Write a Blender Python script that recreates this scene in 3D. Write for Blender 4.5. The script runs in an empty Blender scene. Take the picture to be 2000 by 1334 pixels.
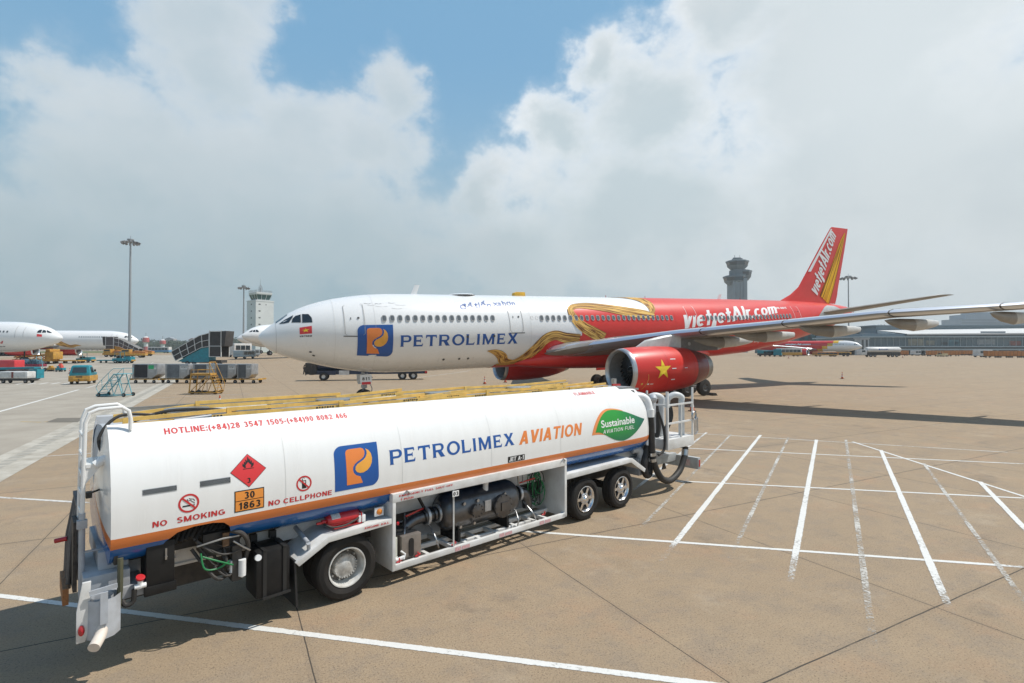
import bpy, bmesh, math, random
from mathutils import Vector, Matrix, geometry
R = math.radians
sc = bpy.context.scene
col = sc.collection
random.seed(7)

# ------------------------------------------------------------------ camera
F, HOR, CH = 1040.0, 682.0, 3.88            # focal length in photo pixels, horizon row, eye height
PITCH = math.atan((HOR - 667.0) / F)
cd = bpy.data.cameras.new('camera')
cam = bpy.data.objects.new('camera', cd); col.objects.link(cam)
cam.location = (0, 0, CH); cam.rotation_euler = (math.pi / 2 + PITCH, 0, 0)
cd.sensor_width = 36; cd.lens = F / 2000 * 36; cd.clip_start = .1; cd.clip_end = 20000
sc.camera = cam

# ------------------------------------------------------------------ sun, sky
SUN = Vector((.58, .10, 1.0)).normalized()
sl = bpy.data.lights.new('sun', 'SUN'); sl.energy = 4.5; sl.angle = R(.55); sl.color = (1, .955, .88)
so = bpy.data.objects.new('sun', sl); col.objects.link(so)
so.rotation_euler = SUN.to_track_quat('Z', 'Y').to_euler(); so.location = (30, 5, 60)
sc.view_settings.view_transform = 'Standard'; sc.view_settings.look = 'None'
sc.view_settings.exposure = 0.0; sc.view_settings.gamma = 1.0

def build_sky():
    w = bpy.data.worlds.new('World'); sc.world = w; w.use_nodes = True
    nt = w.node_tree; nt.nodes.clear()
    L = nt.links.new
    def nd(t, **k):
        n = nt.nodes.new(t)
        for a, b in k.items(): setattr(n, a, b)
        return n
    def M(op, a, b=None, c=None, clamp=False):
        n = nd('ShaderNodeMath', operation=op); n.use_clamp = clamp
        for i, x in enumerate((a, b, c)):
            if x is None: continue
            if isinstance(x, (int, float)): n.inputs[i].default_value = x
            else: L(x, n.inputs[i])
        return n.outputs[0]
    def SM(x, lo, hi):
        n = nd('ShaderNodeMapRange', interpolation_type='SMOOTHSTEP')
        L(x, n.inputs[0]); n.inputs[1].default_value = lo; n.inputs[2].default_value = hi
        return n.outputs[0]
    def MIX(f, a, b):
        n = nd('ShaderNodeMix', data_type='RGBA')
        if isinstance(f, (int, float)): n.inputs[0].default_value = f
        else: L(f, n.inputs[0])
        for i, x in ((6, a), (7, b)):
            if isinstance(x, tuple): n.inputs[i].default_value = (*x, 1)
            else: L(x, n.inputs[i])
        return n.outputs[2]
    tc = nd('ShaderNodeTexCoord')
    sep = nd('ShaderNodeSeparateXYZ'); L(tc.outputs['Generated'], sep.inputs[0])
    az = M('MULTIPLY', M('ARCTAN2', sep.outputs[0], sep.outputs[1]), 57.29578)   # degrees right of north
    el = M('MULTIPLY', M('ARCSINE', sep.outputs[2]), 57.29578)
    def noise(scale, detail, rough, dist=0.0, off=(0, 0, 0)):
        mp = nd('ShaderNodeMapping'); mp.inputs['Location'].default_value = off
        mp.inputs['Scale'].default_value = (1, 1, 1.25)
        L(tc.outputs['Generated'], mp.inputs[0])
        n = nd('ShaderNodeTexNoise'); n.inputs['Scale'].default_value = scale
        n.inputs['Detail'].default_value = detail; n.inputs['Roughness'].default_value = rough
        n.inputs['Distortion'].default_value = dist
        L(mp.outputs[0], n.inputs['Vector']); return n.outputs[0]
    nA = noise(7, 9, .58, .25); nB = noise(3.1, 6, .55, .2, (3, 1, 2)); nC = noise(20, 7, .6, .3, (5, 4, 1))
    nW = noise(9, 5, .6, 0, (2, 7, 5)); nV = noise(9, 5, .6, 0, (8, 1, 9))
    azw = M('ADD', az, M('MULTIPLY', M('SUBTRACT', nW, .5), 8)); elw = M('ADD', el, M('MULTIPLY', M('SUBTRACT', nV, .5), 7))
    # cumulus masses: azimuth, elevation, half width, half height (degrees), weight
    blobs = [(-31, 28.5, 6, 6.5, 1.0), (-27.2, 33, 4.3, 4, .9), (-30, 24.5, 5.5, 6.5, 1.0), (-22, 19.5, 8, 5.2, 1.0), (-12.8, 25.5, 3.5, 3.8, 1.0),
             (-15, 20.5, 6.5, 5.6, 1.0), (-30, 17, 15, 7, 1.1), (-41.5, 20, 4.5, 2.4, .75), (-36, 14, 8, 5.2, 1.0), (-22, 12, 24, 7.5, 1.0),
             (9.3, 27.4, 3.3, 3.7, 1.0), (5, 22.0, 4.4, 4.0, 1.0), (-3.6, 16.5, 4.0, 4.2, 1.0), (15, 23.5, 8.6, 7, 1.1), (22.5, 31, 6, 6.5, 1.1),
             (32, 26, 13, 13, 1.25), (38, 30, 12, 9, 1.2), (14, 14.5, 16, 8.5, 1.15), (36, 15, 20, 13, 1.2), (0, 10.5, 11, 6.5, .95),
             (28, 39, 12, 6, 1.0), (-42, 8, 14, 6, .8)]
    fld = None
    for a, e, ra, re, wt in blobs:
        dx = M('DIVIDE', M('SUBTRACT', azw, a), ra); dy = M('DIVIDE', M('SUBTRACT', elw, e), re)
        d = M('SQRT', M('ADD', M('MULTIPLY', dx, dx), M('MULTIPLY', dy, dy)))
        v = M('MULTIPLY', M('SUBTRACT', 1.35, d), wt)
        fld = v if fld is None else M('SMOOTH_MAX', fld, v, .25)
    # general broken cloud for the rest of the sphere
    gen = M('MULTIPLY', M('SUBTRACT', nB, M('ADD', .46, M('MULTIPLY', SM(el, 30, 48), .2))), 5.0)
    off = SM(M('ABSOLUTE', az), 50, 62)
    offe = SM(el, 41, 50)
    offm = M('MAXIMUM', off, offe)
    n = nd('ShaderNodeMix', data_type='FLOAT'); L(offm, n.inputs[0]); L(fld, n.inputs[2]); L(gen, n.inputs[3])
    fld = n.outputs[0]
    turb = M('ADD', M('MULTIPLY', M('SUBTRACT', nA, .5), 1.5), M('MULTIPLY', M('SUBTRACT', nC, .5), .75))
    turb = M('ADD', turb, M('MULTIPLY', M('SUBTRACT', nB, .5), .8))
    fld2 = M('ADD', fld, turb)
    side = SM(az, -12, 2)                       # crisper edges on the nearer right-hand bank
    cov = M('MULTIPLY', SM(fld2, -.02, .95), .6); cov = M('ADD', cov, M('MULTIPLY', SM(fld2, .22, .6), .37))
    # colours in units of the sky texture (background strength .1)
    fldS = M('ADD', fld, M('ADD', M('MULTIPLY', M('SUBTRACT', nB, .5), .8), M('MULTIPLY', M('SUBTRACT', nA, .5), 1.0)))
    core = M('MULTIPLY', SM(fldS, .34, 1.2), .93)
    nD = noise(5, 5, .55, .3, (9, 2, 4))
    lump = SM(nD, .36, .68)
    bright = MIX(side, (7.7, 8.1, 8.3), (9.4, 9.7, 9.9))
    inner = MIX(M('MULTIPLY', lump, .8), (5.6, 6.45, 6.85), (6.9, 7.35, 7.55))
    mid_ = M('MULTIPLY', M('MULTIPLY', SM(az, -3, 5), SM(az, 34, 16)), SM(el, 33, 20))
    inner = MIX(M('MULTIPLY', mid_, .75), inner, (5.35, 6.4, 6.85))
    rgt = SM(az, 18, 36)
    inner = MIX(M('MULTIPLY', rgt, SM(el, 6, 22)), inner, (7.1, 7.75, 8.0))
    ccol = MIX(core, bright, inner)
    sky = nd('ShaderNodeTexSky'); sky.sky_type = 'NISHITA'; sky.sun_disc = False
    sky.sun_elevation = math.asin(SUN.z); sky.sun_rotation = math.atan2(SUN.x, SUN.y)
    sky.air_density = 1.25; sky.dust_density = 1.6; sky.ozone_density = 1.4
    hs = nd('ShaderNodeHueSaturation'); hs.inputs['Saturation'].default_value = 1.0; hs.inputs['Value'].default_value = 1.0
    L(sky.outputs[0], hs.inputs['Color'])
    blue = MIX(.85, hs.outputs[0], MIX(SM(el, 36, 58), MIX(SM(el, 14, 30), (3.0, 5.1, 6.8), (2.15, 4.45, 6.8)), (.9, 2.0, 4.0)))
    cov = M('MULTIPLY', cov, M('ADD', .86, M('MULTIPLY', side, .12)))
    c = MIX(cov, blue, ccol)
    # humid haze that thickens towards the horizon
    hz = SM(el, 24, 2.0)
    hcol = MIX(SM(az, -20, 30), (3.6, 4.75, 5.2), (6.3, 6.9, 7.1))
    hcol = MIX(M('MULTIPLY', SM(nA, .45, .66), .4), hcol, (4.9, 5.6, 6.0))
    c = MIX(M('MULTIPLY', hz, .9), c, hcol)
    bg = nd('ShaderNodeBackground'); bg.inputs[1].default_value = .1; L(c, bg.inputs[0])
    out = nd('ShaderNodeOutputWorld'); L(bg.outputs[0], out.inputs[0])
build_sky()

# ------------------------------------------------------------------ helpers
def lerp(a, b, t): return a + (b - a) * t
def interp(x, xs, ys):
    if x <= xs[0]: return ys[0]
    for i in range(len(xs) - 1):
        if x <= xs[i + 1]: return lerp(ys[i], ys[i + 1], (x - xs[i]) / (xs[i + 1] - xs[i]))
    return ys[-1]
def sstep(a, b, x):
    t = min(1, max(0, (x - a) / (b - a))); return t * t * (3 - 2 * t)
def elev(x, y):                              # the apron rises gently beyond the drain
    k = 1.95 if x < -25 else (1.3 if x > 40 else lerp(1.95, 1.3, (x + 25) / 65))
    return k * sstep(68, 138, y)
def ray(u, v):
    d = ((u - 1000) / F, 1.0, -(v - 667) / F); c, s = math.cos(PITCH), math.sin(PITCH)
    return (d[0], d[1] * c - d[2] * s, d[1] * s + d[2] * c)
def gp(u, v, z=0.0):                         # point of the ground plane seen at a photo pixel
    d = ray(u, v); k = (z - CH) / d[2]; return Vector((d[0] * k, d[1] * k, z))
def at(u, Y, dz=0.0):                        # ground point at distance Y in the direction of column u
    x = (u - 1000) / F * Y; return Vector((x, Y, elev(x, Y) + dz))
def ht(v, Y): return CH + (HOR - v) / F * Y  # height seen at row v at distance Y

MATS = {}
def mat(name, c, rough=.5, metal=0.0, coat=0.0, var=.07, scale=3.0, bump=0.0, bscale=40., spec=.5, dirt=None):
    if name in MATS: return MATS[name]
    m = bpy.data.materials.new(name); m.use_nodes = True; nt = m.node_tree
    b = nt.nodes['Principled BSDF']; L = nt.links.new
    b.inputs['Base Color'].default_value = (*c, 1); b.inputs['Roughness'].default_value = rough
    b.inputs['Metallic'].default_value = metal; b.inputs['Coat Weight'].default_value = coat
    b.inputs['Coat Roughness'].default_value = .08; b.inputs['Specular IOR Level'].default_value = spec
    if var:
        tc = nt.nodes.new('ShaderNodeTexCoord'); n = nt.nodes.new('ShaderNodeTexNoise')
        n.inputs['Scale'].default_value = scale; n.inputs['Detail'].default_value = 6; n.inputs['Roughness'].default_value = .62
        L(tc.outputs['Object'], n.inputs['Vector'])
        r = nt.nodes.new('ShaderNodeMapRange'); r.inputs[1].default_value = .3; r.inputs[2].default_value = .75
        L(n.outputs[0], r.inputs[0])
        mx = nt.nodes.new('ShaderNodeMix'); mx.data_type = 'RGBA'
        d = dirt or tuple(x * (1 - 3.2 * var) for x in c)
        mx.inputs[6].default_value = (*[min(1, x * (1 + var * .6)) for x in c], 1); mx.inputs[7].default_value = (*d, 1)
        L(r.outputs[0], mx.inputs[0]); L(mx.outputs[2], b.inputs['Base Color'])
        rr = nt.nodes.new('ShaderNodeMapRange'); rr.inputs[3].default_value = max(.02, rough - .06); rr.inputs[4].default_value = min(1, rough + .12)
        L(n.outputs[0], rr.inputs[0]); L(rr.outputs[0], b.inputs['Roughness'])
    if bump:
        tc = nt.nodes.new('ShaderNodeTexCoord'); n = nt.nodes.new('ShaderNodeTexNoise'); n.inputs['Scale'].default_value = bscale
        n.inputs['Detail'].default_value = 4; L(tc.outputs['Object'], n.inputs['Vector'])
        bp = nt.nodes.new('ShaderNodeBump'); bp.inputs['Strength'].default_value = bump; bp.inputs['Distance'].default_value = .02
        L(n.outputs[0], bp.inputs['Height']); L(bp.outputs[0], b.inputs['Normal'])
    MATS[name] = m; return m

class MB:
    """collects shapes and links them as one mesh object"""
    def __init__(s): s.v = []; s.f = []; s.m = []; s.uv = None
    def add(s, vs, fs, m=0, M=None):
        o = len(s.v)
        s.v += [tuple(M @ Vector(p)) if M else tuple(p) for p in vs]
        s.f += [tuple(i + o for i in f) for f in fs]; s.m += [m] * len(fs); return s
    def box(s, x0, x1, y0, y1, z0, z1, m=0, M=None):
        vs = [(x, y, z) for x in (x0, x1) for y in (y0, y1) for z in (z0, z1)]
        return s.add(vs, [(0, 1, 3, 2), (4, 6, 7, 5), (0, 4, 5, 1), (2, 3, 7, 6), (0, 2, 6, 4), (1, 5, 7, 3)], m, M)
    def bar(s, p, q, w, h=None, m=0):            # rectangular bar from p to q
        p, q = Vector(p), Vector(q); h = h or w; d = q - p
        x = d.normalized(); up = Vector((0, 0, 1)) if abs(x.z) < .95 else Vector((0, 1, 0))
        y = up.cross(x).normalized(); z = x.cross(y)
        M = Matrix.Translation(p) @ Matrix((x, y, z)).transposed().to_4x4()
        return s.box(0, d.length, -w / 2, w / 2, -h / 2, h / 2, m, M)
    def ring(s, c, ax, r, n, ph=0.0):
        ax = Vector(ax).normalized(); u = ax.orthogonal().normalized(); w = ax.cross(u)
        return [Vector(c) + (u * math.cos(ph + 2 * math.pi * i / n) + w * math.sin(ph + 2 * math.pi * i / n)) * r for i in range(n)]
    def loft(s, rings, m=0, caps=True, closed=True, ms=None):
        n = len(rings[0]); vs = [p for r in rings for p in r]; fs = []; mm = []
        for i in range(len(rings) - 1):
            for j in range(n if closed else n - 1):
                k = (j + 1) % n; fs.append((i * n + j, i * n + k, (i + 1) * n + k, (i + 1) * n + j)); mm.append(ms(i, j) if ms else m)
        if caps and closed:
            fs.append(tuple(range(n))[::-1]); mm.append(ms(0, 0) if ms else m)
            fs.append(tuple((len(rings) - 1) * n + j for j in range(n))); mm.append(ms(len(rings) - 2, 0) if ms else m)
        o = len(s.f); s.add(vs, fs, m); s.m[o:] = mm; return s
    def cyl(s, p, q, r, r2=None, n=14, m=0, caps=True):
        p, q = Vector(p), Vector(q); ax = q - p
        return s.loft([s.ring(p, ax, r, n), s.ring(q, ax, r if r2 is None else r2, n)], m, caps)
    def tube(s, pts, r, n=8, m=0, sm=0):
        P = [Vector(p) for p in pts]
        if sm:                                     # Catmull-Rom smoothing
            Q = []
            for i in range(len(P) - 1):
                a, b, c, d = P[max(i - 1, 0)], P[i], P[i + 1], P[min(i + 2, len(P) - 1)]
                for k in range(sm):
                    t = k / sm; Q.append(.5 * (2 * b + (c - a) * t + (2 * a - 5 * b + 4 * c - d) * t * t + (3 * b - a - 3 * c + d) * t ** 3))
            P = Q + [P[-1]]
        rings = []; u = None
        for i, p in enumerate(P):
            t = (P[min(i + 1, len(P) - 1)] - P[max(i - 1, 0)]).normalized()
            u = (t.orthogonal() if u is None else (u - t * u.dot(t))).normalized(); w = t.cross(u)
            rings.append([p + (u * math.cos(2 * math.pi * j / n) + w * math.sin(2 * math.pi * j / n)) * r for j in range(n)])
        return s.loft(rings, m)
    def lathe(s, prof, o, ax, n=28, m=0, caps=False, ms=None):   # prof: (distance along axis, radius)
        ax = Vector(ax).normalized(); o = Vector(o)
        rings = [s.ring(o + ax * a, ax, max(r, 1e-4), n) for a, r in prof]
        return s.loft(rings, m, caps, True, ms)
    def prism(s, poly, a0, a1, plane='xz', m=0, M=None):
        def P(p, a): return (p[0], a, p[1]) if plane == 'xz' else ((a, p[0], p[1]) if plane == 'yz' else (p[0], p[1], a))
        n = len(poly); vs = [P(p, a0) for p in poly] + [P(p, a1) for p in poly]
        fs = [tuple(range(n)), tuple(range(n, 2 * n))[::-1]] + [(i, (i + 1) % n, n + (i + 1) % n, n + i) for i in range(n)]
        return s.add(vs, fs, m, M)
    def ball(s, c, r, n=12, m=0, sz=1.0):
        return s.lathe([(-r * sz * math.cos(math.pi * i / 8), r * math.sin(math.pi * i / 8)) for i in range(9)], c, (0, 0, 1), n, m)
    def mirror_y(s, y0=0.0):
        n = len(s.v); s.v += [(a, 2 * y0 - b, c) for a, b, c in s.v]
        s.f += [tuple(i + n for i in f[::-1]) for f in s.f]; s.m += s.m[:]; return s
    def build(s, name, mats, parent=None, bevel=0.0, ang=32, label=None, flip=False, kind=None):
        me = bpy.data.meshes.new(name); bm = bmesh.new()
        vv = [bm.verts.new(p) for p in s.v]
        for f, mi in zip(s.f, s.m):
            try: fa = bm.faces.new([vv[i] for i in f])
            except ValueError: continue
            fa.material_index = mi
        if not flip: bmesh.ops.recalc_face_normals(bm, faces=bm.faces[:])
        if bevel:
            es = [e for e in bm.edges if len(e.link_faces) == 2 and e.calc_face_angle(0) > R(40)]
            bmesh.ops.bevel(bm, geom=es, offset=bevel, segments=2, affect='EDGES', profile=.6, clamp_overlap=True)
        a = R(ang)
        for f in bm.faces: f.smooth = True
        for e in bm.edges: e.smooth = len(e.link_faces) == 2 and e.calc_face_angle(0) < a
        bm.to_mesh(me); bm.free()
        for x in (mats if isinstance(mats, (list, tuple)) else [mats]): me.materials.append(x)
        o = bpy.data.objects.new(name, me); col.objects.link(o)
        if parent: o.parent = parent
        if label: o['label'] = label
        if kind: o['kind'] = kind
        return o

def tag(o, label, cat, group=None):
    o['label'] = label; o['category'] = cat
    if group: o['group'] = group
    return o
def thing(name, label, cat, loc=(0, 0, 0), rz=0.0, group=None):
    o = bpy.data.objects.new(name, None); col.objects.link(o); o.empty_display_size = .3
    o.location = loc; o.rotation_euler = (0, 0, rz); return tag(o, label, cat, group)
def dup(root, loc, rz=None, label=None, group=None, sc_=None):
    r = root.copy(); col.objects.link(r); r.location = loc
    if rz is not None: r.rotation_euler = (0, 0, rz)
    if label: r['label'] = label
    if group: r['group'] = group
    if sc_: r.scale = sc_
    for ch in list(root.children):
        c = ch.copy(); col.objects.link(c); c.parent = r
        for g in ch.children:
            d = g.copy(); col.objects.link(d); d.parent = c
    return r
def cp(o, parent, loc, label=None):
    c = o.copy(); col.objects.link(c); c.parent = parent; c.location = loc
    if label: c['label'] = label
    return c

# ---- flat artwork (lettering, emblems) laid on curved surfaces
def text2d(body, bold=.0, shear=0.0, space=1.0):
    cu = bpy.data.curves.new('t', 'FONT'); cu.body = body; cu.size = 1; cu.offset = bold; cu.shear = shear
    cu.space_character = space; cu.resolution_u = 4; cu.fill_mode = 'FRONT'
    o = bpy.data.objects.new('t', cu); col.objects.link(o)
    dg = bpy.context.evaluated_depsgraph_get(); me = bpy.data.meshes.new_from_object(o.evaluated_get(dg))
    v = [(p.co.x, p.co.y) for p in me.vertices]; f = [tuple(p.vertices) for p in me.polygons]
    bpy.data.objects.remove(o); bpy.data.meshes.remove(me); bpy.data.curves.remove(cu)
    return v, f
def poly2d(*loops):
    pts = [p for l in loops for p in l]
    return list(pts), [tuple(t) for t in geometry.tessellate_polygon([[Vector((*p, 0)) for p in l] for l in loops])]
def fit(a, x0, x1, y0, y1, cap=None):
    """scale a 2D shape to a box; cap = (lo, hi) rows of the source that land on y0, y1"""
    v, f = a; xs = [p[0] for p in v]; ys = [p[1] for p in v]
    a0, a1 = min(xs), max(xs); b0, b1 = cap if cap else (min(ys), max(ys))
    return [(x0 + (p[0] - a0) / (a1 - a0) * (x1 - x0), y0 + (p[1] - b0) / (b1 - b0) * (y1 - y0)) for p in v], f
def join2d(*arts):
    V, Fc = [], []
    for v, f in arts:
        o = len(V); V += v; Fc += [tuple(i + o for i in q) for q in f]
    return V, Fc
def rect(x0, x1, y0, y1): return poly2d([(x0, y0), (x1, y0), (x1, y1), (x0, y1)])
def circ(cx, cy, rx, ry=None, n=36, a0=0, a1=360):
    ry = ry or rx; full = a1 - a0 == 360
    return [(cx + rx * math.cos(R(a0 + (a1 - a0) * i / (n if full else n - 1))), cy + ry * math.sin(R(a0 + (a1 - a0) * i / (n if full else n - 1)))) for i in range(n)]
def stroke(pts, w, taper=False):                # a drawn line of width w as one strip
    n = len(pts); A, B = [], []
    for i, p in enumerate(pts):
        q0, q1 = pts[max(i - 1, 0)], pts[min(i + 1, n - 1)]
        dx, dy = q1[0] - q0[0], q1[1] - q0[1]; l = math.hypot(dx, dy) or 1
        ww = (w[i] if isinstance(w, (list, tuple)) else w) / 2
        A.append((p[0] - dy / l * ww, p[1] + dx / l * ww)); B.append((p[0] + dy / l * ww, p[1] - dx / l * ww))
    return A + B, [(i, i + 1, n + i + 1, n + i) for i in range(n - 1)]
def star(cx, cy, r, k=.382, asp=1.0):
    return [(cx + (r if i % 2 == 0 else r * k) * math.sin(math.pi * i / 5) * asp, cy + (r if i % 2 == 0 else r * k) * math.cos(math.pi * i / 5)) for i in range(10)]
# heavy sans-serif lettering from bars, diagonals and arcs, merged into one flat sheet per word
GC = {}
def glyph(ch, w, t):
    B = []
    def V(x, y0=0, y1=1): B.append([(x, y0), (x + w, y0), (x + w, y1), (x, y1)])
    def H(y, x0, x1): B.append([(x0, y), (x1, y), (x1, y + t), (x0, y + t)])
    def D(x0, y0, x1, y1, k=1.12):
        d = w * k / 2; B.append([(x0 - d, y0), (x0 + d, y0), (x1 + d, y1), (x1 - d, y1)])
    def C(cx, cy, rx, ry, a0, a1):
        n = max(4, int(abs(a1 - a0) / 15)); P = [(math.cos(R(lerp(a0, a1, i / n))), math.sin(R(lerp(a0, a1, i / n)))) for i in range(n + 1)]
        for (a, b), (c, d) in zip(P, P[1:]): B.append([(cx + rx * a, cy + ry * b), (cx + rx * c, cy + ry * d), (cx + (rx - w) * c, cy + (ry - t) * d), (cx + (rx - w) * a, cy + (ry - t) * b)])
    e = w * .56
    if ch == 'A': W = .8; D(e, 0, W / 2, 1); D(W - e, 0, W / 2, 1); H(.2, .22, .58)
    elif ch == 'B': W = .72; V(0); H(0, .1, .42); H(1 - t, .1, .4); H(.46, .1, .42); C(.4, .73, .29, .27, -90, 90); C(.41, .29, .31, .29, -90, 90)
    elif ch == 'C': W = .8; C(.42, .5, .42, .5, 42, 318)
    elif ch == 'E': W = .66; V(0); H(0, .1, W); H(.42, .1, W - .05); H(1 - t, .1, W - .01)
    elif ch == 'F': W = .62; V(0); H(.42, .1, W - .05); H(1 - t, .1, W)
    elif ch == 'G': W = .86; C(.43, .5, .43, .5, 45, 330); H(.38, .46, W); V(W - w, .1, .5)
    elif ch == 'H': W = .74; V(0); V(W - w); H(.42, .1, W - .1)
    elif ch == 'I': W = w; V(0)
    elif ch == 'J': W = .56; V(W - w, .3, 1); C(.28, .3, .28, .3, 180, 360)
    elif ch == 'K': W = .78; V(0); D(.18, .36, W - e, 1); D(W - e * .9, 0, .34, .56)
    elif ch == 'L': W = .62; V(0); H(0, .1, W)
    elif ch == 'M': W = .9; V(0); V(W - w); D(e, 1, W / 2, 0, .9); D(W - e, 1, W / 2, 0, .9)
    elif ch == 'N': W = .76; V(0); V(W - w); D(e * .9, 1, W - e * .9, 0)
    elif ch == 'O': W = .88; C(.44, .5, .44, .5, 0, 360)
    elif ch == 'P': W = .7; V(0); H(1 - t, .1, .4); H(.38, .1, .4); C(.38, .69, .32, .31, -90, 90)
    elif ch == 'R': W = .74; V(0); H(1 - t, .1, .4); H(.40, .1, .4); C(.38, .7, .31, .30, -90, 90); D(W - e, 0, .38, .46)
    elif ch == 'S': W = .7; C(.35, .735, .33, .265, 25, 270); C(.35, .29, .35, .29, -155, 90)
    elif ch == 'T': W = .7; V(.35 - w / 2); H(1 - t, 0, W)
    elif ch == 'U': W = .74; V(0, .3); V(W - w, .3); C(.37, .34, .37, .34, 180, 360)
    elif ch == 'V': W = .78; D(e, 1, W / 2, 0); D(W - e, 1, W / 2, 0)
    elif ch == 'Y': W = .76; D(e, 1, W / 2, .42); D(W - e, 1, W / 2, .42); V(W / 2 - w / 2, 0, .5)
    elif ch == '0': W = .62; C(.31, .5, .31, .5, 0, 360)
    elif ch == '1': W = .46; V(.2); D(.08, .72, .28, .96, .8)
    elif ch == '2': W = .62; C(.31, .7, .31, .3, -25, 165); D(.14, .08, .46, .55); H(0, 0, W)
    elif ch == '3': W = .62; C(.3, .735, .29, .265, -90, 150); C(.31, .285, .31, .285, -150, 90)
    elif ch == '4': W = .66; V(.34); H(.2, 0, W); D(.13, .25, .42, 1, 1)
    elif ch == '5': W = .62; H(1 - t, .1, .57); D(.12, .45, .18, 1, .9); C(.31, .325, .31, .325, -150, 135)
    elif ch == '6': W = .62; C(.31, .32, .31, .32, 0, 360); C(.36, .5, .36, .5, 55, 185)
    elif ch == '7': W = .6; H(1 - t, 0, W); D(.2, 0, W - e, .9)
    elif ch == '8': W = .62; C(.31, .74, .28, .26, 0, 360); C(.31, .285, .31, .285, 0, 360)
    elif ch == '9': W = .62; C(.31, .68, .31, .32, 0, 360); C(.26, .5, .36, .5, -125, 5)
    elif ch == '(': W = .3; C(.42, .4, .42, .72, 118, 242)
    elif ch == ')': W = .3; C(-.12, .4, .42, .72, -62, 62)
    elif ch == '+': W = .6; V(.3 - w / 2, .12, .75); H(.36, 0, W)
    elif ch == '-': W = .34; H(.33, 0, W)
    elif ch == ':': W = w; V(0, 0, .2); V(0, .5, .7)
    elif ch == '.': W = w; V(0, 0, .22)
    elif ch == 'v': W = .8; D(e, 1.15, W / 2, 0); D(W - e, 1.0, W / 2, 0)
    elif ch == 'i': W = w; V(0, 0, 1.0)
    elif ch == 'e': W = .8; C(.4, .5, .4, .5, 0, 312); H(.42, .1, W - .01)
    elif ch == 't': W = .52; V(.12, 0, 1.4); H(.8, 0, W)
    elif ch == 'j': W = .42; V(W - w, -.2, 1.0); C(.16, -.2, .26, .22, 215, 360)
    elif ch == 'r': W = .5; V(0, 0, 1.0); C(.42, .5, .42, .5, 70, 160)
    elif ch == 'c': W = .72; C(.4, .5, .4, .5, 48, 312)
    elif ch == 'o': W = .8; C(.4, .5, .4, .5, 0, 360)
    elif ch == 'm': W = 1.06; V(0); V((W - w) / 2, 0, .8); V(W - w, 0, .8); H(1 - t, .1, W - .12); C(W - .28, .7, .28, .3, 0, 90); C((W + w) / 2 - .28, .7, .28, .3, 0, 90)
    elif ch == 'a': W = 1.1; D(e, 0, W / 2, 1.55); D(W - e, 0, W / 2, 1.55); H(.32, .3, .8)
    elif ch == 'q': W = w; V(0, 0, 1.5)
    else: W = .34
    vs, fs = [], []
    for p in B: fs.append(tuple(range(len(vs), len(vs) + len(p)))); vs += p
    if not vs: return W, [], []
    ar = lambda q: sum(a[0] * b[1] - b[0] * a[1] for a, b in zip(q, q[1:] + q[:1]))
    fs = [f if ar([vs[i] for i in f]) > 0 else f[::-1] for f in fs]
    o = geometry.delaunay_2d_cdt([Vector(p) for p in vs], [], fs, 0, 1e-5)
    return W, [tuple(p) for p in o[0]], [tuple(f) for f, src in zip(o[2], o[5]) if src]
def btext(s, slant=0.0, gap=.13, w=.215, t=.175):
    V_, F_ = [], []; x = 0
    for ch in s:
        if (ch, w) not in GC: GC[ch, w] = glyph(ch, w, t)
        W, vs, fs = GC[ch, w]; o = len(V_)
        V_ += [(a + x + slant * b, b) for a, b in vs]; F_ += [tuple(i + o for i in f) for f in fs]; x += W + gap
    return V_, F_
def decal(name, art, fn, off, m, parent, cx=None, cy=None, label=None, extra=None, uvs=None):
    v, f = art; bm = bmesh.new(); vv = [bm.verts.new((p[0], p[1], 0)) for p in v]
    for q in f:
        try: bm.faces.new([vv[i] for i in q])
        except ValueError: pass
    def cut(ax, step):
        lo = min(p[ax] for p in v); hi = max(p[ax] for p in v); k = math.ceil(lo / step) * step
        no = (1, 0, 0) if ax == 0 else (0, 1, 0)
        while k < hi:
            co = (k, 0, 0) if ax == 0 else (0, k, 0)
            bmesh.ops.bisect_plane(bm, geom=bm.verts[:] + bm.edges[:] + bm.faces[:], dist=1e-7, plane_co=co, plane_no=no); k += step
    if cx: cut(0, cx)
    if cy: cut(1, cy)
    for p in bm.verts: p.co = fn(p.co.x, p.co.y, off)
    bmesh.ops.recalc_face_normals(bm, faces=bm.faces[:])
    for q in bm.faces: q.smooth = True
    me = bpy.data.meshes.new(name); bm.to_mesh(me); bm.free(); me.materials.append(m)
    o = bpy.data.objects.new(name, me); col.objects.link(o); o.parent = parent
    if label: o['label'] = label
    return o

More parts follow.
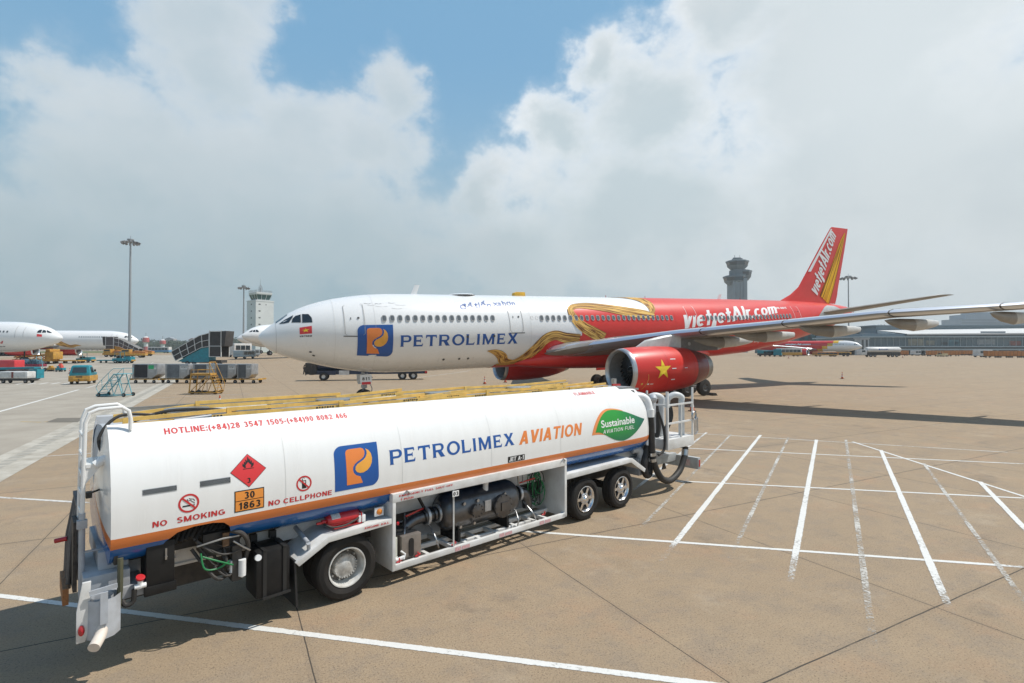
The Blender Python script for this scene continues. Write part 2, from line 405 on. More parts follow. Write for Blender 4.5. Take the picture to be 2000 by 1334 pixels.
# ------------------------------------------------------------------ ground
SL = math.atan2(1040, 1970)                     # direction of the slab joints
def ground_mat():
    m = bpy.data.materials.new('apron_concrete'); m.use_nodes = True; nt = m.node_tree; L = nt.links.new
    b = nt.nodes['Principled BSDF']; b.inputs['Roughness'].default_value = .82; b.inputs['Specular IOR Level'].default_value = .3
    tc = nt.nodes.new('ShaderNodeTexCoord'); mp = nt.nodes.new('ShaderNodeMapping'); mp.inputs['Rotation'].default_value = (0, 0, -SL)
    L(tc.outputs['Object'], mp.inputs[0])
    def noise(scale, det, ro, vec=None, sc3=None):
        n = nt.nodes.new('ShaderNodeTexNoise'); n.inputs['Scale'].default_value = scale; n.inputs['Detail'].default_value = det; n.inputs['Roughness'].default_value = ro
        v = vec or mp.outputs[0]
        if sc3:
            q = nt.nodes.new('ShaderNodeMapping'); q.inputs['Scale'].default_value = sc3; L(v, q.inputs[0]); v = q.outputs[0]
        L(v, n.inputs['Vector']); return n.outputs[0]
    def mrange(x, a, bb, lo=0., hi=1.):
        r = nt.nodes.new('ShaderNodeMapRange'); L(x, r.inputs[0])
        for i, q in enumerate((a, bb, lo, hi)): r.inputs[i + 1].default_value = q
        return r.outputs[0]
    def math_(op, a, bb=None):
        n = nt.nodes.new('ShaderNodeMath'); n.operation = op
        for i, x in enumerate((a, bb)):
            if x is None: continue
            if isinstance(x, (int, float)): n.inputs[i].default_value = x
            else: L(x, n.inputs[i])
        return n.outputs[0]
    def mix(f, a, bb, bt='MIX'):
        n = nt.nodes.new('ShaderNodeMix'); n.data_type = 'RGBA'; n.blend_type = bt
        if isinstance(f, (int, float)): n.inputs[0].default_value = f
        else: L(f, n.inputs[0])
        for i, x in ((6, a), (7, bb)):
            if isinstance(x, tuple): n.inputs[i].default_value = (*x, 1)
            else: L(x, n.inputs[i])
        return n.outputs[2]
    sep = nt.nodes.new('ShaderNodeSeparateXYZ'); L(mp.outputs[0], sep.inputs[0])
    big = mrange(noise(.16, 5, .6), .34, .68); mid = mrange(noise(.9, 7, .68), .3, .72); fine = mrange(noise(34, 5, .8), .3, .72)
    c = mix(big, (.30, .213, .13), (.36, .266, .168)); c = mix(math_('MULTIPLY', mid, .75), c, (.212, .153, .097))
    # each slab was cast at another time: a slightly different tone per slab
    sx = math_('FLOOR', math_('DIVIDE', math_('SUBTRACT', sep.outputs[0], 9.4), 4.25)); sy = math_('FLOOR', math_('DIVIDE', math_('SUBTRACT', sep.outputs[1], 4.16), 5.0))
    cb = nt.nodes.new('ShaderNodeCombineXYZ'); L(sx, cb.inputs[0]); L(sy, cb.inputs[1])
    wn = nt.nodes.new('ShaderNodeTexWhiteNoise'); L(cb.outputs[0], wn.inputs['Vector'])
    c = mix(math_('MULTIPLY', wn.outputs[0], .5), c, (.30, .228, .152))
    # long drag streaks left by the finishing broom
    st = mrange(noise(1.0, 4, .6, None, (.5, 14, 1)), .45, .75); c = mix(math_('MULTIPLY', st, .30), c, (.24, .185, .13))
    c = mix(math_('MULTIPLY', mrange(noise(2.6, 8, .8), .56, .74), .6), c, (.175, .135, .1))
    pk = mrange(noise(.7, 4, .6), .55, .72); c = mix(math_('MULTIPLY', pk, .6), c, (.36, .212, .122))
    gy = mrange(noise(1.3, 9, .75), .48, .6); c = mix(math_('MULTIPLY', gy, .62), c, (.205, .165, .128))
    c = mix(math_('MULTIPLY', fine, .6), c, (.45, .347, .234)); sp = mrange(noise(40, 4, .75), .55, .64)
    c = mix(math_('MULTIPLY', sp, .8), c, (.085, .06, .04))
    pit = mrange(noise(1, 7, .85, None, (9, 22, 1)), .6, .7); c = mix(math_('MULTIPLY', math_('MULTIPLY', pit, mid), .9), c, (.075, .055, .04))
    # oil spots and tyre marks
    oil = mrange(noise(.42, 10, .78), .57, .68); c = mix(math_('MULTIPLY', oil, .5), c, (.145, .113, .083))
    drip = mrange(noise(2.1, 5, .7), .67, .73); c = mix(math_('MULTIPLY', drip, .55), c, (.09, .07, .055))
    pale = mrange(noise(.55, 8, .75), .56, .68); c = mix(math_('MULTIPLY', pale, .4), c, (.43, .345, .245))
    ty = mrange(noise(1.0, 3, .5, None, (.025, .55, 1)), .58, .72); c = mix(math_('MULTIPLY', ty, .28), c, (.18, .145, .11))
    # sealed joints between the slabs
    def joint(x, o, step, w):
        wob = math_('MULTIPLY', math_('SUBTRACT', noise(1.2, 3, .5), .5), .03)
        q = math_('ADD', math_('SUBTRACT', x, o), wob); fr = math_('SUBTRACT', math_('FRACT', math_('ADD', math_('DIVIDE', q, step), .5)), .5)
        return math_('LESS_THAN', math_('ABSOLUTE', math_('MULTIPLY', fr, step)), w)
    j = math_('MAXIMUM', joint(sep.outputs[0], 9.4, 4.25, .008), joint(sep.outputs[1], 4.16, 5.0, .011))
    c = mix(math_('MULTIPLY', j, mrange(noise(2.5, 4, .6), .2, .5, .45, .95)), c, (.05, .043, .036))
    jw = math_('MAXIMUM', joint(sep.outputs[0], 9.4, 4.25, .06), joint(sep.outputs[1], 4.16, 5.0, .07))
    c = mix(math_('MULTIPLY', jw, math_('MULTIPLY', mid, .22)), c, (.15, .12, .09))
    L(c, b.inputs['Base Color'])
    h = math_('ADD', fine, math_('MULTIPLY', st, .6))
    bp = nt.nodes.new('ShaderNodeBump'); bp.inputs['Strength'].default_value = .5; bp.inputs['Distance'].default_value = .012
    L(h, bp.inputs['Height']); L(bp.outputs[0], b.inputs['Normal'])
    return m
def grid_axis(a, b, step, lim): return [a + (b - a) * i / step for i in range(step + 1)] + lim
def sheet(name, mt, xs, ys, dz=0.0, kind='structure', inside=None):
    mb = MB(); n = len(ys)
    mb.v = [(x, y, elev(x, y) + dz) for x in xs for y in ys]
    for i in range(len(xs) - 1):
        for j in range(n - 1):
            mb.f.append((i * n + j, (i + 1) * n + j, (i + 1) * n + j + 1, i * n + j + 1)); mb.m.append(0)
    return mb.build(name, mt, kind=kind)
XS = [-4000, -1500, -700] + [-400 + 10 * i for i in range(81)] + [700, 1500, 4000]
YS = [-80, 0, 30, 60, 66] + [68 + 3.5 * i for i in range(21)] + [150, 250, 400, 700, 1500, 6000]
ground = sheet('ground', ground_mat(), XS, YS)
m_gray = mat('old_concrete', (.36, .322, .264), .85, var=.09, scale=.35, bump=.25, bscale=30, dirt=(.27, .235, .19))
# older, paler apron left of the drain
e0, e1 = gp(244, 779), gp(130, 831); ed = (e0 - e1).normalized(); en = Vector((-ed.y, ed.x, 0))
def old_apron():
    mb = MB(); vs = []
    for i in range(60):
        t = -35 + i * 3.2; p = e0 + ed * t
        for w in (0, 6, 14, 26, 45, 80, 160):
            q = p + en * w; vs.append((q.x, q.y, elev(q.x, q.y) + .004))
    n = 7
    for i in range(59):
        for j in range(n - 1): mb.f.append((i * n + j, (i + 1) * n + j, (i + 1) * n + j + 1, i * n + j + 1)); mb.m.append(0)
    mb.v = vs; mb.build('old_apron', m_gray, kind='structure')
    mb = MB(); d = MB(); k = MB()
    for i in range(40):
        t = -35 + i * 3.2; a, b = e0 + ed * t - en * 1.5, e0 + ed * (t + 3.19)
        P = [e0 + ed * t, e0 + ed * (t + 3.2), e0 + ed * (t + 3.2) - en * 1.5, e0 + ed * t - en * 1.5]
        mb.add([(p.x, p.y, elev(p.x, p.y) + .008) for p in P], [(0, 1, 2, 3)])
        for q in range(5):
            P = [e0 + ed * (t + q * .64 + .1) - en * (.45), e0 + ed * (t + q * .64 + .5) - en * .45, e0 + ed * (t + q * .64 + .5) - en * .85, e0 + ed * (t + q * .64 + .1) - en * .85]
            d.add([(p.x, p.y, elev(p.x, p.y) + .012) for p in P], [(0, 1, 2, 3)])
    dr = mb.build('drain_strip', mat('drain_concrete', (.47, .44, .38), .85, var=.1, scale=1.5, dirt=(.28, .25, .2)), kind='structure')
    d.build('drain_grating', mat('grating', (.37, .345, .295), .7, var=.1), kind='structure')
old_apron()

# painted markings: worn sheets 4 mm above what they lie on
def paint_mat(name, c, wear):
    m = bpy.data.materials.new(name); m.use_nodes = True; nt = m.node_tree; L = nt.links.new
    b = nt.nodes['Principled BSDF']; b.inputs['Roughness'].default_value = .75
    tc = nt.nodes.new('ShaderNodeTexCoord'); n = nt.nodes.new('ShaderNodeTexNoise'); n.inputs['Scale'].default_value = 14; n.inputs['Detail'].default_value = 9; n.inputs['Roughness'].default_value = .78
    n2 = nt.nodes.new('ShaderNodeTexNoise'); n2.inputs['Scale'].default_value = .9; n2.inputs['Detail'].default_value = 4
    L(tc.outputs['Object'], n.inputs['Vector']); L(tc.outputs['Object'], n2.inputs['Vector'])
    a = nt.nodes.new('ShaderNodeMath'); a.operation = 'MULTIPLY_ADD'; L(n2.outputs[0], a.inputs[0]); a.inputs[1].default_value = .55; L(n.outputs[0], a.inputs[2])
    at_ = nt.nodes.new('ShaderNodeAttribute'); at_.attribute_name = 'band'; sp_ = nt.nodes.new('ShaderNodeSeparateXYZ'); L(at_.outputs['Vector'], sp_.inputs[0])
    ee = nt.nodes.new('ShaderNodeMath'); ee.operation = 'MULTIPLY_ADD'; L(sp_.outputs[0], ee.inputs[0]); ee.inputs[1].default_value = .5; L(a.outputs[0], ee.inputs[2])
    c1 = nt.nodes.new('ShaderNodeMapRange'); c1.inputs[1].default_value = .86; c1.inputs[2].default_value = 1; c1.inputs[4].default_value = .35; L(sp_.outputs[1], c1.inputs[0])
    a = nt.nodes.new('ShaderNodeMath'); a.operation = 'ADD'; L(ee.outputs[0], a.inputs[0]); L(c1.outputs[0], a.inputs[1])
    r = nt.nodes.new('ShaderNodeMapRange'); r.inputs[1].default_value = wear - .1; r.inputs[2].default_value = wear + .09; L(a.outputs[0], r.inputs[0])
    mx = nt.nodes.new('ShaderNodeMix'); mx.data_type = 'RGBA'; mx.inputs[6].default_value = (*c, 1); mx.inputs[7].default_value = (*[x * .72 for x in c], 1)
    L(n.outputs[0], mx.inputs[0]); L(mx.outputs[2], b.inputs['Base Color'])
    tr = nt.nodes.new('ShaderNodeBsdfTransparent'); ms = nt.nodes.new('ShaderNodeMixShader')
    L(r.outputs[0], ms.inputs[0]); L(b.outputs[0], ms.inputs[1]); L(tr.outputs[0], ms.inputs[2]); L(ms.outputs[0], nt.nodes['Material Output'].inputs[0])
    return m
PW = paint_mat('white_marking', (.74, .73, .69), .97); PF = paint_mat('faded_marking', (.6, .575, .52), .78); PY = paint_mat('yellow_marking', (.55, .36, .08), .86)
PM = paint_mat('half_worn_marking', (.66, .64, .6), .88)
def line(name, a, b, w, m, z=.012, n=12):
    A, B = gp(*a), gp(*b); d = (B - A); ln = d.length; d.normalize(); s = Vector((-d.y, d.x, 0)) * w / 2
    vs, fs, ed_ = [], [], []; n = max(n, int(ln / 1.2)) if ln < 60 else n
    K = (-1.25, -.8, 0, .8, 1.25)
    for i in range(n + 1):
        p = A + d * ln * i / n
        for k in K: q = p + s * k; vs.append((q.x, q.y, elev(q.x, q.y) + z * .4)); ed_.append((max(0, (abs(k) - .8) / .45), i / n, 0))
    for i in range(n):
        for k in range(4): o = i * 5 + k; fs.append((o, o + 1, o + 6, o + 5))
    me = bpy.data.meshes.new(name); me.from_pydata(vs, [], fs); at_ = me.attributes.new('band', 'FLOAT_VECTOR', 'POINT')
    for i, q in enumerate(ed_): at_.data[i].vector = q
    me.materials.append(m); o = bpy.data.objects.new(name, me); col.objects.link(o); o['kind'] = 'structure'; return o
line('bay_line', (-40, 1159), (1800, 1389), .115, PW, .012)
for i, (a, b, w) in enumerate([((1000, 1036), (2060, 1112), .105), ((1290, 938), (2060, 976), .11), ((1330, 875), (2060, 909), .11), ((-60, 968), (200, 984), .12), ((-60, 901), (215, 883), .10)]):
    line('bay_line', a, b, w, PW if i < 3 else PM, .012)
line('bay_line', (1300, 843), (2060, 889), .10, PM, .012)
line('bay_line', (1665, 863), (2060, 989), .11, PW, .016)
z2 = lambda x, y: (1300 + x / 1.979, 660 + y / 1.979)
for a, b, w, m in [((367, 376), (-25, 872), .125, PW), ((583, 394), (482, 945), .125, PW), ((832, 434), (1120, 1100), .125, PW), ((1214, 556), (1420, 770), .125, PW), ((158, 366), (-150, 610), .11, PM),
                   ((474, 386), (205, 940), .1, PF), ((697, 394), (826, 1350), .115, PF), ((998, 486), (1480, 1145), .1, PF), ((252, 374), (-160, 800), .09, PF)]:
    line('hatch_stripe', z2(*a), z2(*b), w, m, .02)
z6 = lambda x, y: (x / 3.846, 600 + y / 3.846)
for a, b, w, m in [((-60, 800), (620, 612), .22, PW), ((0, 672), (560, 575), .12, PF), ((640, 610), (1350, 400), .2, PM), ((1220, 440), (1400, 385), .25, PW), ((1000, 690), (2000, 645), .1, PM), ((1130, 655), (1900, 660), .08, PF), ((150, 860), (330, 865), .12, PY), ((330, 862), (640, 830), .1, PY)]:
    line('apron_line', z6(*a), z6(*b), w, m, .016)
for i in range(5):
    line('apron_dash', z6(120 + i * 88, 580 - i), z6(190 + i * 88, 569 - i), .3, PW, .016, 2)
line('apron_line', (1480, 705), (2100, 719), .35, PF, .016); line('apron_line', (1440, 690), (1800, 690.6), .8, PF, .016)
line('guide_arc', (1560, 739), (1835, 729), .16, PF, .016); line('guide_arc', (770, 742), (930, 727), .18, PM, .016)
line('tyre_smear', (1450, 703), (2060, 712), 1.6, paint_mat('rubber_smear', (.16, .135, .11), .8), .02)
mb = MB(); P = [gp(90, 825), gp(152, 825), gp(164, 816.5), gp(112, 817)]
mb.add([(p.x, p.y, .016) for p in P], [(0, 1, 2, 3)]); mb.build('pit_cover', mat('pit', (.17, .15, .12), .8, var=.1), kind='structure')

# ------------------------------------------------------------------ the refuelling tanker
W0 = Vector((-2.535, 8.294, 0)); TH = R(42.26)
PR = [(1.25, 1.15), (.8, 1.16), (.5, 1.19), (.28, 1.255), (.13, 1.35), (.04, 1.47), (.005, 1.57), (0.0, 1.66), (0, 1.85), (.015, 2.05), (.05, 2.25), (.11, 2.43), (.20, 2.6), (.31, 2.74), (.44, 2.85), (.56, 2.92)]
def cat(P, n=8):
    Q = []
    for i in range(len(P) - 1):
        a, b, c, d = [Vector(P[max(0, min(len(P) - 1, k))]) for k in (i - 1, i, i + 1, i + 2)]
        for k in range(n):
            t = k / n; Q.append(.5 * (2 * b + (c - a) * t + (2 * a - 5 * b + 4 * c - d) * t * t + (3 * b - a - 3 * c + d) * t ** 3))
    return Q + [Vector(P[-1])]
TQ = cat(PR); TW = [0.0]
for i in range(1, len(TQ)): TW.append(TW[-1] + (TQ[i] - TQ[i - 1]).length)
_k = next(TW[i] for i in range(len(TQ)) if TQ[i].y >= 1.8499)
TW = [w + 1.622 - _k for w in TW]
def tank_pt(s, w, off=0.0):
    i = 0
    while i < len(TW) - 2 and TW[i + 1] < w: i += 1
    t = (w - TW[i]) / (TW[i + 1] - TW[i]); p = TQ[i].lerp(TQ[i + 1], t)
    a, b = TQ[max(i - 1, 0)], TQ[min(i + 2, len(TQ) - 1)]; d = (b - a).normalized()
    return Vector((s, p.x - d.y * off, p.y + d.x * off))
S0, S1 = -2.93, 8.42
WO0, WO1 = 1.268, 1.40                          # orange band between these arc lengths

def streaky(m):
    nt = m.node_tree; n = [q for q in nt.nodes if q.type == 'TEX_NOISE'][0]; mp = nt.nodes.new('ShaderNodeMapping'); mp.inputs['Scale'].default_value = (7, 1.2, .7)
    tc = [q for q in nt.nodes if q.type == 'TEX_COORD'][0]; nt.links.new(tc.outputs['Object'], mp.inputs[0]); nt.links.new(mp.outputs[0], n.inputs['Vector']); n.inputs['Scale'].default_value = 1.0
    return m
white = mat('tank_white', (.80, .80, .785), .22, coat=.5, var=.022, scale=.8, dirt=(.765, .76, .74)); streaky(white)
white2 = mat('chassis_white', (.74, .745, .74), .4, var=.05, scale=2.2, dirt=(.52, .5, .46))
greyp = mat('chassis_grey', (.46, .49, .53), .5, var=.07, scale=2.5, dirt=(.27, .27, .27))
orange = mat('band_orange', (.62, .175, .04), .3, coat=.4, var=.03)
blue = mat('band_blue', (.008, .10, .34), .2, coat=.5, var=.04)
rubber = mat('rubber', (.011, .011, .012), .6, var=.15, scale=6, bump=.12, bscale=60, dirt=(.045, .04, .034))
tyre_m = mat('tyre', (.013, .0125, .0125), .75, var=.18, scale=4, bump=.2, bscale=50, spec=.3, dirt=(.032, .028, .024))
blackp = mat('black_plastic', (.007, .007, .0075), .5, var=.12, scale=5, spec=.3, dirt=(.018, .017, .016))
dark = mat('dark_machinery', (.02, .02, .021), .6, var=.3, scale=8, dirt=(.07, .06, .05))
steel = mat('steel', (.5, .51, .52), .34, metal=1, var=.1, scale=5)
dsteel = mat('dark_steel', (.15, .15, .155), .3, metal=.9, var=.12, scale=5)
rimw = mat('rim_white', (.72, .72, .70), .4, var=.06, scale=7, dirt=(.4, .38, .34))
chrome = mat('polished_aluminium', (.78, .78, .79), .18, metal=1, var=.06, scale=9)
redp = mat('red_paint', (.5, .014, .02), .3, coat=.4, var=.05)
redt = mat('red_lettering', (.55, .03, .03), .45, var=.03)
bluet = mat('blue_lettering', (.008, .085, .33), .35, coat=.2, var=.02)
oranget = mat('orange_lettering', (.78, .23, .05), .4, var=.02)
black = mat('black_ink', (.012, .012, .012), .5, var=0)
whitei = mat('white_ink', (.78, .78, .77), .45, var=0)
signred = mat('sign_red', (.68, .04, .045), .4, var=.02)
signor = mat('plate_orange', (.8, .29, .05), .4, var=.02)
greenh = mat('green_hose', (.02, .22, .07), .4, var=.1)
redlens = mat('red_lens', (.42, .012, .02), .12, coat=.6, var=.04)
amber = mat('amber_lens', (.7, .22, .02), .15, coat=.5, var=.04)
rustb = mat('brown_metal', (.17, .10, .055), .55, metal=.3, var=.15, scale=9)
yellow = mat('rail_yellow', (.82, .52, .13), .45, var=.08, scale=5, dirt=(.5, .33, .1))
bronze = mat('bronze_box', (.30, .265, .235), .42, metal=.5, var=.1, scale=4)
cream = mat('worn_white_pipe', (.70, .62, .54), .6, var=.06, scale=6)
netm = mat('white_hose', (.42, .42, .42), .5)

tk = thing('fuel_tanker', 'long white fuel tanker with orange and blue bands, open pump bay and lettering', 'tanker', W0, TH)

def make_tank():
    # full section rings; lower near quarter of the left part is left out (engine bay, skinned separately)
    near = [p for p in TQ]; n = len(near)
    roof = [Vector((.60, 2.92)), Vector((.62, 2.90)), Vector((.64, 2.80)), Vector((.95, 2.835)), Vector((1.25, 2.85))]
    half = near + roof; full = half + [Vector((2.5 - p.x, p.y)) for p in half[::-1][1:]]
    mats = [white, orange, blue, greyp]
    def msf(sw):
        def f(i, j):
            k = j if j < len(half) else len(full) - 1 - j
            if k >= n - 1: return 3 if k >= n + 1 else 0
            w = (TW[k] + TW[min(k + 1, n - 1)]) / 2
            return 2 if w < WO0 else (1 if w < WO1 else 0)
        return f
    # add ring points exactly on the band edges
    def ring(s, k=1.0, dz=0.0): return [Vector((s, 1.25 + (p.x - 1.25) * k, 2.06 + (p.y - 2.06) * k)) for p in full]
    mb = MB()
    mb.loft([ring(-.95)] + [ring(s) for s in (0, 1, 2, 3, 4, 5, 6, 7, 7.55)], caps=False, ms=msf(0))
    # right end: the coaming stops, the shell rounds off into a domed head
    full2 = [Vector((p.x, min(p.y, 2.76 if .45 < p.x < 2.05 else p.y))) for p in full]
    def ring2(s, k): return [Vector((s, 1.25 + (p.x - 1.25) * k, 2.02 + (p.y - 2.02) * k)) for p in full2]
    mb.loft([ring2(s, k) for s, k in ((7.55, 1), (7.95, .995), (8.15, .98), (8.3, .95), (8.4, .9), (8.48, .82), (8.54, .66), (8.57, .4), (8.58, .05))], caps=True, ms=msf(0))
    mb.build('tank', mats, tk, ang=30)
    # left part: shell from above the cut-out over the top to the far side
    j0 = next(i for i, w in enumerate(TW) if w > 1.45)
    idx = list(range(j0, len(full)))
    base = msf(0)
    mb = MB(); mb.loft([[Vector((s, full[i].x, full[i].y)) for i in idx] for s in (S0, -2, -.95)], caps=False, closed=False, ms=lambda i, j: base(i, idx[j]))
    wj = TW[j0]
    mb.build('tank_front_shell', mats, tk, ang=30)
    # skin with the notch, in arc-length coordinates
    def skin(name, lo, hi, m):
        notch = [(-2.52, .9), (-2.47, 1.12), (-2.40, 1.24), (-2.28, 1.335), (-2.1, 1.372), (-1.88, 1.372), (-1.75, 1.345), (-1.68, 1.28), (-1.65, 1.18), (-1.66, .9)]
        pts = [(S0, lo)]
        def clip(a, b):
            t = (lo - a[1]) / (b[1] - a[1]); return (lerp(a[0], b[0], t), lo)
        ins = [p for p in notch if p[1] > lo]
        if ins and hi > 0:
            k0 = notch.index(ins[0]); k1 = notch.index(ins[-1])
            pts += [clip(notch[k0 - 1], ins[0])] if k0 else []
            pts += [(p[0], min(p[1], hi - .012)) for p in ins]
            pts += [clip(ins[-1], notch[k1 + 1])] if k1 < len(notch) - 1 else []
        if ins and max(p[1] for p in ins) > hi:            # the notch cuts right through: two pieces
            def xat(w, left):
                seq = notch if left else notch[::-1]
                for a, b in zip(seq, seq[1:]):
                    if a[1] <= w <= b[1]: return lerp(a[0], b[0], (w - a[1]) / (b[1] - a[1]))
            for left in (True, False):
                side = [(xat(lo, left), lo)] + [p for p in (notch if left else notch[::-1]) if lo < p[1] < hi and (p[0] < -2.0) == left] + [(xat(hi, left), hi)]
                x = S0 if left else -.95; decal(name, poly2d([(x, lo)] + side + [(x, hi)]), tank_pt, 0, m, tk, cy=.04)
            return
        pts += [(-.95, lo), (-.95, hi), (S0, hi)]
        decal(name, poly2d(pts), tank_pt, 0, m, tk, cy=.04)
    skin('skirt', 1.0, WO0, blue); skin('skirt_band', WO0, WO1, orange); skin('shell_edge', WO1, wj, white)
    # engine bay behind the notch
    mb = MB(); mb.box(-2.9, -.97, .45, 2.3, 1.2, 1.62); mb.box(-2.9, -.97, .02, .46, 1.615, 1.64)
    mb.box(-2.92, -2.88, .08, .5, 1.3, 1.62)
    for q in range(14): mb.cyl((-2.5 + q * .06, .3, 1.33 + .012 * (q % 4)), (-2.46 + q * .07, .42, 1.5 - .01 * (q % 3)), .03)
    mb.build('engine_bay', dark, tk)
    # left bulkhead: shallow dome inside a rim
    def r3(s, k): return [Vector((s, 1.25 + (p.x - 1.25) * k, 2.05 + (p.y - 2.05) * k)) for p in full]
    mb = MB(); mb.loft([r3(S0, 1), r3(S0 - .03, 1), r3(S0 - .035, .965), r3(S0 - .04, .95), r3(S0 - .06, .86), r3(S0 - .085, .66), r3(S0 - .1, .4), r3(S0 - .105, .03)], caps=True, ms=base)
    mb.build('tank_end', mats, tk, ang=30)
make_tank()
# roof fittings inside the coaming
mb = MB()
for s in (-1.9, .4, 2.7, 5.0): mb.cyl((s, 1.5, 2.8), (s, 1.5, 2.95), .26, n=22); mb.cyl((s, 1.5, 2.95), (s, 1.5, 2.98), .3, n=22)
mb.box(-2.6, 7.3, 2.02, 2.05, 2.8, 3.0); mb.build('manhole', steel, tk)

# folded yellow guard rails lying along the roof
def rails(y, z, segs):
    for (a, za, b, zb, dy) in segs:
        mb = MB(); bk = MB(); bl = MB()
        for k, (w, e) in enumerate(((.05, 0), (.05, .07))):
            mb.bar((a, y + dy, z + za + e), (b, y + dy + (.06 if k else 0), z + zb + e), .03, w)
        mb.box(a - .03, a + .03, y + dy - .018, y + dy + .02, z + za - .03, z + za + .095)
        for q in range(7): bl.box(b - .5 + q * .045, b - .475 + q * .045, y + dy - .019, y + dy - .016, z + lerp(za, zb, .8) - .012 + .01 * (q % 2), z + lerp(za, zb, .8) + .018)
        bk.box((a + b) / 2 - .1, (a + b) / 2 + .1, y + dy - .06, y + dy + .1, z - .14, z + min(za, zb) - .02)
        o = mb.build('guard_rail', yellow, tk); bk.build('bracket', steel, o); bl.build('stencil', black, o)
rails(.74, 2.885, [(-2.75, .0, -1.4, .03, 0), (-1.5, .04, .3, .03, .05), (.2, .02, 1.9, .06, 0), (1.8, .02, 3.6, .04, .04), (3.4, .05, 5.2, .03, 0), (5.0, .03, 6.9, .06, .06), (6.0, -.02, 7.45, .03, 0)])
rails(1.75, 2.82, [(-2.75, .02, -1.7, .1, 0), (-1.7, .14, .7, .14, .05), (.6, .1, 2.0, .16, 0), (1.9, .1, 3.8, .12, .04), (3.6, .12, 5.4, .1, 0), (5.2, .1, 7.1, .14, .06)])
rails(1.2, 2.84, [(2.0, .02, 3.2, .08, 0), (4.8, .02, 6.2, .08, 0), (6.3, .05, 7.5, .08, 0)])
mb = MB(); mb.tube([(-2.6, 1.2, 2.88), (-2.2, 1.1, 3.0), (-1.6, 1.0, 2.98), (-1.2, 1.05, 2.86)], .022, 8, 0, 6); mb.tube([(-2.95, .7, 2.45), (-3.02, .75, 2.75), (-2.8, .85, 3.0), (-2.4, .95, 2.97)], .02, 8, 0, 6)
mb.build('cable', rubber, tk)
mb = MB(); mb.cyl((-2.2, .72, 2.88), (-1.75, .70, 2.93), .045, .02, 10); mb.build('gas_strut', steel, tk)
# ---- lettering and signs on the tank
GL = {}
def arcp(cx, cy, rx, ry, a0, a1, n=14): return circ(cx, cy, rx, ry, n, a0, a1)
GL['P'] = (.95, [[(-.05, 0), (.27, 0), (.22, .06), (.22, .40)] + arcp(.56, .7, .3, .3, -90, 90) + [(-.05, 1), (0, .94), (0, .06)], [(.22, .54)] + arcp(.53, .7, .13, .16, -90, 90) + [(.22, .86)]])
GL['E'] = (.93, [[(-.05, 0), (.74, 0), (.78, .25), (.73, .25), (.66, .14), (.22, .14), (.22, .43), (.52, .43), (.55, .36), (.59, .36), (.59, .65), (.55, .65), (.52, .57), (.22, .57), (.22, .86), (.62, .86), (.69, .76), (.73, .76), (.71, 1), (-.05, 1), (0, .94), (0, .06)]])
GL['T'] = (1.03, [[(.28, 0), (.62, 0), (.56, .06), (.56, .85), (.8, .85), (.86, .72), (.91, .72), (.91, 1), (-.01, 1), (-.01, .72), (.04, .72), (.1, .85), (.34, .85), (.34, .06)]])
GL['R'] = (1.05, [[(-.05, 0), (.27, 0), (.22, .06), (.22, .38), (.38, .38), (.60, 0), (.97, 0), (.9, .06), (.68, .42)] + arcp(.58, .71, .3, .29, -55, 90) + [(-.05, 1), (0, .94), (0, .06)], [(.22, .53)] + arcp(.55, .7, .13, .165, -90, 90) + [(.22, .865)]])
GL['O'] = (1.16, [circ(.53, .5, .55, .52, 40), circ(.53, .5, .33, .36, 40)])
GL['L'] = (.9, [[(-.05, 0), (.72, 0), (.77, .27), (.72, .27), (.64, .14), (.22, .14), (.22, .94), (.27, 1), (-.05, 1), (0, .94), (0, .06)]])
GL['I'] = (.42, [[(-.05, 0), (.27, 0), (.22, .06), (.22, .94), (.27, 1), (-.05, 1), (0, .94), (0, .06)]])
GL['M'] = (1.28, [[(-.05, 0), (.24, 0), (.19, .06), (.19, .64), (.46, 0), (.60, 0), (.87, .64), (.87, .06), (.82, 0), (1.14, 0), (1.09, .06), (1.09, .94), (1.14, 1), (.84, 1), (.54, .34), (.24, 1), (-.05, 1), (0, .94), (0, .06)]])
GL['X'] = (1.0, [[(-.04, 0), (.28, 0), (.26, .05), (.45, .36), (.64, .05), (.62, 0), (1.0, 0), (.93, .06), (.62, .53), (.9, .94), (.95, 1), (.63, 1), (.65, .95), (.48, .69), (.31, .95), (.33, 1), (-.02, 1), (.04, .94), (.33, .52), (.03, .06)]])
def word(s):
    arts = []; x = 0
    for ch in s:
        adv, loops = GL[ch]; arts.append(poly2d(*[[(p[0] + x, p[1]) for p in l] for l in loops])); x += adv + .1
    return join2d(*arts)
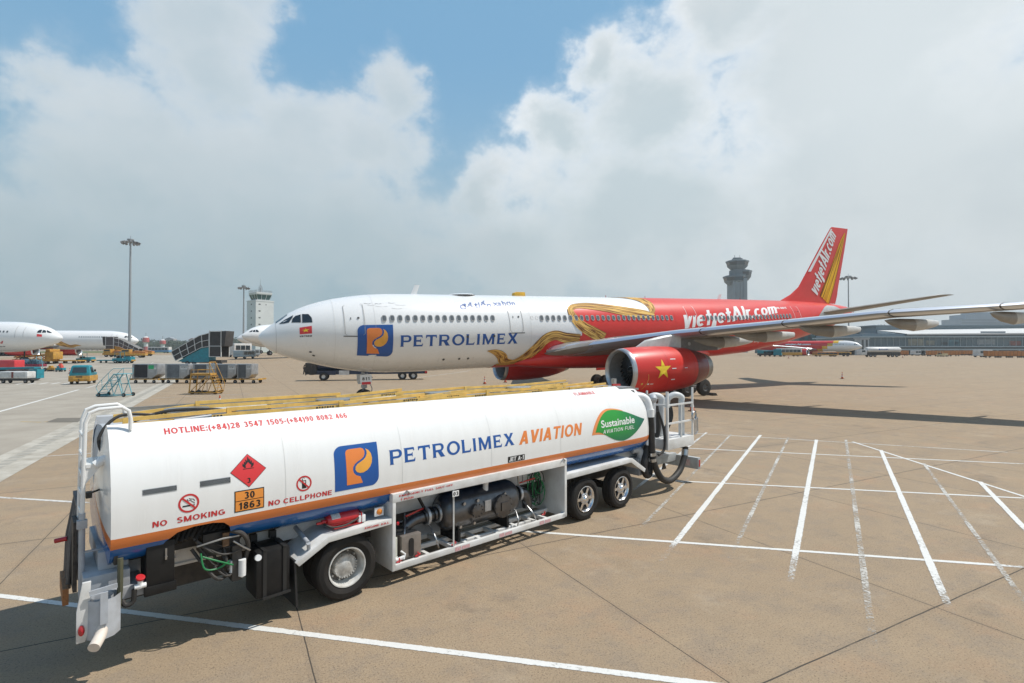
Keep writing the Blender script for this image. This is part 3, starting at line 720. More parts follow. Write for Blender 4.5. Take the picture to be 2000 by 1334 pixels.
def emblem(parent, x0, x1, y0, y1, fn, off, step, cyy):
    X = lambda u: lerp(x0, x1, u); Y = lambda v: lerp(y0, y1, v)
    T = lambda pts: [(X(a), Y(b)) for a, b in pts]
    sq = [(0, 0), (.82, 0)] + circ(.82, .2, .18, .2, 10, -90, 0) + [(1, 1), (.18, 1)] + circ(.18, .82, .18, .18, 10, 90, 180)
    o = decal('logo', poly2d(T(sq)), fn, off, bluet, parent, cy=cyy)
    p = [(.26, .1), (.25, .83), (.275, .885), (.33, .905), (.6, .905), (.655, .88), (.685, .82), (.682, .75), (.655, .69), (.6, .645), (.52, .605), (.45, .555), (.405, .49), (.40, .42), (.42, .35), (.47, .295), (.54, .265), (.565, .26), (.575, .22), (.61, .13), (.615, .1)]
    decal('letter', poly2d(T(p)), fn, off + step, oranget, o, cy=cyy)
    d = [(.71, .875), (.78, .83), (.83, .75), (.85, .64), (.84, .54), (.80, .45), (.73, .375), (.64, .335), (.555, .335), (.49, .365), (.455, .42), (.46, .485), (.50, .54), (.57, .58), (.65, .625), (.705, .68), (.735, .75), (.735, .82)]
    decal('flame_drop', poly2d(T(d)), fn, off + step, dropm, o, cy=cyy)
dropm = mat('drop_yellow', (.86, .40, .06), .35, var=.06, scale=2)
CUT = .035
def tdec(name, art, m, lay=0, par=None, label=None): return decal(name, art, tank_pt, .003 + .0022 * lay, m, par or tk, cy=CUT, label=label)
emblem(tk, -.22, .515, 1.475, 2.155, tank_pt, .003, .0022, CUT)
tdec('name_lettering', fit(word('PETROLIMEX'), .715, 3.5, 1.742, 1.99), bluet)
tdec('name_lettering', fit(btext('AVIATION', .24, .12), 3.62, 5.60, 1.728, 1.99), oranget)
tdec('hotline_lettering', fit(btext('HOTLINE:(+84)28 3547 1505-(+84)90 8082 466', 0, .14), -2.375, .14, 2.628, 2.735, cap=(0, 1)), redt)
tdec('warning_lettering', fit(btext('NO'), -2.55, -2.395, 1.456, 1.527), redt)
tdec('warning_lettering', fit(btext('SMOKING'), -2.29, -1.74, 1.456, 1.527), redt)
tdec('warning_lettering', fit(btext('NO'), -1.19, -1.03, 1.452, 1.522), redt)
tdec('warning_lettering', fit(btext('CELLPHONE'), -.985, -.27, 1.447, 1.517), redt)
tdec('warning_lettering', fit(btext('FLAMMABLE'), 5.76, 6.5, 2.668, 2.768), redt)
# hazard diamond and number plate
def shp(c, pts, k=1.0): return [(c[0] + a * k, c[1] + b * k) for a, b in pts]
cD = (-1.44, 1.986); dm = [(0, -.228), (.232, 0), (0, .228), (-.232, 0)]
dd = tdec('hazard_diamond', poly2d(shp(cD, dm)), black)
tdec('field', poly2d(shp(cD, dm, .965)), signred, 1, dd)
fl = [(-.05, .0), (-.075, .03), (-.07, .065), (-.055, .045), (-.05, .085), (-.03, .07), (-.035, .115), (-.012, .09), (-.002, .15), (.02, .10), (.03, .12), (.032, .075), (.05, .095), (.05, .05), (.068, .066), (.072, .03), (.05, 0), (.03, .0), (.04, .03), (.02, .05), (.0, .075), (-.02, .05), (-.036, .03), (-.03, 0)]
tdec('flame', join2d(poly2d(shp((cD[0], cD[1] + .04), fl)), rect(cD[0] - .07, cD[0] + .07, cD[1] + .022, cD[1] + .03)), black, 2, dd)
tdec('numeral', fit(btext('3'), cD[0] - .022, cD[0] + .022, cD[1] - .165, cD[1] - .10), black, 2, dd)
pp = tdec('hazard_plate', rect(-1.625, -1.245, 1.448, 1.732), black)
tdec('field', join2d(rect(-1.612, -1.258, 1.461, 1.588), rect(-1.612, -1.258, 1.598, 1.719)), signor, 1, pp)
tdec('numeral', join2d(fit(btext('30'), -1.50, -1.37, 1.612, 1.705), fit(btext('1863'), -1.575, -1.295, 1.478, 1.572)), black, 2, pp)
def ban(cx, cy, r, icon, nm):
    o = tdec(nm, poly2d(circ(cx, cy, r, r), circ(cx, cy, r * .80, r * .80)), redt)
    tdec('icon', icon, black, 0, o)
    tdec('slash', stroke([(cx - r * .6, cy + r * .6), (cx + r * .6, cy - r * .6)], r * .19), redt, 1, o)
c = (-2.16, 1.682)
ban(c[0], c[1], .118, join2d(rect(c[0] - .07, c[0] + .035, c[1] - .04, c[1] - .022), rect(c[0] + .04, c[0] + .05, c[1] - .04, c[1] - .022), rect(c[0] + .055, c[0] + .065, c[1] - .04, c[1] - .022),
    stroke([(c[0] - .02, c[1] + .055), (c[0] - .01, c[1] + .03), (c[0] + .02, c[1] + .035), (c[0] + .04, c[1] + .01), (c[0] + .06, c[1] + .0), (c[0] + .06, c[1] - .015)], .008), stroke([(c[0] + .0, c[1] + .06), (c[0] + .02, c[1] + .05), (c[0] + .05, c[1] + .045), (c[0] + .068, c[1] + .02)], .008)), 'no_smoking_sign')
c = (-.69, 1.685)
ph = poly2d([(c[0] - .03, c[1] - .07), (c[0] + .03, c[1] - .07), (c[0] + .03, c[1] + .045), (c[0] - .03, c[1] + .045)], [(c[0] - .02, c[1] + .005), (c[0] + .02, c[1] + .005), (c[0] + .02, c[1] + .035), (c[0] - .02, c[1] + .035)])
ban(c[0], c[1], .112, join2d(ph, rect(c[0] - .028, c[0] - .018, c[1] + .045, c[1] + .075), stroke(circ(c[0] - .02, c[1] + .06, .03, .03, 8, 20, 120), .006)), 'no_phone_sign')
# ventilation grilles: dark opening with a steel mesh
for a, b, y0, y1 in ((-2.65, -2.29, 1.866, 1.932), (-2.03, -1.67, 1.86, 1.935)):
    g_ = tdec('vent_grille', rect(a, b, y0, y1), black)
    arts = [rect(a, b, y0, y0 + .005), rect(a, b, y1 - .005, y1)]
    k = a - .06
    while k < b:
        for sg in (1, -1):
            p, q = (k, y0 if sg > 0 else y1), (k + .062, y1 if sg > 0 else y0)
            ts = [max(0, (a - p[0]) / .062), min(1, (b - p[0]) / .062)]
            if ts[0] < ts[1]: arts.append(stroke([(lerp(p[0], q[0], t), lerp(p[1], q[1], t)) for t in ts], .0055))
        k += .031
    mesh_a = [x for x in arts[2:]]
    tdec('mesh', join2d(*arts[:2], *mesh_a[0::2]), steel, 1, g_); tdec('mesh', join2d(*mesh_a[1::2]), steel, 2, g_)
# leaf emblem
def bez(p0, p1, p2, p3, n=14): return [tuple((1 - t) ** 3 * a + 3 * (1 - t) ** 2 * t * b + 3 * (1 - t) * t * t * c + t ** 3 * d for a, b, c, d in zip(p0, p1, p2, p3)) for t in [i / n for i in range(n)]]
lf_o = bez((5.91, 1.665), (5.94, 1.80), (6.18, 2.2), (6.60, 2.235)) + bez((6.60, 2.235), (6.9, 2.235), (7.1, 2.17), (7.2, 2.14)) + bez((7.2, 2.14), (6.9, 1.95), (6.6, 1.75), (6.45, 1.62)) + bez((6.45, 1.62), (6.3, 1.645), (6.1, 1.68), (5.91, 1.665))
lo = tdec('leaf_emblem', poly2d(lf_o), mat('leaf_orange', (.78, .27, .08), .4, var=.05, scale=1.5))
lg = bez((6.04, 1.715), (6.15, 1.95), (6.38, 2.2), (6.72, 2.195)) + bez((6.72, 2.195), (7.2, 2.19), (7.65, 1.96), (8.04, 1.865)) + bez((8.04, 1.865), (7.85, 1.68), (7.5, 1.43), (7.1, 1.415)) + bez((7.1, 1.415), (6.6, 1.44), (6.35, 1.74), (6.04, 1.715))
def leaf_mat():
    m = bpy.data.materials.new('leaf_green'); m.use_nodes = True; nt = m.node_tree; b = nt.nodes['Principled BSDF']; L = nt.links.new
    b.inputs['Roughness'].default_value = .35
    tc = nt.nodes.new('ShaderNodeTexCoord'); sp = nt.nodes.new('ShaderNodeSeparateXYZ'); L(tc.outputs['Object'], sp.inputs[0])
    r = nt.nodes.new('ShaderNodeMapRange'); r.inputs[1].default_value = 6.9; r.inputs[2].default_value = 8.1; L(sp.outputs[0], r.inputs[0])
    z = nt.nodes.new('ShaderNodeMapRange'); z.inputs[1].default_value = 2.0; z.inputs[2].default_value = 1.5; L(sp.outputs[2], z.inputs[0])
    a = nt.nodes.new('ShaderNodeMath'); a.operation = 'MAXIMUM'; L(r.outputs[0], a.inputs[0]); L(z.outputs[0], a.inputs[1])
    cr = nt.nodes.new('ShaderNodeValToRGB'); e = cr.color_ramp.elements; e[0].color = (.02, .30, .035, 1); e[1].color = (.004, .10, .09, 1); L(a.outputs[0], cr.inputs[0]); L(cr.outputs[0], b.inputs['Base Color']); return m
tdec('leaf', poly2d(lg), leaf_mat(), 1, lo)
tdec('leaf_lettering', fit(text2d('Sustainable', .018, 0, 1.0), 6.27, 7.6, 1.80, 1.975), whitei, 2, lo)
tdec('leaf_lettering', fit(btext('AVIATION FUEL', .14, .2, .15, .13), 6.32, 7.56, 1.662, 1.748), whitei, 2, lo)
jp = tdec('grade_plate', rect(3.315, 3.77, 1.412, 1.528), black)
tdec('grade_lettering', fit(btext('JET A-1', .1, .1), 3.345, 3.745, 1.428, 1.512), whitei, 1, jp)
# lettering seen on the left bulkhead
def endpt(x, y, off): return Vector((S0 - .155 - off + .09 * ((y - 1.25) ** 2 + 0 * x), y, x))
# ---- wheels
def tyre_prof(r, w):
    p = [(0.04, r * .60), (.02, r * .66), (.0, r * .78), (.012, r * .92), (.035, r * .975), (.06, r * .995)]
    q = [(.06 + (w - .12) * i / 12, r * (1.0 if i % 3 else .978)) for i in range(1, 12)]
    return p + q + [(w - a, b) for a, b in p[::-1]]
def wheel(s, y0, r, kind, w=.29):
    o = thing('wheel', '', '', (s, y0, r)); o.parent = tk
    for k in ('label', 'category'): del o[k]
    mb = MB(); mb.lathe(tyre_prof(r, w), (0, 0, 0), (0, 1, 0), 56, ms=None)
    for a in range(3):
        pass
    mb.build('tyre', tyre_m, o, ang=25)
    mb = MB()
    if kind == 'deep':
        mb.lathe([(.035, r * .615), (.02, r * .61), (.022, r * .575), (.05, r * .55), (.16, r * .53), (.2, r * .5)], (0, 0, 0), (0, 1, 0), 56)
        mb.lathe([(.2, r * .51), (.2, r * .36), (.17, r * .33)], (0, 0, 0), (0, 1, 0), 56, ms=lambda i, j: 1)
        mb.build('rim', [rimw, mat('rim_dark', (.16, .15, .14), .5, metal=.4, var=.1)], o)
        mb = MB(); mb.lathe([(.2, r * .37), (.11, r * .36), (.095, r * .33), (.09, r * .2), (.06, r * .1), (.055, .001)], (0, 0, 0), (0, 1, 0), 40)
        for i in range(26): a = 2 * math.pi * i / 26; mb.cyl((math.cos(a) * r * .345, .112, math.sin(a) * r * .345), (math.cos(a) * r * .345, .075, math.sin(a) * r * .345), .011, n=7)
        for i in range(10): a = 2 * math.pi * i / 10; mb.cyl((math.cos(a) * r * .44, .2, math.sin(a) * r * .44), (math.cos(a) * r * .44, .16, math.sin(a) * r * .44), .016, n=6)
        mb.build('hub', mat('hub_grey', (.64, .64, .62), .45, metal=.2, var=.09, scale=12, dirt=(.25, .23, .2)), o)
    else:
        mb.lathe([(.045, r * .615), (.015, r * .615), (.012, r * .585), (.03, r * .55), (.075, r * .53), (.1, r * .5)], (0, 0, 0), (0, 1, 0), 56)
        for i in range(6):
            a = 2 * math.pi * i / 6; b = a + 2 * math.pi / 12
            M_ = Matrix.Rotation(a, 4, 'Y')
            mb.box(r * .2, r * .53, .055, .09, -.032, .032, 0, M_)
            M_ = Matrix.Rotation(b, 4, 'Y'); mb.box(r * .34, r * .52, .085, .1, -.045, .045, 1, M_)
        mb.lathe([(.07, r * .28), (.045, r * .27), (.03, r * .16), (.0, r * .13), (-.01, r * .1), (-.012, .001)], (0, 0, 0), (0, 1, 0), 32)
        mb.lathe([(.1, r * .52), (.1, .02)], (0, 0, 0), (0, 1, 0), 40, ms=lambda i, j: 1)
        for i in range(10): a = 2 * math.pi * i / 10 + .2; mb.cyl((math.cos(a) * r * .22, .06, math.sin(a) * r * .22), (math.cos(a) * r * .22, .028, math.sin(a) * r * .22), .014, n=6)
        mb.build('rim', [chrome, black], o)
    return o
RW = .495
wheel(0, .0, RW, 'deep'); wheel(0, 1.9, RW, 'deep')
for y in (.33, 2.23): wheel(0, y, RW, 'deep')
for s in (5.71, 7.07): wheel(s, .0, .475, 'alu', .3); wheel(s, 2.2, .475, 'alu', .3)
mb = MB()
for s in (0, 5.71, 7.07): mb.cyl((s, .2, .47), (s, 2.3, .47), .09)
mb.build('axle', dark, tk)
# ---- chassis
mb = MB()
for y in (.62, 1.8): mb.box(-2.95, 9.0, y, y + .08, .93, 1.23)
mb.box(-2.28, -1.0, .60, .621, .93, .97); mb.box(-2.95, 8.9, .6, .618, 1.2, 1.235)
for s in (-2.6, -1.2, 1.4, 3.0, 4.9, 6.4, 8.3): mb.box(s, s + .09, .69, 1.8, .98, 1.2)
mb.box(-1.25, 7.9, .52, .6, 1.2, 1.29)
mb.build('chassis_frame', white2, tk, bevel=.008)
mb = MB()
for s in (-2.2, -1.9, -2.35): 
    for z in (1.04, 1.14): mb.cyl((s, .6, z), (s, .585, z), .018, n=6)
mb.build('bolt', steel, tk)
mb = MB(); mb.box(-2.9, 8.5, .7, 1.8, .62, .95); mb.cyl((-1, 1.25, .6), (4, 1.25, .6), .18)
mb.cyl((1.0, 1.9, .62), (3.0, 1.9, .62), .3); mb.build('underbody', dark, tk)
# left wheel arch with tube bracket
fp = [(-.82, .80), (-.345, 1.065), (.73, 1.11), (.73, 1.085), (-.35, 1.035), (-.81, .775)]
mb = MB(); mb.prism(fp, -.02, .66, 'xz'); mb.prism([(-.82, .80), (-.345, 1.065), (.73, 1.11), (.73, 1.02), (-.33, .975), (-.77, .735)], -.045, -.018, 'xz')
fo = mb.build('wheel_arch', white2, tk, bevel=.006)
mb = MB(); mb.tube([(-.62, .02, 1.02), (-.6, .3, 1.05), (-.58, .65, 1.1)], .035, 12); mb.cyl((-.62, .0, 1.02), (-.6, .03, .93), .03); mb.build('tube_bracket', greyp, fo)
mb = MB(); mb.box(-.83, -.80, .0, .62, .14, .82); m_ = mb.build('mud_flap', mat('flap', (.02, .02, .021), .55, var=.1, scale=3), tk)
for v in m_.data.vertices: v.co.x += .05 * (.82 - v.co.z) ** 1.0
# fenders over the right pair
mb = MB(); mb.prism([(4.99, 1.15), (7.42, 1.17), (7.98, .83), (7.96, .80), (7.4, 1.13), (4.99, 1.11)], -.02, .7, 'xz'); mb.prism([(4.99, 1.155), (7.43, 1.175), (8.0, .83), (7.95, .745), (7.37, 1.075), (4.99, 1.04)], -.045, -.018, 'xz')
mb.build('wheel_arch', white2, tk, bevel=.006)
# plastic fuel tank with straps
mb = MB(); mb.box(-1.34, -.87, .02, .52, .40, 1.06); ft = mb.build('fuel_tank', blackp, tk, bevel=.05)
mb = MB()
for s in (-1.25, -.98):
    mb.box(s, s + .05, .005, .03, .40, 1.05); mb.box(s, s + .05, .0, .6, 1.055, 1.072); mb.box(s - .02, s + .07, .5, .58, 1.05, 1.16)
mb.bar((-1.26, -.01, .41), (-.88, -.01, .42), .03); mb.build('strap', mat('strap', (.02, .02, .02), .5, var=.1), ft)
mb = MB(); mb.cyl((-1.31, .06, .98), (-1.32, -.02, 1.0), .042, n=16); mb.build('filler_cap', whitei, ft)
# black lockers under the notch
mb = MB(); mb.box(-2.6, -2.3, .06, .5, .93, 1.47); mb.box(-2.62, -2.28, .03, .1, .84, .95); bb = mb.build('locker', blackp, tk, bevel=.008)
mb = MB(); mb.box(-2.405, -2.385, .045, .06, 1.24, 1.38); mb.cyl((-2.395, .05, 1.28), (-2.395, .035, 1.28), .014); mb.build('handle', steel, bb)
# hoses, valves and filter cartridges between locker and fuel tank
mb = MB(); rr = random.Random(3)
mb.box(-1.95, -1.5, .2, .6, 1.1, 1.4); mb.box(-1.62, -1.5, .1, .4, .72, 1.2)
for i in range(9):
    a = (-2.2 + rr.random() * .5, .12 + rr.random() * .2, 1.15 + rr.random() * .25); b = (-1.75 + rr.random() * .35, .1 + rr.random() * .3, .85 + rr.random() * .4)
    mb.tube([a, (lerp(a[0], b[0], .5), .05 + rr.random() * .1, min(a[2], b[2]) - .05), b], .012 + .012 * rr.random(), 7, 0, 6)
mb.tube([(-1.65, .1, 1.42), (-1.5, .05, 1.35), (-1.42, .1, 1.15), (-1.46, .2, .85)], .03, 8, 0, 6)
mb.build('pipework', dark, tk)
mb = MB(); mb.tube([(-2.0, .1, 1.2), (-1.96, .05, 1.0), (-1.78, .08, .96), (-1.66, .08, 1.02)], .012, 7, 0, 6); mb.tube([(-1.98, .1, 1.15), (-1.8, .05, 1.06), (-1.62, .07, .96)], .012, 7, 0, 6); mb.build('air_hose', greenh, tk)
mb = MB(); mb.cyl((-1.5, .08, .78), (-1.5, .08, 1.0), .048, n=16); mb.cyl((-1.5, .08, .76), (-1.5, .08, .78), .02); mb.cyl((-1.61, .14, .84), (-1.61, .14, 1.0), .04)
mb.build('filter_cartridge', whitei, tk)
mb = MB(); mb.box(-1.74, -1.66, .1, .14, 1.22, 1.4); mb.build('junction_box', rustb, tk)
mb = MB(); mb.tube([(-2.05, .1, 1.3), (-1.75, .07, 1.34), (-1.5, .1, 1.33)], .014, 7); mb.tube([(-1.62, .06, 1.28), (-1.5, .05, 1.18), (-1.4, .08, 1.1)], .012); mb.build('pipe', steel, tk)
# drain valve and dipstick left of the locker
mb = MB(); mb.cyl((-2.72, .05, .99), (-2.6, .05, .99), .03); mb.cyl((-2.66, .05, .97), (-2.66, .05, 1.06), .028); mb.build('drain_valve', whitei, tk)
mb = MB(); mb.lathe([(-.012, .05), (.012, .05)], (-2.66, .05, 1.09), (.2, -.5, 1), 12, 0, True); mb.build('hand_wheel', redp, tk)
mb = MB(); mb.tube([(-2.72, .05, .97), (-2.73, .05, .83), (-2.8, .05, .8), (-2.84, .08, .86)], .028, 8, 0, 5); mb.build('drain_hose', rubber, tk)
mb = MB(); mb.tube([(-2.86, .05, 1.38), (-2.86, .05, 1.0), (-2.88, .05, .78)], .03, 9); mb.build('drain_pipe', mat('olive', (.10, .10, .06), .5, var=.1), tk)
# ---- left end: step box, exhaust guard, lamp board, ladder
mb = MB(); mb.box(-3.2, -2.75, .15, 1.2, 1.0, 1.2); mb.box(-3.05, -2.75, .3, 1.6, 1.2, 1.42); mb.box(-3.22, -2.6, .1, .62, .86, 1.0)
mb.build('step_box', greyp, tk, bevel=.01)
mb = MB()
hc = [(-3.04 + .155 * math.cos(R(a)), .02 - .13 * math.sin(R(a))) for a in range(0, 181, 15)]
pts = [(-2.86, -.02), (-2.93, -.12), (-3.02, -.16), (-3.12, -.12), (-3.2, -.02)]
mb.loft([[Vector((x, y, z)) for x, y in pts] for z in (.56, 1.0)], caps=False, closed=False)
mb.loft([[Vector((x, y + .008, z)) for x, y in pts] for z in (.56, 1.0)], caps=False, closed=False)
mb.bar((-3.03, -.17, 1.1), (-3.03, -.17, .74), .07, .02); mb.bar((-3.16, -.1, 1.1), (-2.9, -.1, 1.12), .02, .05)
mb.build('exhaust_guard', greyp, tk)  # darker grey chosen to stand in for shade from tank and ladder
mb = MB(); mb.lathe([(0, .09), (.02, .105), (.4, .105)], (-3.03, .02, .6), (0, 0, 1), 22); mb.cyl((-3.03, .02, .62), (-3.03, .02, .63), .1); mb.build('silencer', greyp, tk)
mb = MB(); mb.tube([(-3.03, -.03, .8), (-3.03, -.08, .72), (-3.06, -.16, .62), (-3.13, -.3, .56)], .06, 14, 0, 5); mb.build('exhaust_pipe', cream, tk)
mb = MB(); mb.prism([(-3.27, .55), (-3.19, .55), (-3.17, .62), (-3.14, 1.22), (-3.22, 1.22), (-3.27, .9)], -.06, -.02, 'xz'); lb = mb.build('lamp_board', white2, tk, bevel=.006)
mb = MB(); mb.lathe([(0, .001), (.001, .032), (.02, .03), (.035, .001)], (-3.225, -.06, .69), (0, -1, 0), 16); o_ = mb.build('tail_lamp', redlens, lb)
for v in o_.data.vertices: v.co.z = .69 + (v.co.z - .69) * 1.9
mb = MB()
for y in (.42, .92):
    mb.tube([(-3.2, y, .95), (-3.2, y, 1.9), (-3.18, y, 2.98), (-3.14, y, 3.1), (-3.05, y, 3.14), (-2.82, y, 3.15), (-2.75, y, 3.1), (-2.73, y, 3.0), (-2.73, y, 2.86)], .024, 10)
for k in range(8): mb.cyl((-3.2, .42, 1.15 + k * .24), (-3.2, .92, 1.15 + k * .24), .016)
mb.box(-3.17, -3.02, .4, .95, 2.44, 2.48); mb.prism([(-3.17, 2.44), (-3.03, 2.44), (-3.17, 2.25)], .41, .43, 'xz')
mb.build('ladder', white, tk)
mb = MB(); mb.cyl((-3.2, .42, .95), (-3.2, .42, 1.9), .032); mb.box(-3.25, -3.15, .38, .46, 1.72, 1.82); mb.box(-3.2, -2.95, .4, .43, 1.42, 1.44); mb.build('ladder_sleeve', greyp, tk)
mb = MB(); mb.tube([(-2.93, .42, 2.52), (-3.0, .42, 2.52), (-3.08, .42, 2.46)], .055, 14); mb.cyl((-2.97, .42, 2.52), (-2.99, .42, 2.52), .062); mb.build('vent_pipe', whitei, tk)
mb = MB(); mb.box(-3.16, -3.1, .5, .6, 2.05, 2.12); mb.bar((-3.13, .55, 2.1), (-2.98, .6, 2.13), .02); mb.build('camera', dark, tk)
# folded side rails and mesh panel carried on the left end
mb = MB()
for q, y in enumerate((1.05, 1.3, 1.6)): mb.tube([(-3.2, y, 1.86), (-3.28, y - .1, 1.4), (-3.3, y - .12, .86)], .028, 9)
mb.bar((-3.2, 1.0, 1.85), (-3.2, 1.7, 1.9), .05); mb.build('folded_rail', mat('old_rail', (.16, .15, .145), .55, metal=.5, var=.15), tk)
mb = MB(); mb.box(-3.27, -3.23, .62, 1.0, .9, 1.75); mb.build('tread_panel', mat('tread', (.10, .09, .08), .6, metal=.5, var=.2, scale=14, bump=.5, bscale=25), tk)
mb = MB(); mb.box(-3.36, -3.3, .75, 1.5, .72, .92); mb.build('reflector', mat('reflector_orange', (.36, .16, .06), .6, var=.15, scale=20, bump=.4, bscale=60), tk)
mb = MB(); mb.cyl((-3.3, 1.2, 1.42), (-3.42, 1.25, 1.4), .03); mb.build('grip', redp, tk)
# ---- open pump bay
mb = MB()
mb.prism([(.74, 1.50), (4.99, 1.50), (4.99, 1.355), (.74, 1.355)], -.05, .06, 'xz')
mb.box(.74, .80, -.05, .9, .24, 1.355); mb.box(4.92, 4.99, -.05, .9, .25, 1.355); mb.prism([(4.92, .36), (4.99, .25), (4.92, .25), (4.78, .25)], -.05, .04, 'xz')
mb.box(.80, 4.92, -.05, .02, .24, .335); mb.box(.80, 4.92, .46, .53, .25, .33); mb.box(.8, 4.92, .86, .9, .25, .33)
for s in (1.45, 2.0, 2.28, 2.6, 3.05, 3.6, 4.1, 4.4): mb.box(s, s + .07, .02, .46 if s > 2.1 else .86, .255, .325)
for s in (2.05, 3.1): mb.box(s, s + 1.0, .14, .2, .258, .322)
bay = mb.build('pump_bay_frame', white2, tk, bevel=.006)
mb = MB(); mb.box(.80, 4.92, .88, .9, .33, 1.36); mb.box(1.1, 1.9, .86, .885, .6, 1.2); mb.box(1.2, 1.6, .85, .865, .75, .95); mb.build('back_panel', greyp, bay)
mb = MB(); mb.tube([(.93, -.06, 1.46), (1.0, -.06, 1.52), (1.07, -.06, 1.46)], .01); mb.build('lifting_eye', steel, bay); mb = MB(); mb.tube([(4.8, -.06, 1.46), (4.87, -.06, 1.52), (4.94, -.06, 1.46)], .01); mb.build('lifting_eye', steel, bay)
def bayfn(x, y, off): return Vector((x, -.05 - off, y))
decal('bay_lettering', join2d(fit(btext('EMERGENCY FUEL SHUT-OFF'), .86, 1.95, 1.437, 1.47), fit(btext('PUSH'), .95, 1.13, 1.37, 1.405), poly2d([(.89, 1.405), (.915, 1.405), (.9, 1.365)])), bayfn, .004, redt, bay)
for s in (2.0, 3.05, 4.15): decal('caution_label', join2d(rect(s, s + .13, .25, .32), rect(s + .15, s + .33, .255, .315)), bayfn, .004, mat('label_pink', (.66, .5, .5), .6, var=.1, scale=60, dirt=(.45, .12, .14)), bay)
decal('engine_kill_lettering', fit(btext('ENGINE KILL'), .25, .68, 1.045, 1.075), lambda x, y, o: Vector((x, -.046 - o, y)), .004, redt, tk)
# filter vessel
mb = MB(); ax = (1, 0, 0); vc = (0, .42, .84)
mb.lathe([(1.92, .001), (1.93, .14), (1.97, .24), (2.05, .32), (2.16, .355), (2.25, .36), (3.55, .36), (3.64, .35), (3.73, .31), (3.8, .23), (3.84, .12), (3.85, .001)], vc, ax, 40)
fv = mb.build('filter_vessel', dsteel, tk)
mb = MB()
for s, r_, z in ((2.55, .115, .86), (3.2, .2, .82)):
    mb.lathe([(0, r_), (.1, r_), (.1, r_ * 1.12), (.135, r_ * 1.12), (.14, r_ * 1.0), (.15, .001)], (s, .12, z), (0, -1, 0), 28)
    for i in range(10): a = 2 * math.pi * i / 10; mb.cyl((s + math.cos(a) * r_ * 1.03, -.01, z + math.sin(a) * r_ * 1.03), (s + math.cos(a) * r_ * 1.03, -.035, z + math.sin(a) * r_ * 1.03), .014, n=6)
mb.box(3.12, 3.3, -.05, -.03, .74, .9); mb.build('hatch_cover', dsteel, fv)
mb = MB(); mb.box(2.78, 2.93, .05, .07, .78, .98); mb.build('data_plate', mat('plate_grey', (.4, .4, .4), .4, metal=.4, var=.12, scale=30), fv); mb = MB(); mb.box(2.8, 3.05, .28, .3, 1.15, 1.17); mb.build('data_plate', mat('plate_grey', (.4, .4, .4), .4, metal=.4, var=.12, scale=30), fv)
mb = MB(); mb.cyl((2.95, .25, 1.1), (2.95, .25, 1.3), .055); mb.cyl((2.95, .25, 1.06), (2.95, .25, 1.1), .03); mb.ball((2.95, .25, 1.27), .065, 10); mb.build('air_eliminator', whitei, fv)
for s in (2.2, 3.4): mb = MB(); mb.box(s, s + .05, .12, .7, .32, .55); mb.build('saddle', blackp, fv)
mb = MB(); mb.tube([(2.95, .25, 1.3), (3.1, .27, 1.34), (4.0, .3, 1.36), (4.0, .3, 1.1)], .014, 8); mb.tube([(3.95, .4, 1.3), (3.98, .4, 1.0), (4.02, .42, .9)], .02, 8); mb.build('pipe', steel, fv)
# pipes, valves
mb = MB(); mb.tube([(1.12, .4, .62), (1.3, .4, .78), (1.5, .41, .84), (1.92, .42, .85)], .1, 20, 0, 5)
for s in (1.62, 1.82): mb.cyl((s, .42, .845), (s + .04, .42, .85), .14, n=22)
mb.build('fuel_pipe', dsteel, tk); mb = MB(); mb.tube([(3.84, .42, .84), (4.1, .42, .84), (4.22, .42, .7), (4.25, .42, .5)], .11, 18, 0, 4); mb.cyl((3.92, .42, .84), (3.98, .42, .84), .16, n=22); mb.build('fuel_pipe', dsteel, tk)
mb = MB(); mb.bar((1.65, .42, 1.0), (1.2, .3, .97), .025); mb.bar((4.0, .42, 1.05), (4.35, .3, 1.12), .025); mb.build('valve_lever', redp, tk)
mb = MB(); mb.bar((1.66, .42, .98), (1.45, .36, 1.3), .04); mb.build('crank', black, tk)
mb = MB(); mb.lathe([(0, .15), (.06, .15), (.07, .17), (.1, .17), (.1, .001)], (1.12, .42, .68), (0, 0, 1), 24); mb.cyl((1.0, .5, .82), (1.4, .4, .86), .03); mb.build('pump', dsteel, tk)
mb = MB(); mb.box(.98, 1.36, .06, .3, .3, .72); bx = mb.build('sump_box', bronze, tk, bevel=.015)
mb = MB(); mb.prism([(p[0], p[1]) for p in circ(1.16, .62, .045, .045, 9, 0, 180) + circ(1.16, .4, .045, .045, 9, 180, 360)], .045, .06, 'xz'); mb.build('sight_glass', black, bx)
mb = MB(); mb.cyl((.87, .12, .4), (.87, .12, .72), .05, n=14); mb.build('sample_jar', mat('jar', (.55, .57, .5), .08, coat=.5, var=.05), tk)
mb = MB(); mb.cyl((.87, .12, .34), (.87, .12, .4), .062); mb.cyl((.87, .06, .36), (1.0, .02, .4), .03); mb.tube([(.95, .04, .5), (1.02, .02, .44), (.98, 0, .37)], .015); mb.build('sample_valve', whitei, tk)
for s, z in ((.86, .33), (1.22, .34), (1.98, .345), (4.3, .4)):
    mb = MB(); mb.cyl((s, .03, z), (s + .1, .03, z + .03), .015); mb.bar((s + .04, .0, z), (s + .02, -.03, z + .09), .02); mb.build('tap', redp, tk)
mb = MB(); mb.bar((1.98, -.03, .33), (1.98, -.03, 1.36), .022); po = mb.build('stay_rod', white2, tk)
mb = MB(); mb.box(1.93, 2.07, -.07, -.062, 1.24, 1.34); sg = mb.build('number_plate', whitei, tk)
decal('number', fit(btext('03'), 1.945, 2.055, 1.26, 1.325), lambda x, y, o: Vector((x, -.07 - o, y)), .003, black, sg)
mb = MB(); mb.cyl((.84, -.02, 1.0), (.86, -.04, 1.0), .028); mb.build('stop_button', redp, tk)
mb = MB(); rr = random.Random(5)
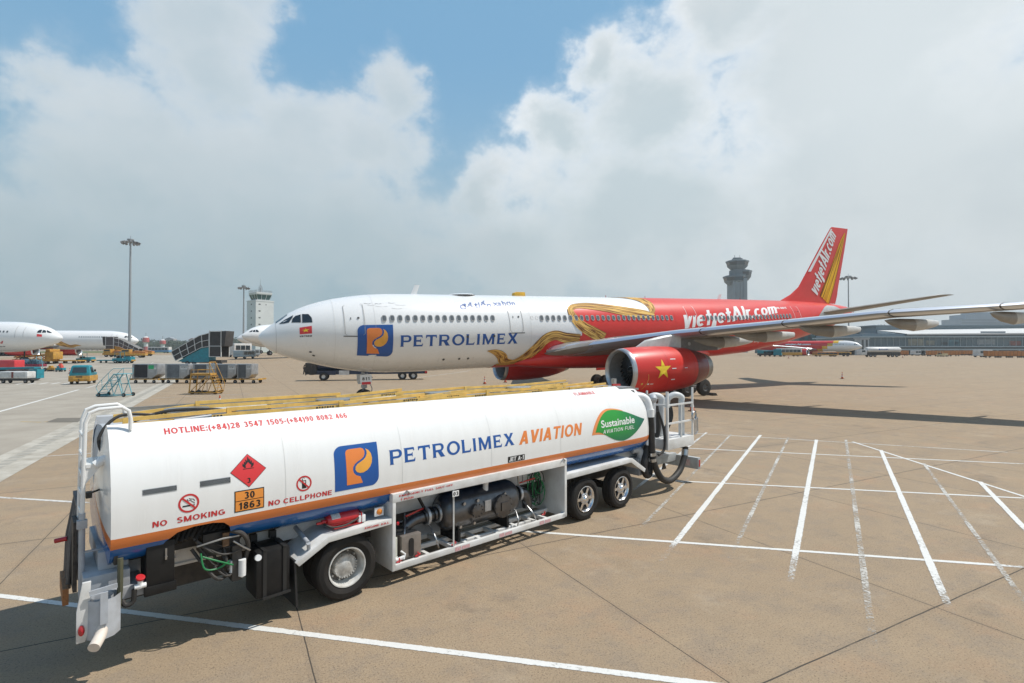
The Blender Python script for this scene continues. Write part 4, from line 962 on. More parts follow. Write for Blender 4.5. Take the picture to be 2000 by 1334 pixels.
for i in range(7):
    c0 = (4.5 + rr.random() * .2, .5 + rr.random() * .2, .75 + rr.random() * .22); r_ = .16 + rr.random() * .1
    mb.tube([(c0[0] + r_ * .7 * math.cos(a * .6 + i), c0[1] - .1 * math.cos(a * .6), c0[2] + r_ * 1.25 * math.sin(a * .6 + i)) for a in range(13)], .011, 6)
mb.build('air_hose', greenh, tk)
mb = MB()
for i in range(6):
    c0 = (4.6 + rr.random() * .2, .5 + rr.random() * .2, .65 + rr.random() * .3); r_ = .15 + rr.random() * .12
    mb.tube([(c0[0] + r_ * .6 * math.cos(a * .6 + i), c0[1] - .1 * math.cos(a * .6), c0[2] + r_ * 1.2 * math.sin(a * .6 + i)) for a in range(11)], .011, 6)
mb.build('cable', rubber, tk)
# lamp and socket on the arch
mb = MB(); mb.box(.5, .66, .1, .13, 1.15, 1.29); lm = mb.build('lamp_plate', whitei, tk, bevel=.006)
mb = MB(); mb.lathe([(0, .05), (.02, .045), (.035, .001)], (.58, .1, 1.22), (0, -1, 0), 18); mb.build('lens', amber, lm)
mb = MB(); mb.box(.22, .34, .1, .2, 1.115, 1.23); mb.cyl((.28, .15, 1.23), (.28, .15, 1.26), .04); mb.build('socket', whitei, tk, bevel=.012)
# ---- right end: lift platform, hoses, bumper
mb = MB(); mb.box(9.12, 10.5, .0, 1.6, 1.14, 1.42); pl_ = mb.build('lift_platform', white2, tk, bevel=.012)
mb = MB()
for s, y, zt in ((9.14, .03, 2.72), (10.47, .03, 2.78), (9.14, 1.55, 2.6), (10.47, 1.55, 2.6)): mb.bar((s, y, 1.42), (s, y, zt), .06 if s < 10 else .045)
for z in (1.85, 2.35): mb.bar((9.14, .03, z), (10.47, .03, z), .045); mb.bar((9.14, 1.55, z), (10.47, 1.55, z), .045)
mb.bar((9.14, .03, 2.35), (9.14, 1.55, 2.35), .045); mb.bar((9.85, .03, 1.42), (9.85, .03, 2.35), .04)
mb.bar((9.14, 1.0, 1.42), (9.14, 1.0, 2.6), .045)
mb.build('railing', white2, pl_)
for s, y in ((9.6, .5), (10.25, .25)):
    mb = MB(); mb.tube([(s - .35, y + .25, 2.2), (s - .33, y + .24, 2.45), (s - .17, y + .12, 2.57), (s, y, 2.5), (s, y, 2.3), (s, y, 1.05)], .085, 16, 0, 4); mb.build('hose_riser', mat('riser', (.66, .67, .66), .4, var=.06), pl_)
mb = MB(); mb.lathe([(-.03, .11), (0, .125), (.03, .11)], (10.5, .0, 1.98), (0, 1, 0), 18); mb.build('reel', steel, pl_)
mb = MB(); mb.tube([(10.55, .0, 1.42), (10.55, .0, 1.85), (10.7, .0, 1.9), (10.72, .0, 1.5), (10.55, .0, 1.42)], .016, 7); mb.bar((10.63, 0, 1.44), (10.63, 0, 1.86), .02); mb.build('step_hoop', steel, pl_)
mb = MB(); mb.tube([(8.42, .12, 2.3), (8.47, .1, 1.9), (8.52, .1, 1.2), (8.62, .08, .78), (8.9, .06, .42), (9.3, .05, .30), (9.8, .06, .48), (10.1, .08, .82), (10.2, .1, 1.1)], .085, 16, 0, 6)
mb.build('delivery_hose', rubber, tk)
mb = MB(); mb.tube([(9.3, .5, 2.3), (9.35, .45, 1.7), (9.2, .5, 1.25), (8.9, .5, .95), (8.62, .45, 1.1)], .08, 14, 0, 6); mb.tube([(10.0, .5, 2.3), (10.0, .45, 1.9), (9.6, .5, 1.4), (9.2, .5, 1.3)], .07, 12, 0, 6)
mb.tube([(8.5, .25, 1.3), (8.3, .2, .9), (8.35, .2, .6), (8.6, .25, .55), (8.72, .3, .9), (8.72, .3, 1.3)], .085, 14, 0, 6); mb.tube([(8.95, .2, 2.2), (9.08, .1, 1.7), (9.02, .05, 1.2), (8.8, .1, 1.05)], .035, 10, 0, 6)
mb.build('delivery_hose', rubber, tk)
mb = MB(); mb.cyl((8.53, .1, 1.0), (8.545, .1, .92), .1, n=18); mb.cyl((8.52, .1, 1.15), (8.53, .1, 1.07), .1, n=18); mb.cyl((10.13, .085, .86), (10.18, .1, 1.02), .095, n=18); mb.build('hose_collar', steel, tk)
mb = MB(); mb.tube([(7.9, .5, 2.55), (8.2, .35, 2.63), (8.38, .2, 2.55), (8.42, .12, 2.25)], .11, 18, 0, 6); mb.cyl((8.42, .12, 2.3), (8.42, .12, 2.1), .13, n=18); mb.build('hose_elbow', whitei, tk)
mb = MB(); mb.box(8.6, 8.95, .25, .9, 1.6, 2.5); mb.cyl((8.75, .2, 2.5), (8.85, .3, 2.6), .1); mb.box(8.55, 9.0, .3, 1.5, 1.0, 1.5); mb.build('pump_cabinet', greyp, tk, bevel=.03)
mb = MB(); mb.box(7.6, 8.5, .7, 1.8, 2.78, 2.86); mb.bar((7.7, .6, 2.86), (8.6, .6, 2.8), .05); mb.bar((8.55, .6, 2.72), (9.14, .4, 2.55), .05); mb.build('catwalk', steel, tk)
mb = MB(); mb.box(7.75, 7.85, .75, .85, 2.86, 3.1); mb.build('valve_post', steel, tk)
mb = MB(); mb.bar((7.6, .7, 2.95), (8.0, .75, 2.93), .04, .05); mb.build('valve_lever', redp, tk)
mb = MB(); mb.tube([(8.1 + .12 * math.cos(a), .45 + .1 * math.sin(a), 2.72 + .08 * math.sin(a * 2)) for a in [i * .6 for i in range(18)]], .022, 7); mb.build('cable', rubber, tk)
mb = MB(); mb.box(10.72, 10.86, .0, 2.45, .39, .72); mb.box(8.5, 10.72, .7, .85, .55, .78); bu = mb.build('bumper', mat('bumper_grey', (.42, .44, .44), .5, var=.1, scale=5), tk, bevel=.01)
mb = MB(); mb.box(10.76, 10.83, -.012, .0, .46, .66); mb.build('tail_lamp', redlens, bu)
mb = MB(); mb.box(10.705, 10.72, .25, .55, .46, .64); mb.build('caution_label', mat('label_white', (.6, .56, .55), .6, var=.1, scale=40, dirt=(.45, .2, .2)), bu)
mb = MB(); mb.prism([(10.3, .3), (10.5, .3), (10.42, .5), (10.38, .5)], .9, .94, 'xz'); mb.build('wheel_chock', dark, tk)
mb = MB(); mb.tube([(8.0, .4, 1.25), (8.3, .35, 1.2), (8.35, .35, .85)], .1, 14, 0, 4); mb.box(8.2, 8.7, .3, 1.0, .55, 1.0); mb.build('valve_block', mat('cast_grey', (.36, .38, .4), .5, var=.12, scale=6), tk, bevel=.02)
# strapped-on fire extinguisher (lifts off)
def tkw(s, y, z): return Matrix.Translation(W0) @ Matrix.Rotation(TH, 4, 'Z') @ Vector((s, y, z))
fx = thing('fire_extinguisher', 'red fire extinguisher lying in a strap on the left wheel arch of the tanker', 'extinguisher', tkw(-.28, .2, 1.1), TH)
mb = MB(); mb.lathe([(0, .001), (.01, .07), (.05, .1), (.1, .105), (.46, .105), (.52, .09), (.54, .001)], (0, 0, .12), (1, 0, 0), 26); mb.build('cylinder', redp, fx)
mb = MB(); mb.cyl((-.06, 0, .12), (.01, 0, .12), .03); mb.box(-.14, -.04, -.015, .015, .1, .13); mb.build('valve', redp, fx)
mb = MB(); mb.tube([(-.04, -.03, .1), (.05, -.12, .05), (.25, -.13, .04), (.4, -.12, .07), (.5, -.1, .1)], .014, 8, 0, 5); mb.build('discharge_hose', rubber, fx)
mb = MB(); mb.lathe([(.24, .109), (.28, .109)], (0, 0, .12), (1, 0, 0), 26); mb.box(.1, .56, -.1, .1, -.0, .02); mb.box(.54, .56, -.1, .1, 0, .18); mb.build('cradle', redp, fx)
decal('paper_label', rect(.06, .2, 20, 80), lambda x, a, o: Vector((x, -(.105 + o) * math.cos(R(a)), .12 + (.105 + o) * math.sin(R(a)))), .002, mat('paper', (.6, .58, .56), .6, var=.15, scale=40), fx, cy=10)

# weld seams and rivet lines of the tank shell
for s in (-.95, .95, 2.9, 4.85, 6.75): decal('weld_seam', stroke([(s, w) for w in [1.42 + .06 * i for i in range(24)]], .012), tank_pt, .0015, mat('seam', (.62, .62, .6), .4, var=0), tk)

for s in (1.66, 1.9, 3.94): mb = MB(); mb.lathe([(0, .125), (.0, .165), (.05, .165), (.05, .125)], (s, .42, .845), (1, 0, 0), 24); mb.build('pipe_clamp', mat('clamp', (.55, .56, .57), .35, metal=.6, var=.08), tk)
for a, b in (((1.0, .2, .5), (1.3, .5, .95)), ((1.75, .1, .34), (1.7, .35, .72)), ((4.15, .06, .34), (4.02, .3, .68)), ((3.62, .04, .33), (3.7, .2, .6))): mb = MB(); mb.tube([a, ((a[0] + b[0]) / 2 - .05, min(a[1], b[1]) - .02, (a[2] + b[2]) / 2), b], .016, 8, 0, 5); mb.build('sense_line', steel, tk)
for i, s in enumerate((2.3, 2.62, 3.3)): mb = MB(); mb.cyl((s, .1, 1.02), (s, .06, 1.02), .03, n=10); mb.cyl((s - .1, .09, .62), (s - .1, .04, .62), .028, n=10); mb.build('gauge', steel, fv)
# ------------------------------------------------------------------ airliners
TT = [0, .03, .1, .3, .6, 1.0, 1.5, 2.0, 2.6, 3.4, 4.7, 6.5, 8.2, 10, 41, 45, 49.3, 52, 54.5, 58.3, 61, 63.2, 64.2]
TOP = [-.15, 0.0, .1, .32, .55, .86, 1.25, 1.56, 1.85, 2.14, 2.47, 2.74, 2.84, 2.86, 2.85, 2.84, 2.82, 2.79, 2.75, 2.6, 2.45, 2.2, 1.95]
BOT = [-.15, -.28, -.4, -.66, -.92, -1.16, -1.4, -1.58, -1.76, -1.99, -2.33, -2.67, -2.8, -2.84, -2.84, -2.62, -2.1, -1.68, -1.25, -.5, .15, .85, 1.3]
ZP = 4.75
def prof(t):                                   # smoothed top and bottom lines
    w = .35 if t > 1.2 else .25 * max(t, .02)
    a = sum(interp(t + d * w, TT, TOP) for d in (-1, -.5, 0, .5, 1)) / 5; b = sum(interp(t + d * w, TT, BOT) for d in (-1, -.5, 0, .5, 1)) / 5
    return a, b
def fus(t, ph, off=0.0):                       # local frame: x aft, y to the far side, z up
    a, b = prof(t); r = (a - b) / 2 + off
    return Vector((t, -r * math.cos(R(ph)), ZP + (a + b) / 2 + r * math.sin(R(ph))))
TS = [.003, .02, .06, .13, .25, .4, .6, .85, 1.15, 1.5, 1.9, 2.4, 3, 3.7, 4.6, 5.6, 6.8, 8.2, 10] + [10 + 2.5 * i for i in range(1, 13)] + [41 + .9 * i for i in range(26)] + [64.2]
pw = mat('airframe_white', (.80, .80, .79), .25, coat=.4, var=.02, scale=.5)
pr_ = mat('airframe_red', (.66, .036, .026), .36, coat=.25, var=.04, scale=.6, spec=.35)
pg = mat('airframe_grey', (.36, .355, .34), .42, var=.06, scale=.7)
palu = mat('bare_leading_edge', (.74, .78, .83), .3, metal=.8, var=0)
pdk = mat('panel_dark', (.07, .07, .07), .5, var=.1)
glassm = mat('cockpit_glass', (.015, .022, .025), .06, coat=1.0, var=0)
winm = mat('cabin_window', (.10, .11, .115), .25, coat=.5, var=0)
linem = mat('panel_line', (.30, .295, .285), .5, var=0)
blackm = mat('landing_gear_rubber', (.02, .02, .02), .8, var=.15, dirt=(.05, .045, .04))
strutm = mat('gear_grey', (.4, .4, .41), .45, metal=.3, var=.1)
def gold_mat(name, a, b, c, sc_):
    m = bpy.data.materials.new(name); m.use_nodes = True; nt = m.node_tree; L = nt.links.new; q = nt.nodes['Principled BSDF']; q.inputs['Roughness'].default_value = .6; q.inputs['Specular IOR Level'].default_value = .12
    at_ = nt.nodes.new('ShaderNodeAttribute'); at_.attribute_name = 'band'
    mp = nt.nodes.new('ShaderNodeMapping'); mp.inputs['Scale'].default_value = sc_; L(at_.outputs['Vector'], mp.inputs[0])
    n = nt.nodes.new('ShaderNodeTexNoise'); n.inputs['Scale'].default_value = 1; n.inputs['Detail'].default_value = 5; n.inputs['Roughness'].default_value = .65; L(mp.outputs[0], n.inputs['Vector'])
    cr = nt.nodes.new('ShaderNodeValToRGB'); e = cr.color_ramp.elements
    e[0].position = .42; e[0].color = (*a, 1); e[1].position = .58; e[1].color = (*c, 1); k = e.new(.5); k.color = (*b, 1)
    L(n.outputs[0], cr.inputs[0]); L(cr.outputs[0], q.inputs['Base Color']); return m
gold = gold_mat('gold_ribbon', (.13, .045, .03), (.56, .31, .08), (.84, .55, .17), (.07, 9, 1))
goldf = gold_mat('fin_ribbon', (.12, .03, .02), (.72, .36, .03), (.90, .58, .04), (.06, 6, 1))
def ribbon(name, path, fn, off, m, parent, sub=8, nx=6, k=20.1):
    """painted band following (t, angle, width in metres); k = degrees of angle per metre of skin"""
    P = [Vector(p) for p in path]; Q = []
    for i in range(len(P) - 1):
        a, b, c, d = P[max(i - 1, 0)], P[i], P[i + 1], P[min(i + 2, len(P) - 1)]
        for j in range(sub):
            t = j / sub; Q.append(.5 * (2 * b + (c - a) * t + (2 * a - 5 * b + 4 * c - d) * t * t + (3 * b - a - 3 * c + d) * t ** 3))
    Q.append(P[-1]); me = bpy.data.meshes.new(name); vs = []; at_ = []; fs = []; ln = 0
    for i, p in enumerate(Q):
        a, b = Q[max(i - 1, 0)], Q[min(i + 1, len(Q) - 1)]; dx, dy = b.x - a.x, (b.y - a.y) / k; l = math.hypot(dx, dy) or 1
        ln += (Q[i] - Q[i - 1]).length if i else 0
        for j in range(nx + 1):
            w = (j / nx - .5) * p.z; vs.append(fn(p.x - dy / l * w, p.y + dx / l * w * k, off)); at_.append((ln, j / nx, 0))
    for i in range(len(Q) - 1):
        for j in range(nx): o = i * (nx + 1) + j; fs.append((o, o + 1, o + nx + 2, o + nx + 1))
    me.from_pydata(vs, [], fs); A = me.attributes.new('band', 'FLOAT_VECTOR', 'POINT')
    for i, v in enumerate(at_): A.data[i].vector = v
    for q in me.polygons: q.use_smooth = True
    me.materials.append(m); o = bpy.data.objects.new(name, me); col.objects.link(o); o.parent = parent; return o

def make_fuselage(parent, mats, ms=None, seg=72):
    mb = MB(); mb.loft([[fus(t, 360 * j / seg) for j in range(seg)] for t in TS], ms=ms); return mb.build('fuselage', mats, parent, ang=60)
def airfoil(le, te, zt, zb, n=9):              # closed section in (t, z): upper then lower surface
    c = te - le; U = []; Lo = []
    for i in range(n + 1):
        x = .5 - .5 * math.cos(math.pi * i / n); y = 5 * (.2969 * math.sqrt(x) - .126 * x - .3516 * x * x + .2843 * x ** 3 - .1036 * x ** 4)
        U.append((le + c * x, y * zt)); Lo.append((le + c * x, -y * zb))
    return U[::-1] + Lo[1:-1]
def wing(parent, secs, side, mats, name='wing', th=.115):
    """secs: (span, leading edge t, trailing edge t, z); side -1 = near, +1 = far"""
    mb = MB(); n = 9
    fine = []
    for a, b in zip(secs, secs[1:]):
        k = max(1, int(b[0] - a[0])); fine += [tuple(lerp(p, q, i / k) for p, q in zip(a, b)) for i in range(k)]
    secs = fine + [secs[-1]]
    rings = [[Vector((a, side * l, ZP + z + b)) for a, b in airfoil(le, te, (te - le) * th * .9, (te - le) * th)] for l, le, te, z in secs]
    N = len(rings[0])
    def ms(i, j):
        x = min(j, N - j - 1) if False else (j if j <= n else N - j)
        return 1 if n - 2 <= j <= n + 1 else 0
    mb.loft(rings, ms=ms); return mb.build(name, mats, parent, ang=50)
WSEC = [(0, 18.5, 32.6, -1.75), (2.8, 20.6, 32.6, -1.55), (5, 23.3, 32.9, -1.2), (9.4, 26.3, 33.4, -.62), (15, 29.7, 35.6, -.18), (20, 32.8, 37.7, .25), (25, 36, 40, .38), (28.8, 38.4, 41.2, .62)]
def engine_shape(parent, l, side, mred, mlip, t0=21.8, z=-3.08, sc_=1.0, plain=False):
    o = (t0, side * l, ZP + z); ax = (1, 0, 0)
    mb = MB()
    outer = [(.12, 1.44), (0, 1.47), (.0, 1.5), (.1, 1.54), (.3, 1.575), (.8, 1.61), (1.8, 1.65), (3, 1.66), (4.4, 1.60), (5.6, 1.48), (6.6, 1.29), (7.3, 1.10)]
    mb.lathe([(-a if a < 0 else a, r) for a, r in [(.0, 1.45), (-.06, 1.475), (-.05, 1.51)] + outer[3:]], o, ax, 52, ms=lambda i, j: 1 if i < 4 else 0)
    na = mb.build('nacelle', [mred, mlip], parent, ang=40)
    mb = MB(); mb.lathe([(-.06, 1.475), (.02, 1.40), (.2, 1.33), (.7, 1.27), (1.3, 1.26)], o, ax, 52, ms=lambda i, j: 0 if i < 2 else 1)
    mb.build('inlet', [mlip, mat('inlet_grey', (.19, .185, .18), .5, var=.08)], na)
    mb = MB(); mb.lathe([(7.3, 1.10), (7.75, .98), (7.9, .93), (7.5, .9), (6.9, .9)], o, ax, 44); mb.build('nozzle', mat('nozzle_metal', (.33, .32, .30), .35, metal=.8, var=.1, scale=2), na)
    if plain: return na
    mb = MB(); mb.lathe([(1.32, 1.27), (1.34, .02)], o, ax, 40); mb.lathe([(.75, .02), (.85, .12), (1.1, .3), (1.3, .38)], o, ax, 24)
    for i in range(24):
        M_ = Matrix.Translation(o) @ Matrix.Rotation(2 * math.pi * i / 24, 4, 'X') @ Matrix.Rotation(.6, 4, 'Z')
        mb.box(1.0, 1.02, -.14, .14, .36, 1.24, 0, Matrix.Translation(Vector(o) + Vector((1.16, 0, 0))) @ Matrix.Rotation(2 * math.pi * i / 24, 4, 'X') @ Matrix.Rotation(.7, 4, 'Z') @ Matrix.Translation((-1.0, 0, 0)))
    fan = mb.build('fan', mat('fan_dark', (.04, .04, .042), .4, metal=.6, var=.1), na)
    decal('spinner_mark', stroke([(.9 - .02 * i, 60 + 26 * i) for i in range(9)], [.02, .05, .06, .06, .05, .04, .03, .02, .01]), lambda t, a, of: Vector((t0 + .75 + (t - .6) * .9, side * l - (.1 + (t - .6) * .75 + .02) * math.cos(R(a)), ZP + z + (.1 + (t - .6) * .75 + .02) * math.sin(R(a)))), .02, whitei, na)
    return na
def gear_wheel(mb, x, y, r, w, m0=0, m1=1):
    mb.lathe([(0, r * .45), (0.02, r * .78), (.05, r * .95), (w * .3, r), (w * .7, r), (w - .05, r * .95), (w - .02, r * .78), (w, r * .45)], (x, y, r), (0, 1, 0), 32, m0)
    mb.lathe([(0.0, r * .46), (.04, r * .44), (.08, r * .3), (.05, r * .16), (.04, .001)], (x, y, r), (0, 1, 0), 22, m1)
    mb.lathe([(w, r * .46), (w - .06, r * .4), (w - .06, .001)], (x, y, r), (0, 1, 0), 22, m1)

TP, PI_ = .4735, .0312
PL0 = Vector((-16.49, 34.57, 4.75))
plane = thing('airliner', 'large white and red airliner with gold ribbons parked behind the lettered fuel tanker', 'airliner')
c_, s_ = math.cos(TP), math.sin(TP)
Tx = Vector((c_ * math.cos(PI_), s_ * math.cos(PI_), math.sin(PI_))); Ty = Vector((-s_, c_, 0)); Tz = Tx.cross(Ty)
Mw = Matrix((Tx, Ty, Tz)).transposed().to_4x4(); Mw.translation = PL0 - Tz * ZP
plane.matrix_world = Mw
gz = lambda t: -(Mw @ Vector((t, 0, 0))).z / Tz.z          # local z of the ground under station t

make_fuselage(plane, [pw])
FO = .012
def fd(name, art, m, lay=0, par=None, cx=None, cy=4, label=None): return decal(name, art, fus, FO + .008 * lay, m, par or plane, cx=cx, cy=cy, label=label)
# red livery: near side outline over the crown, mirrored below the far side
edge_a = [(16.35, -64), (17.3, -62), (18.2, -55), (19.0, -42), (19.5, -24), (20.2, -11), (21.0, -9), (22.3, -16), (23.4, -10)]
edge_b = [(23.4, -5), (22.8, 6), (22.45, 22), (22.5, 35), (22.85, 40.5), (23.6, 43.5), (24.7, 43.5), (27, 36), (29, 30), (30.3, 26), (31.0, 30), (31.5, 42), (31.55, 57), (31.2, 72), (30.2, 90)]
redart = poly2d(edge_a + edge_b + [(30, 100), (29.5, 130), (64.15, 130), (64.15, -130), (16.6, -130), (16.2, -90)])
fd('red_livery', redart, pr_, 0, None, .9, 4)
ribbon('gold_ribbon', [(15.2, -31, .05), (15.9, -34, .5), (16.5, -42, .75), (16.9, -54, .8), (17.6, -61, .9)], fus, FO + .016, gold, plane)
ribbon('gold_ribbon', [(16.4, -64, .3), (17.4, -61, .55), (18.4, -50, .85), (19.2, -33, .95), (20.0, -15, .8), (20.9, -9, .75), (21.8, -13, .8), (23.2, -17, .9)], fus, FO + .026, gold, plane)
ribbon('gold_ribbon', [(25.6, -16, .95), (24.5, -6, .95), (23.5, 4, .85), (22.85, 16, .8), (22.6, 30, .6), (22.85, 38, .5), (23.5, 42.0, .55), (24.7, 42, .75), (26.5, 37, .85), (28.5, 30.0, .95), (30.2, 25, .8), (31.2, 23, .3)], fus, FO + .026, gold, plane)
ribbon('gold_ribbon', [(30.9, 24, .25), (31.2, 38, .8), (31.1, 56, 1.15), (30.5, 74, 1.35), (29.6, 88, 1.5), (28.6, 102, 1.2)], fus, FO + .018, gold, plane)
# lettering
fd('name_lettering', fit(word('PETROLIMEX'), 8.6, 17.6, -20.8, -4.2), bluet)
emblem(plane, 5.82, 8.12, -35.5, 10.4, fus, FO + .016, .008, 4)
def tilt(art, x0, k): v, f = art; return [(a, b + k * (a - x0)) for a, b in v], f
for wd, x0, x1, y0, y1 in (('để', 13.2, 14.25, 34.5, 45), ('tiến', 14.4, 15.75, 37, 49.5), ('xa', 15.95, 16.65, 41, 48.5), ('hơn', 16.75, 17.85, 42, 53.5)):
    fd('slogan_lettering', fit(text2d(wd, .016, .1, 1.05), x0, x1, y0, y1, cap=(0, .72) if wd != 'xa' else None), bluet)
def airline_word(): return fit(btext('vietjetaqr.com', .26, .07, .27, .21), 0, 13.6, 0, 1, cap=(0, 1))
aw = airline_word()
fd('airline_lettering', ([(34.5 + x, -2.4 + y * 22 + x * 2.0 - x * y * .25) for x, y in aw[0]], aw[1]), whitei, 1, cx=.9)
fd('registration', ([(a, b) for a, b in fit(btext('VN-A811', .1), 47.95, 49.8, 35, 41)[0]], btext('VN-A811', .1)[1]), whitei, 1, cx=.9)
fd('slogan_lettering', tilt(fit(text2d('Bay là Thích ngay!', .01, .3), 44.3, 50.0, -37, -26, cap=(0, .72)), 44.3, -.45), whitei, 1, cx=.9)
fg = fd('flag', rect(2.36, 3.08, -.5, 14), signred); fd('star', poly2d(star(2.72, 6.6, 4.6, asp=.052)), mat('star_yellow', (.85, .6, .03), .4, var=0), 1, fg)
fd('country_lettering', fit(btext('VIETNAM'), 2.35, 3.06, -6.5, -3.4), black)
for x, y, w in ((6.7, 46, .5), (7.4, 44.5, .45), (8.3, 45, .5), (6.95, 42, .6), (8.9, 40.5, .8), (7.6, 38.6, .9), (8.6, 34.3, .8)):
    fd('bird', join2d(stroke([(x - w, y + 1.2), (x - w * .5, y + 1.6), (x, y)], [.02, .09, .06]), stroke([(x, y), (x + w * .4, y + 1.0), (x + w * .9, y + .6)], [.06, .1, .02])), pdk)
# cockpit windows, doors, cabin windows
for pts in ([(1.22, 47), (1.6, 52), (2.05, 53.5), (2.0, 46), (1.78, 35), (1.5, 38)], [(1.95, 31.5), (2.02, 42), (2.2, 47.5), (2.48, 46.5), (2.45, 25)], [(2.56, 23.8), (2.59, 45.8), (2.93, 40.9), (3.1, 30), (3.12, 20.5)]):
    w_ = fd('cockpit_window', poly2d(pts), glassm, cy=3)
    fd('window_frame', stroke(pts + pts[:1], .035), pdk, 1, w_, cy=3)
for pts in ([(1.22, 133), (1.6, 128), (2.05, 126.5), (2.0, 134), (1.78, 145), (1.5, 142)], [(1.05, 60), (1.4, 62), (1.75, 70), (1.75, 110), (1.4, 118), (1.05, 120)]): fd('cockpit_window', poly2d(pts), glassm, cy=3)
def door(t0, t1, p0, p1, m, hinge=True):
    k = 20.1; r = .12; pts = [(t0 + r, p0)] + [(t1 - r, p0), (t1, p0 + r * k), (t1, p1 - r * k), (t1 - r, p1), (t0 + r, p1), (t0, p1 - r * k), (t0, p0 + r * k), (t0 + r, p0)]
    d = fd('door', stroke(pts, .035), m, 2, cx=.5)
    fd('port', poly2d(circ((t0 + t1) / 2 + .25, lerp(p0, p1, .5), .08, 1.6, 14)), pdk, 2, d); fd('handle', rect((t0 + t1) / 2 - .25, (t0 + t1) / 2 - .2, lerp(p0, p1, .46), lerp(p0, p1, .53)), pdk, 2, d)
    if hinge: fd('sill', rect(t0 - .1, t1 + .12, p0 - 2.4, p0 - 1), pdk, 0, d)
door(5.05, 6.3, -4, 47, linem); door(16.95, 18.05, -2.5, 44.5, linem); door(35.05, 36.2, -2, 44, whitei, False); door(50.6, 51.7, 7, 44, whitei, False)
def cabin_windows():
    mb = MB(); rx, rz = .13, .19; n = 16; c = fus(20, 19.5, FO + .03); e = (fus(20, 20.5, FO) - fus(20, 18.5, FO)).normalized()
    nrm = (fus(20, 19.5, 1) - fus(20, 19.5, 0)).normalized()
    P = [Vector((1, 0, 0)) * (rx * math.copysign(abs(math.cos(2 * math.pi * i / n)) ** .7, math.cos(2 * math.pi * i / n))) + e * (rz * math.copysign(abs(math.sin(2 * math.pi * i / n)) ** .7, math.sin(2 * math.pi * i / n))) for i in range(n)]
    mb.add(P + [p * 1.28 + nrm * -.004 for p in P], [tuple(range(n))], 0); mb.add([], [])
    mb.f += [(i, (i + 1) % n, n + (i + 1) % n, n + i) for i in range(n)]; mb.m += [1] * n
    src = None
    ts = [7.59 + .5325 * i for i in range(16)] + [19.75 + .533 * i for i in range(26)] + [37.0 + .533 * i for i in range(25)]
    for t in ts:
        p = fus(t, interp(t, [7, 33, 41, 45, 50.3], [19.5, 18.0, 17.0, 17.3, 15.0]), FO + .03)
        if src is None: src = mb.build('window', [winm, mat('window_rim', (.33, .33, .33), .4, var=0)], plane); src.location = p
        else:
            o = cp(src, plane, p)
            if t > 41: o.rotation_euler = (0, 0, -math.atan2(fus(t - .3, 17).y - fus(t + .3, 17).y, .6) * 1.0)
cabin_windows()
for t in (18.9, 19.3): fd('blank_window', stroke(circ(t, 19, .1, 3.6, 16) , .02), linem, cy=20)
fd('nose_ring', stroke([(1.02, a) for a in range(-80, 100, 6)], .012), linem)
for t in (4.45, 7.0, 18.75, 33.5, 41.5): fd('skin_joint', stroke([(t, a) for a in range(-86, 91, 4)], .012), mat('skin_line', (.55, .54, .52), .5, var=0) if t < 20 else mat('skin_line_red', (.40, .02, .02), .4, var=0), 2)
for t, a in ((11.9, -44), (13.1, -44), (13.8, -44), (3.0, -38), (13.5, -8), (15.6, -8), (3.2, -46)): fd('vent', poly2d(circ(t, a, .09, 1.8, 14)), pdk, 2)
fd('cargo_panel', stroke([(11.5, -47), (14.2, -47), (14.2, -41), (11.5, -41), (11.5, -47)], .012), linem, 2)
fd('cargo_door', stroke([(10.0, -52), (12.6, -52)], .01), linem, 1)
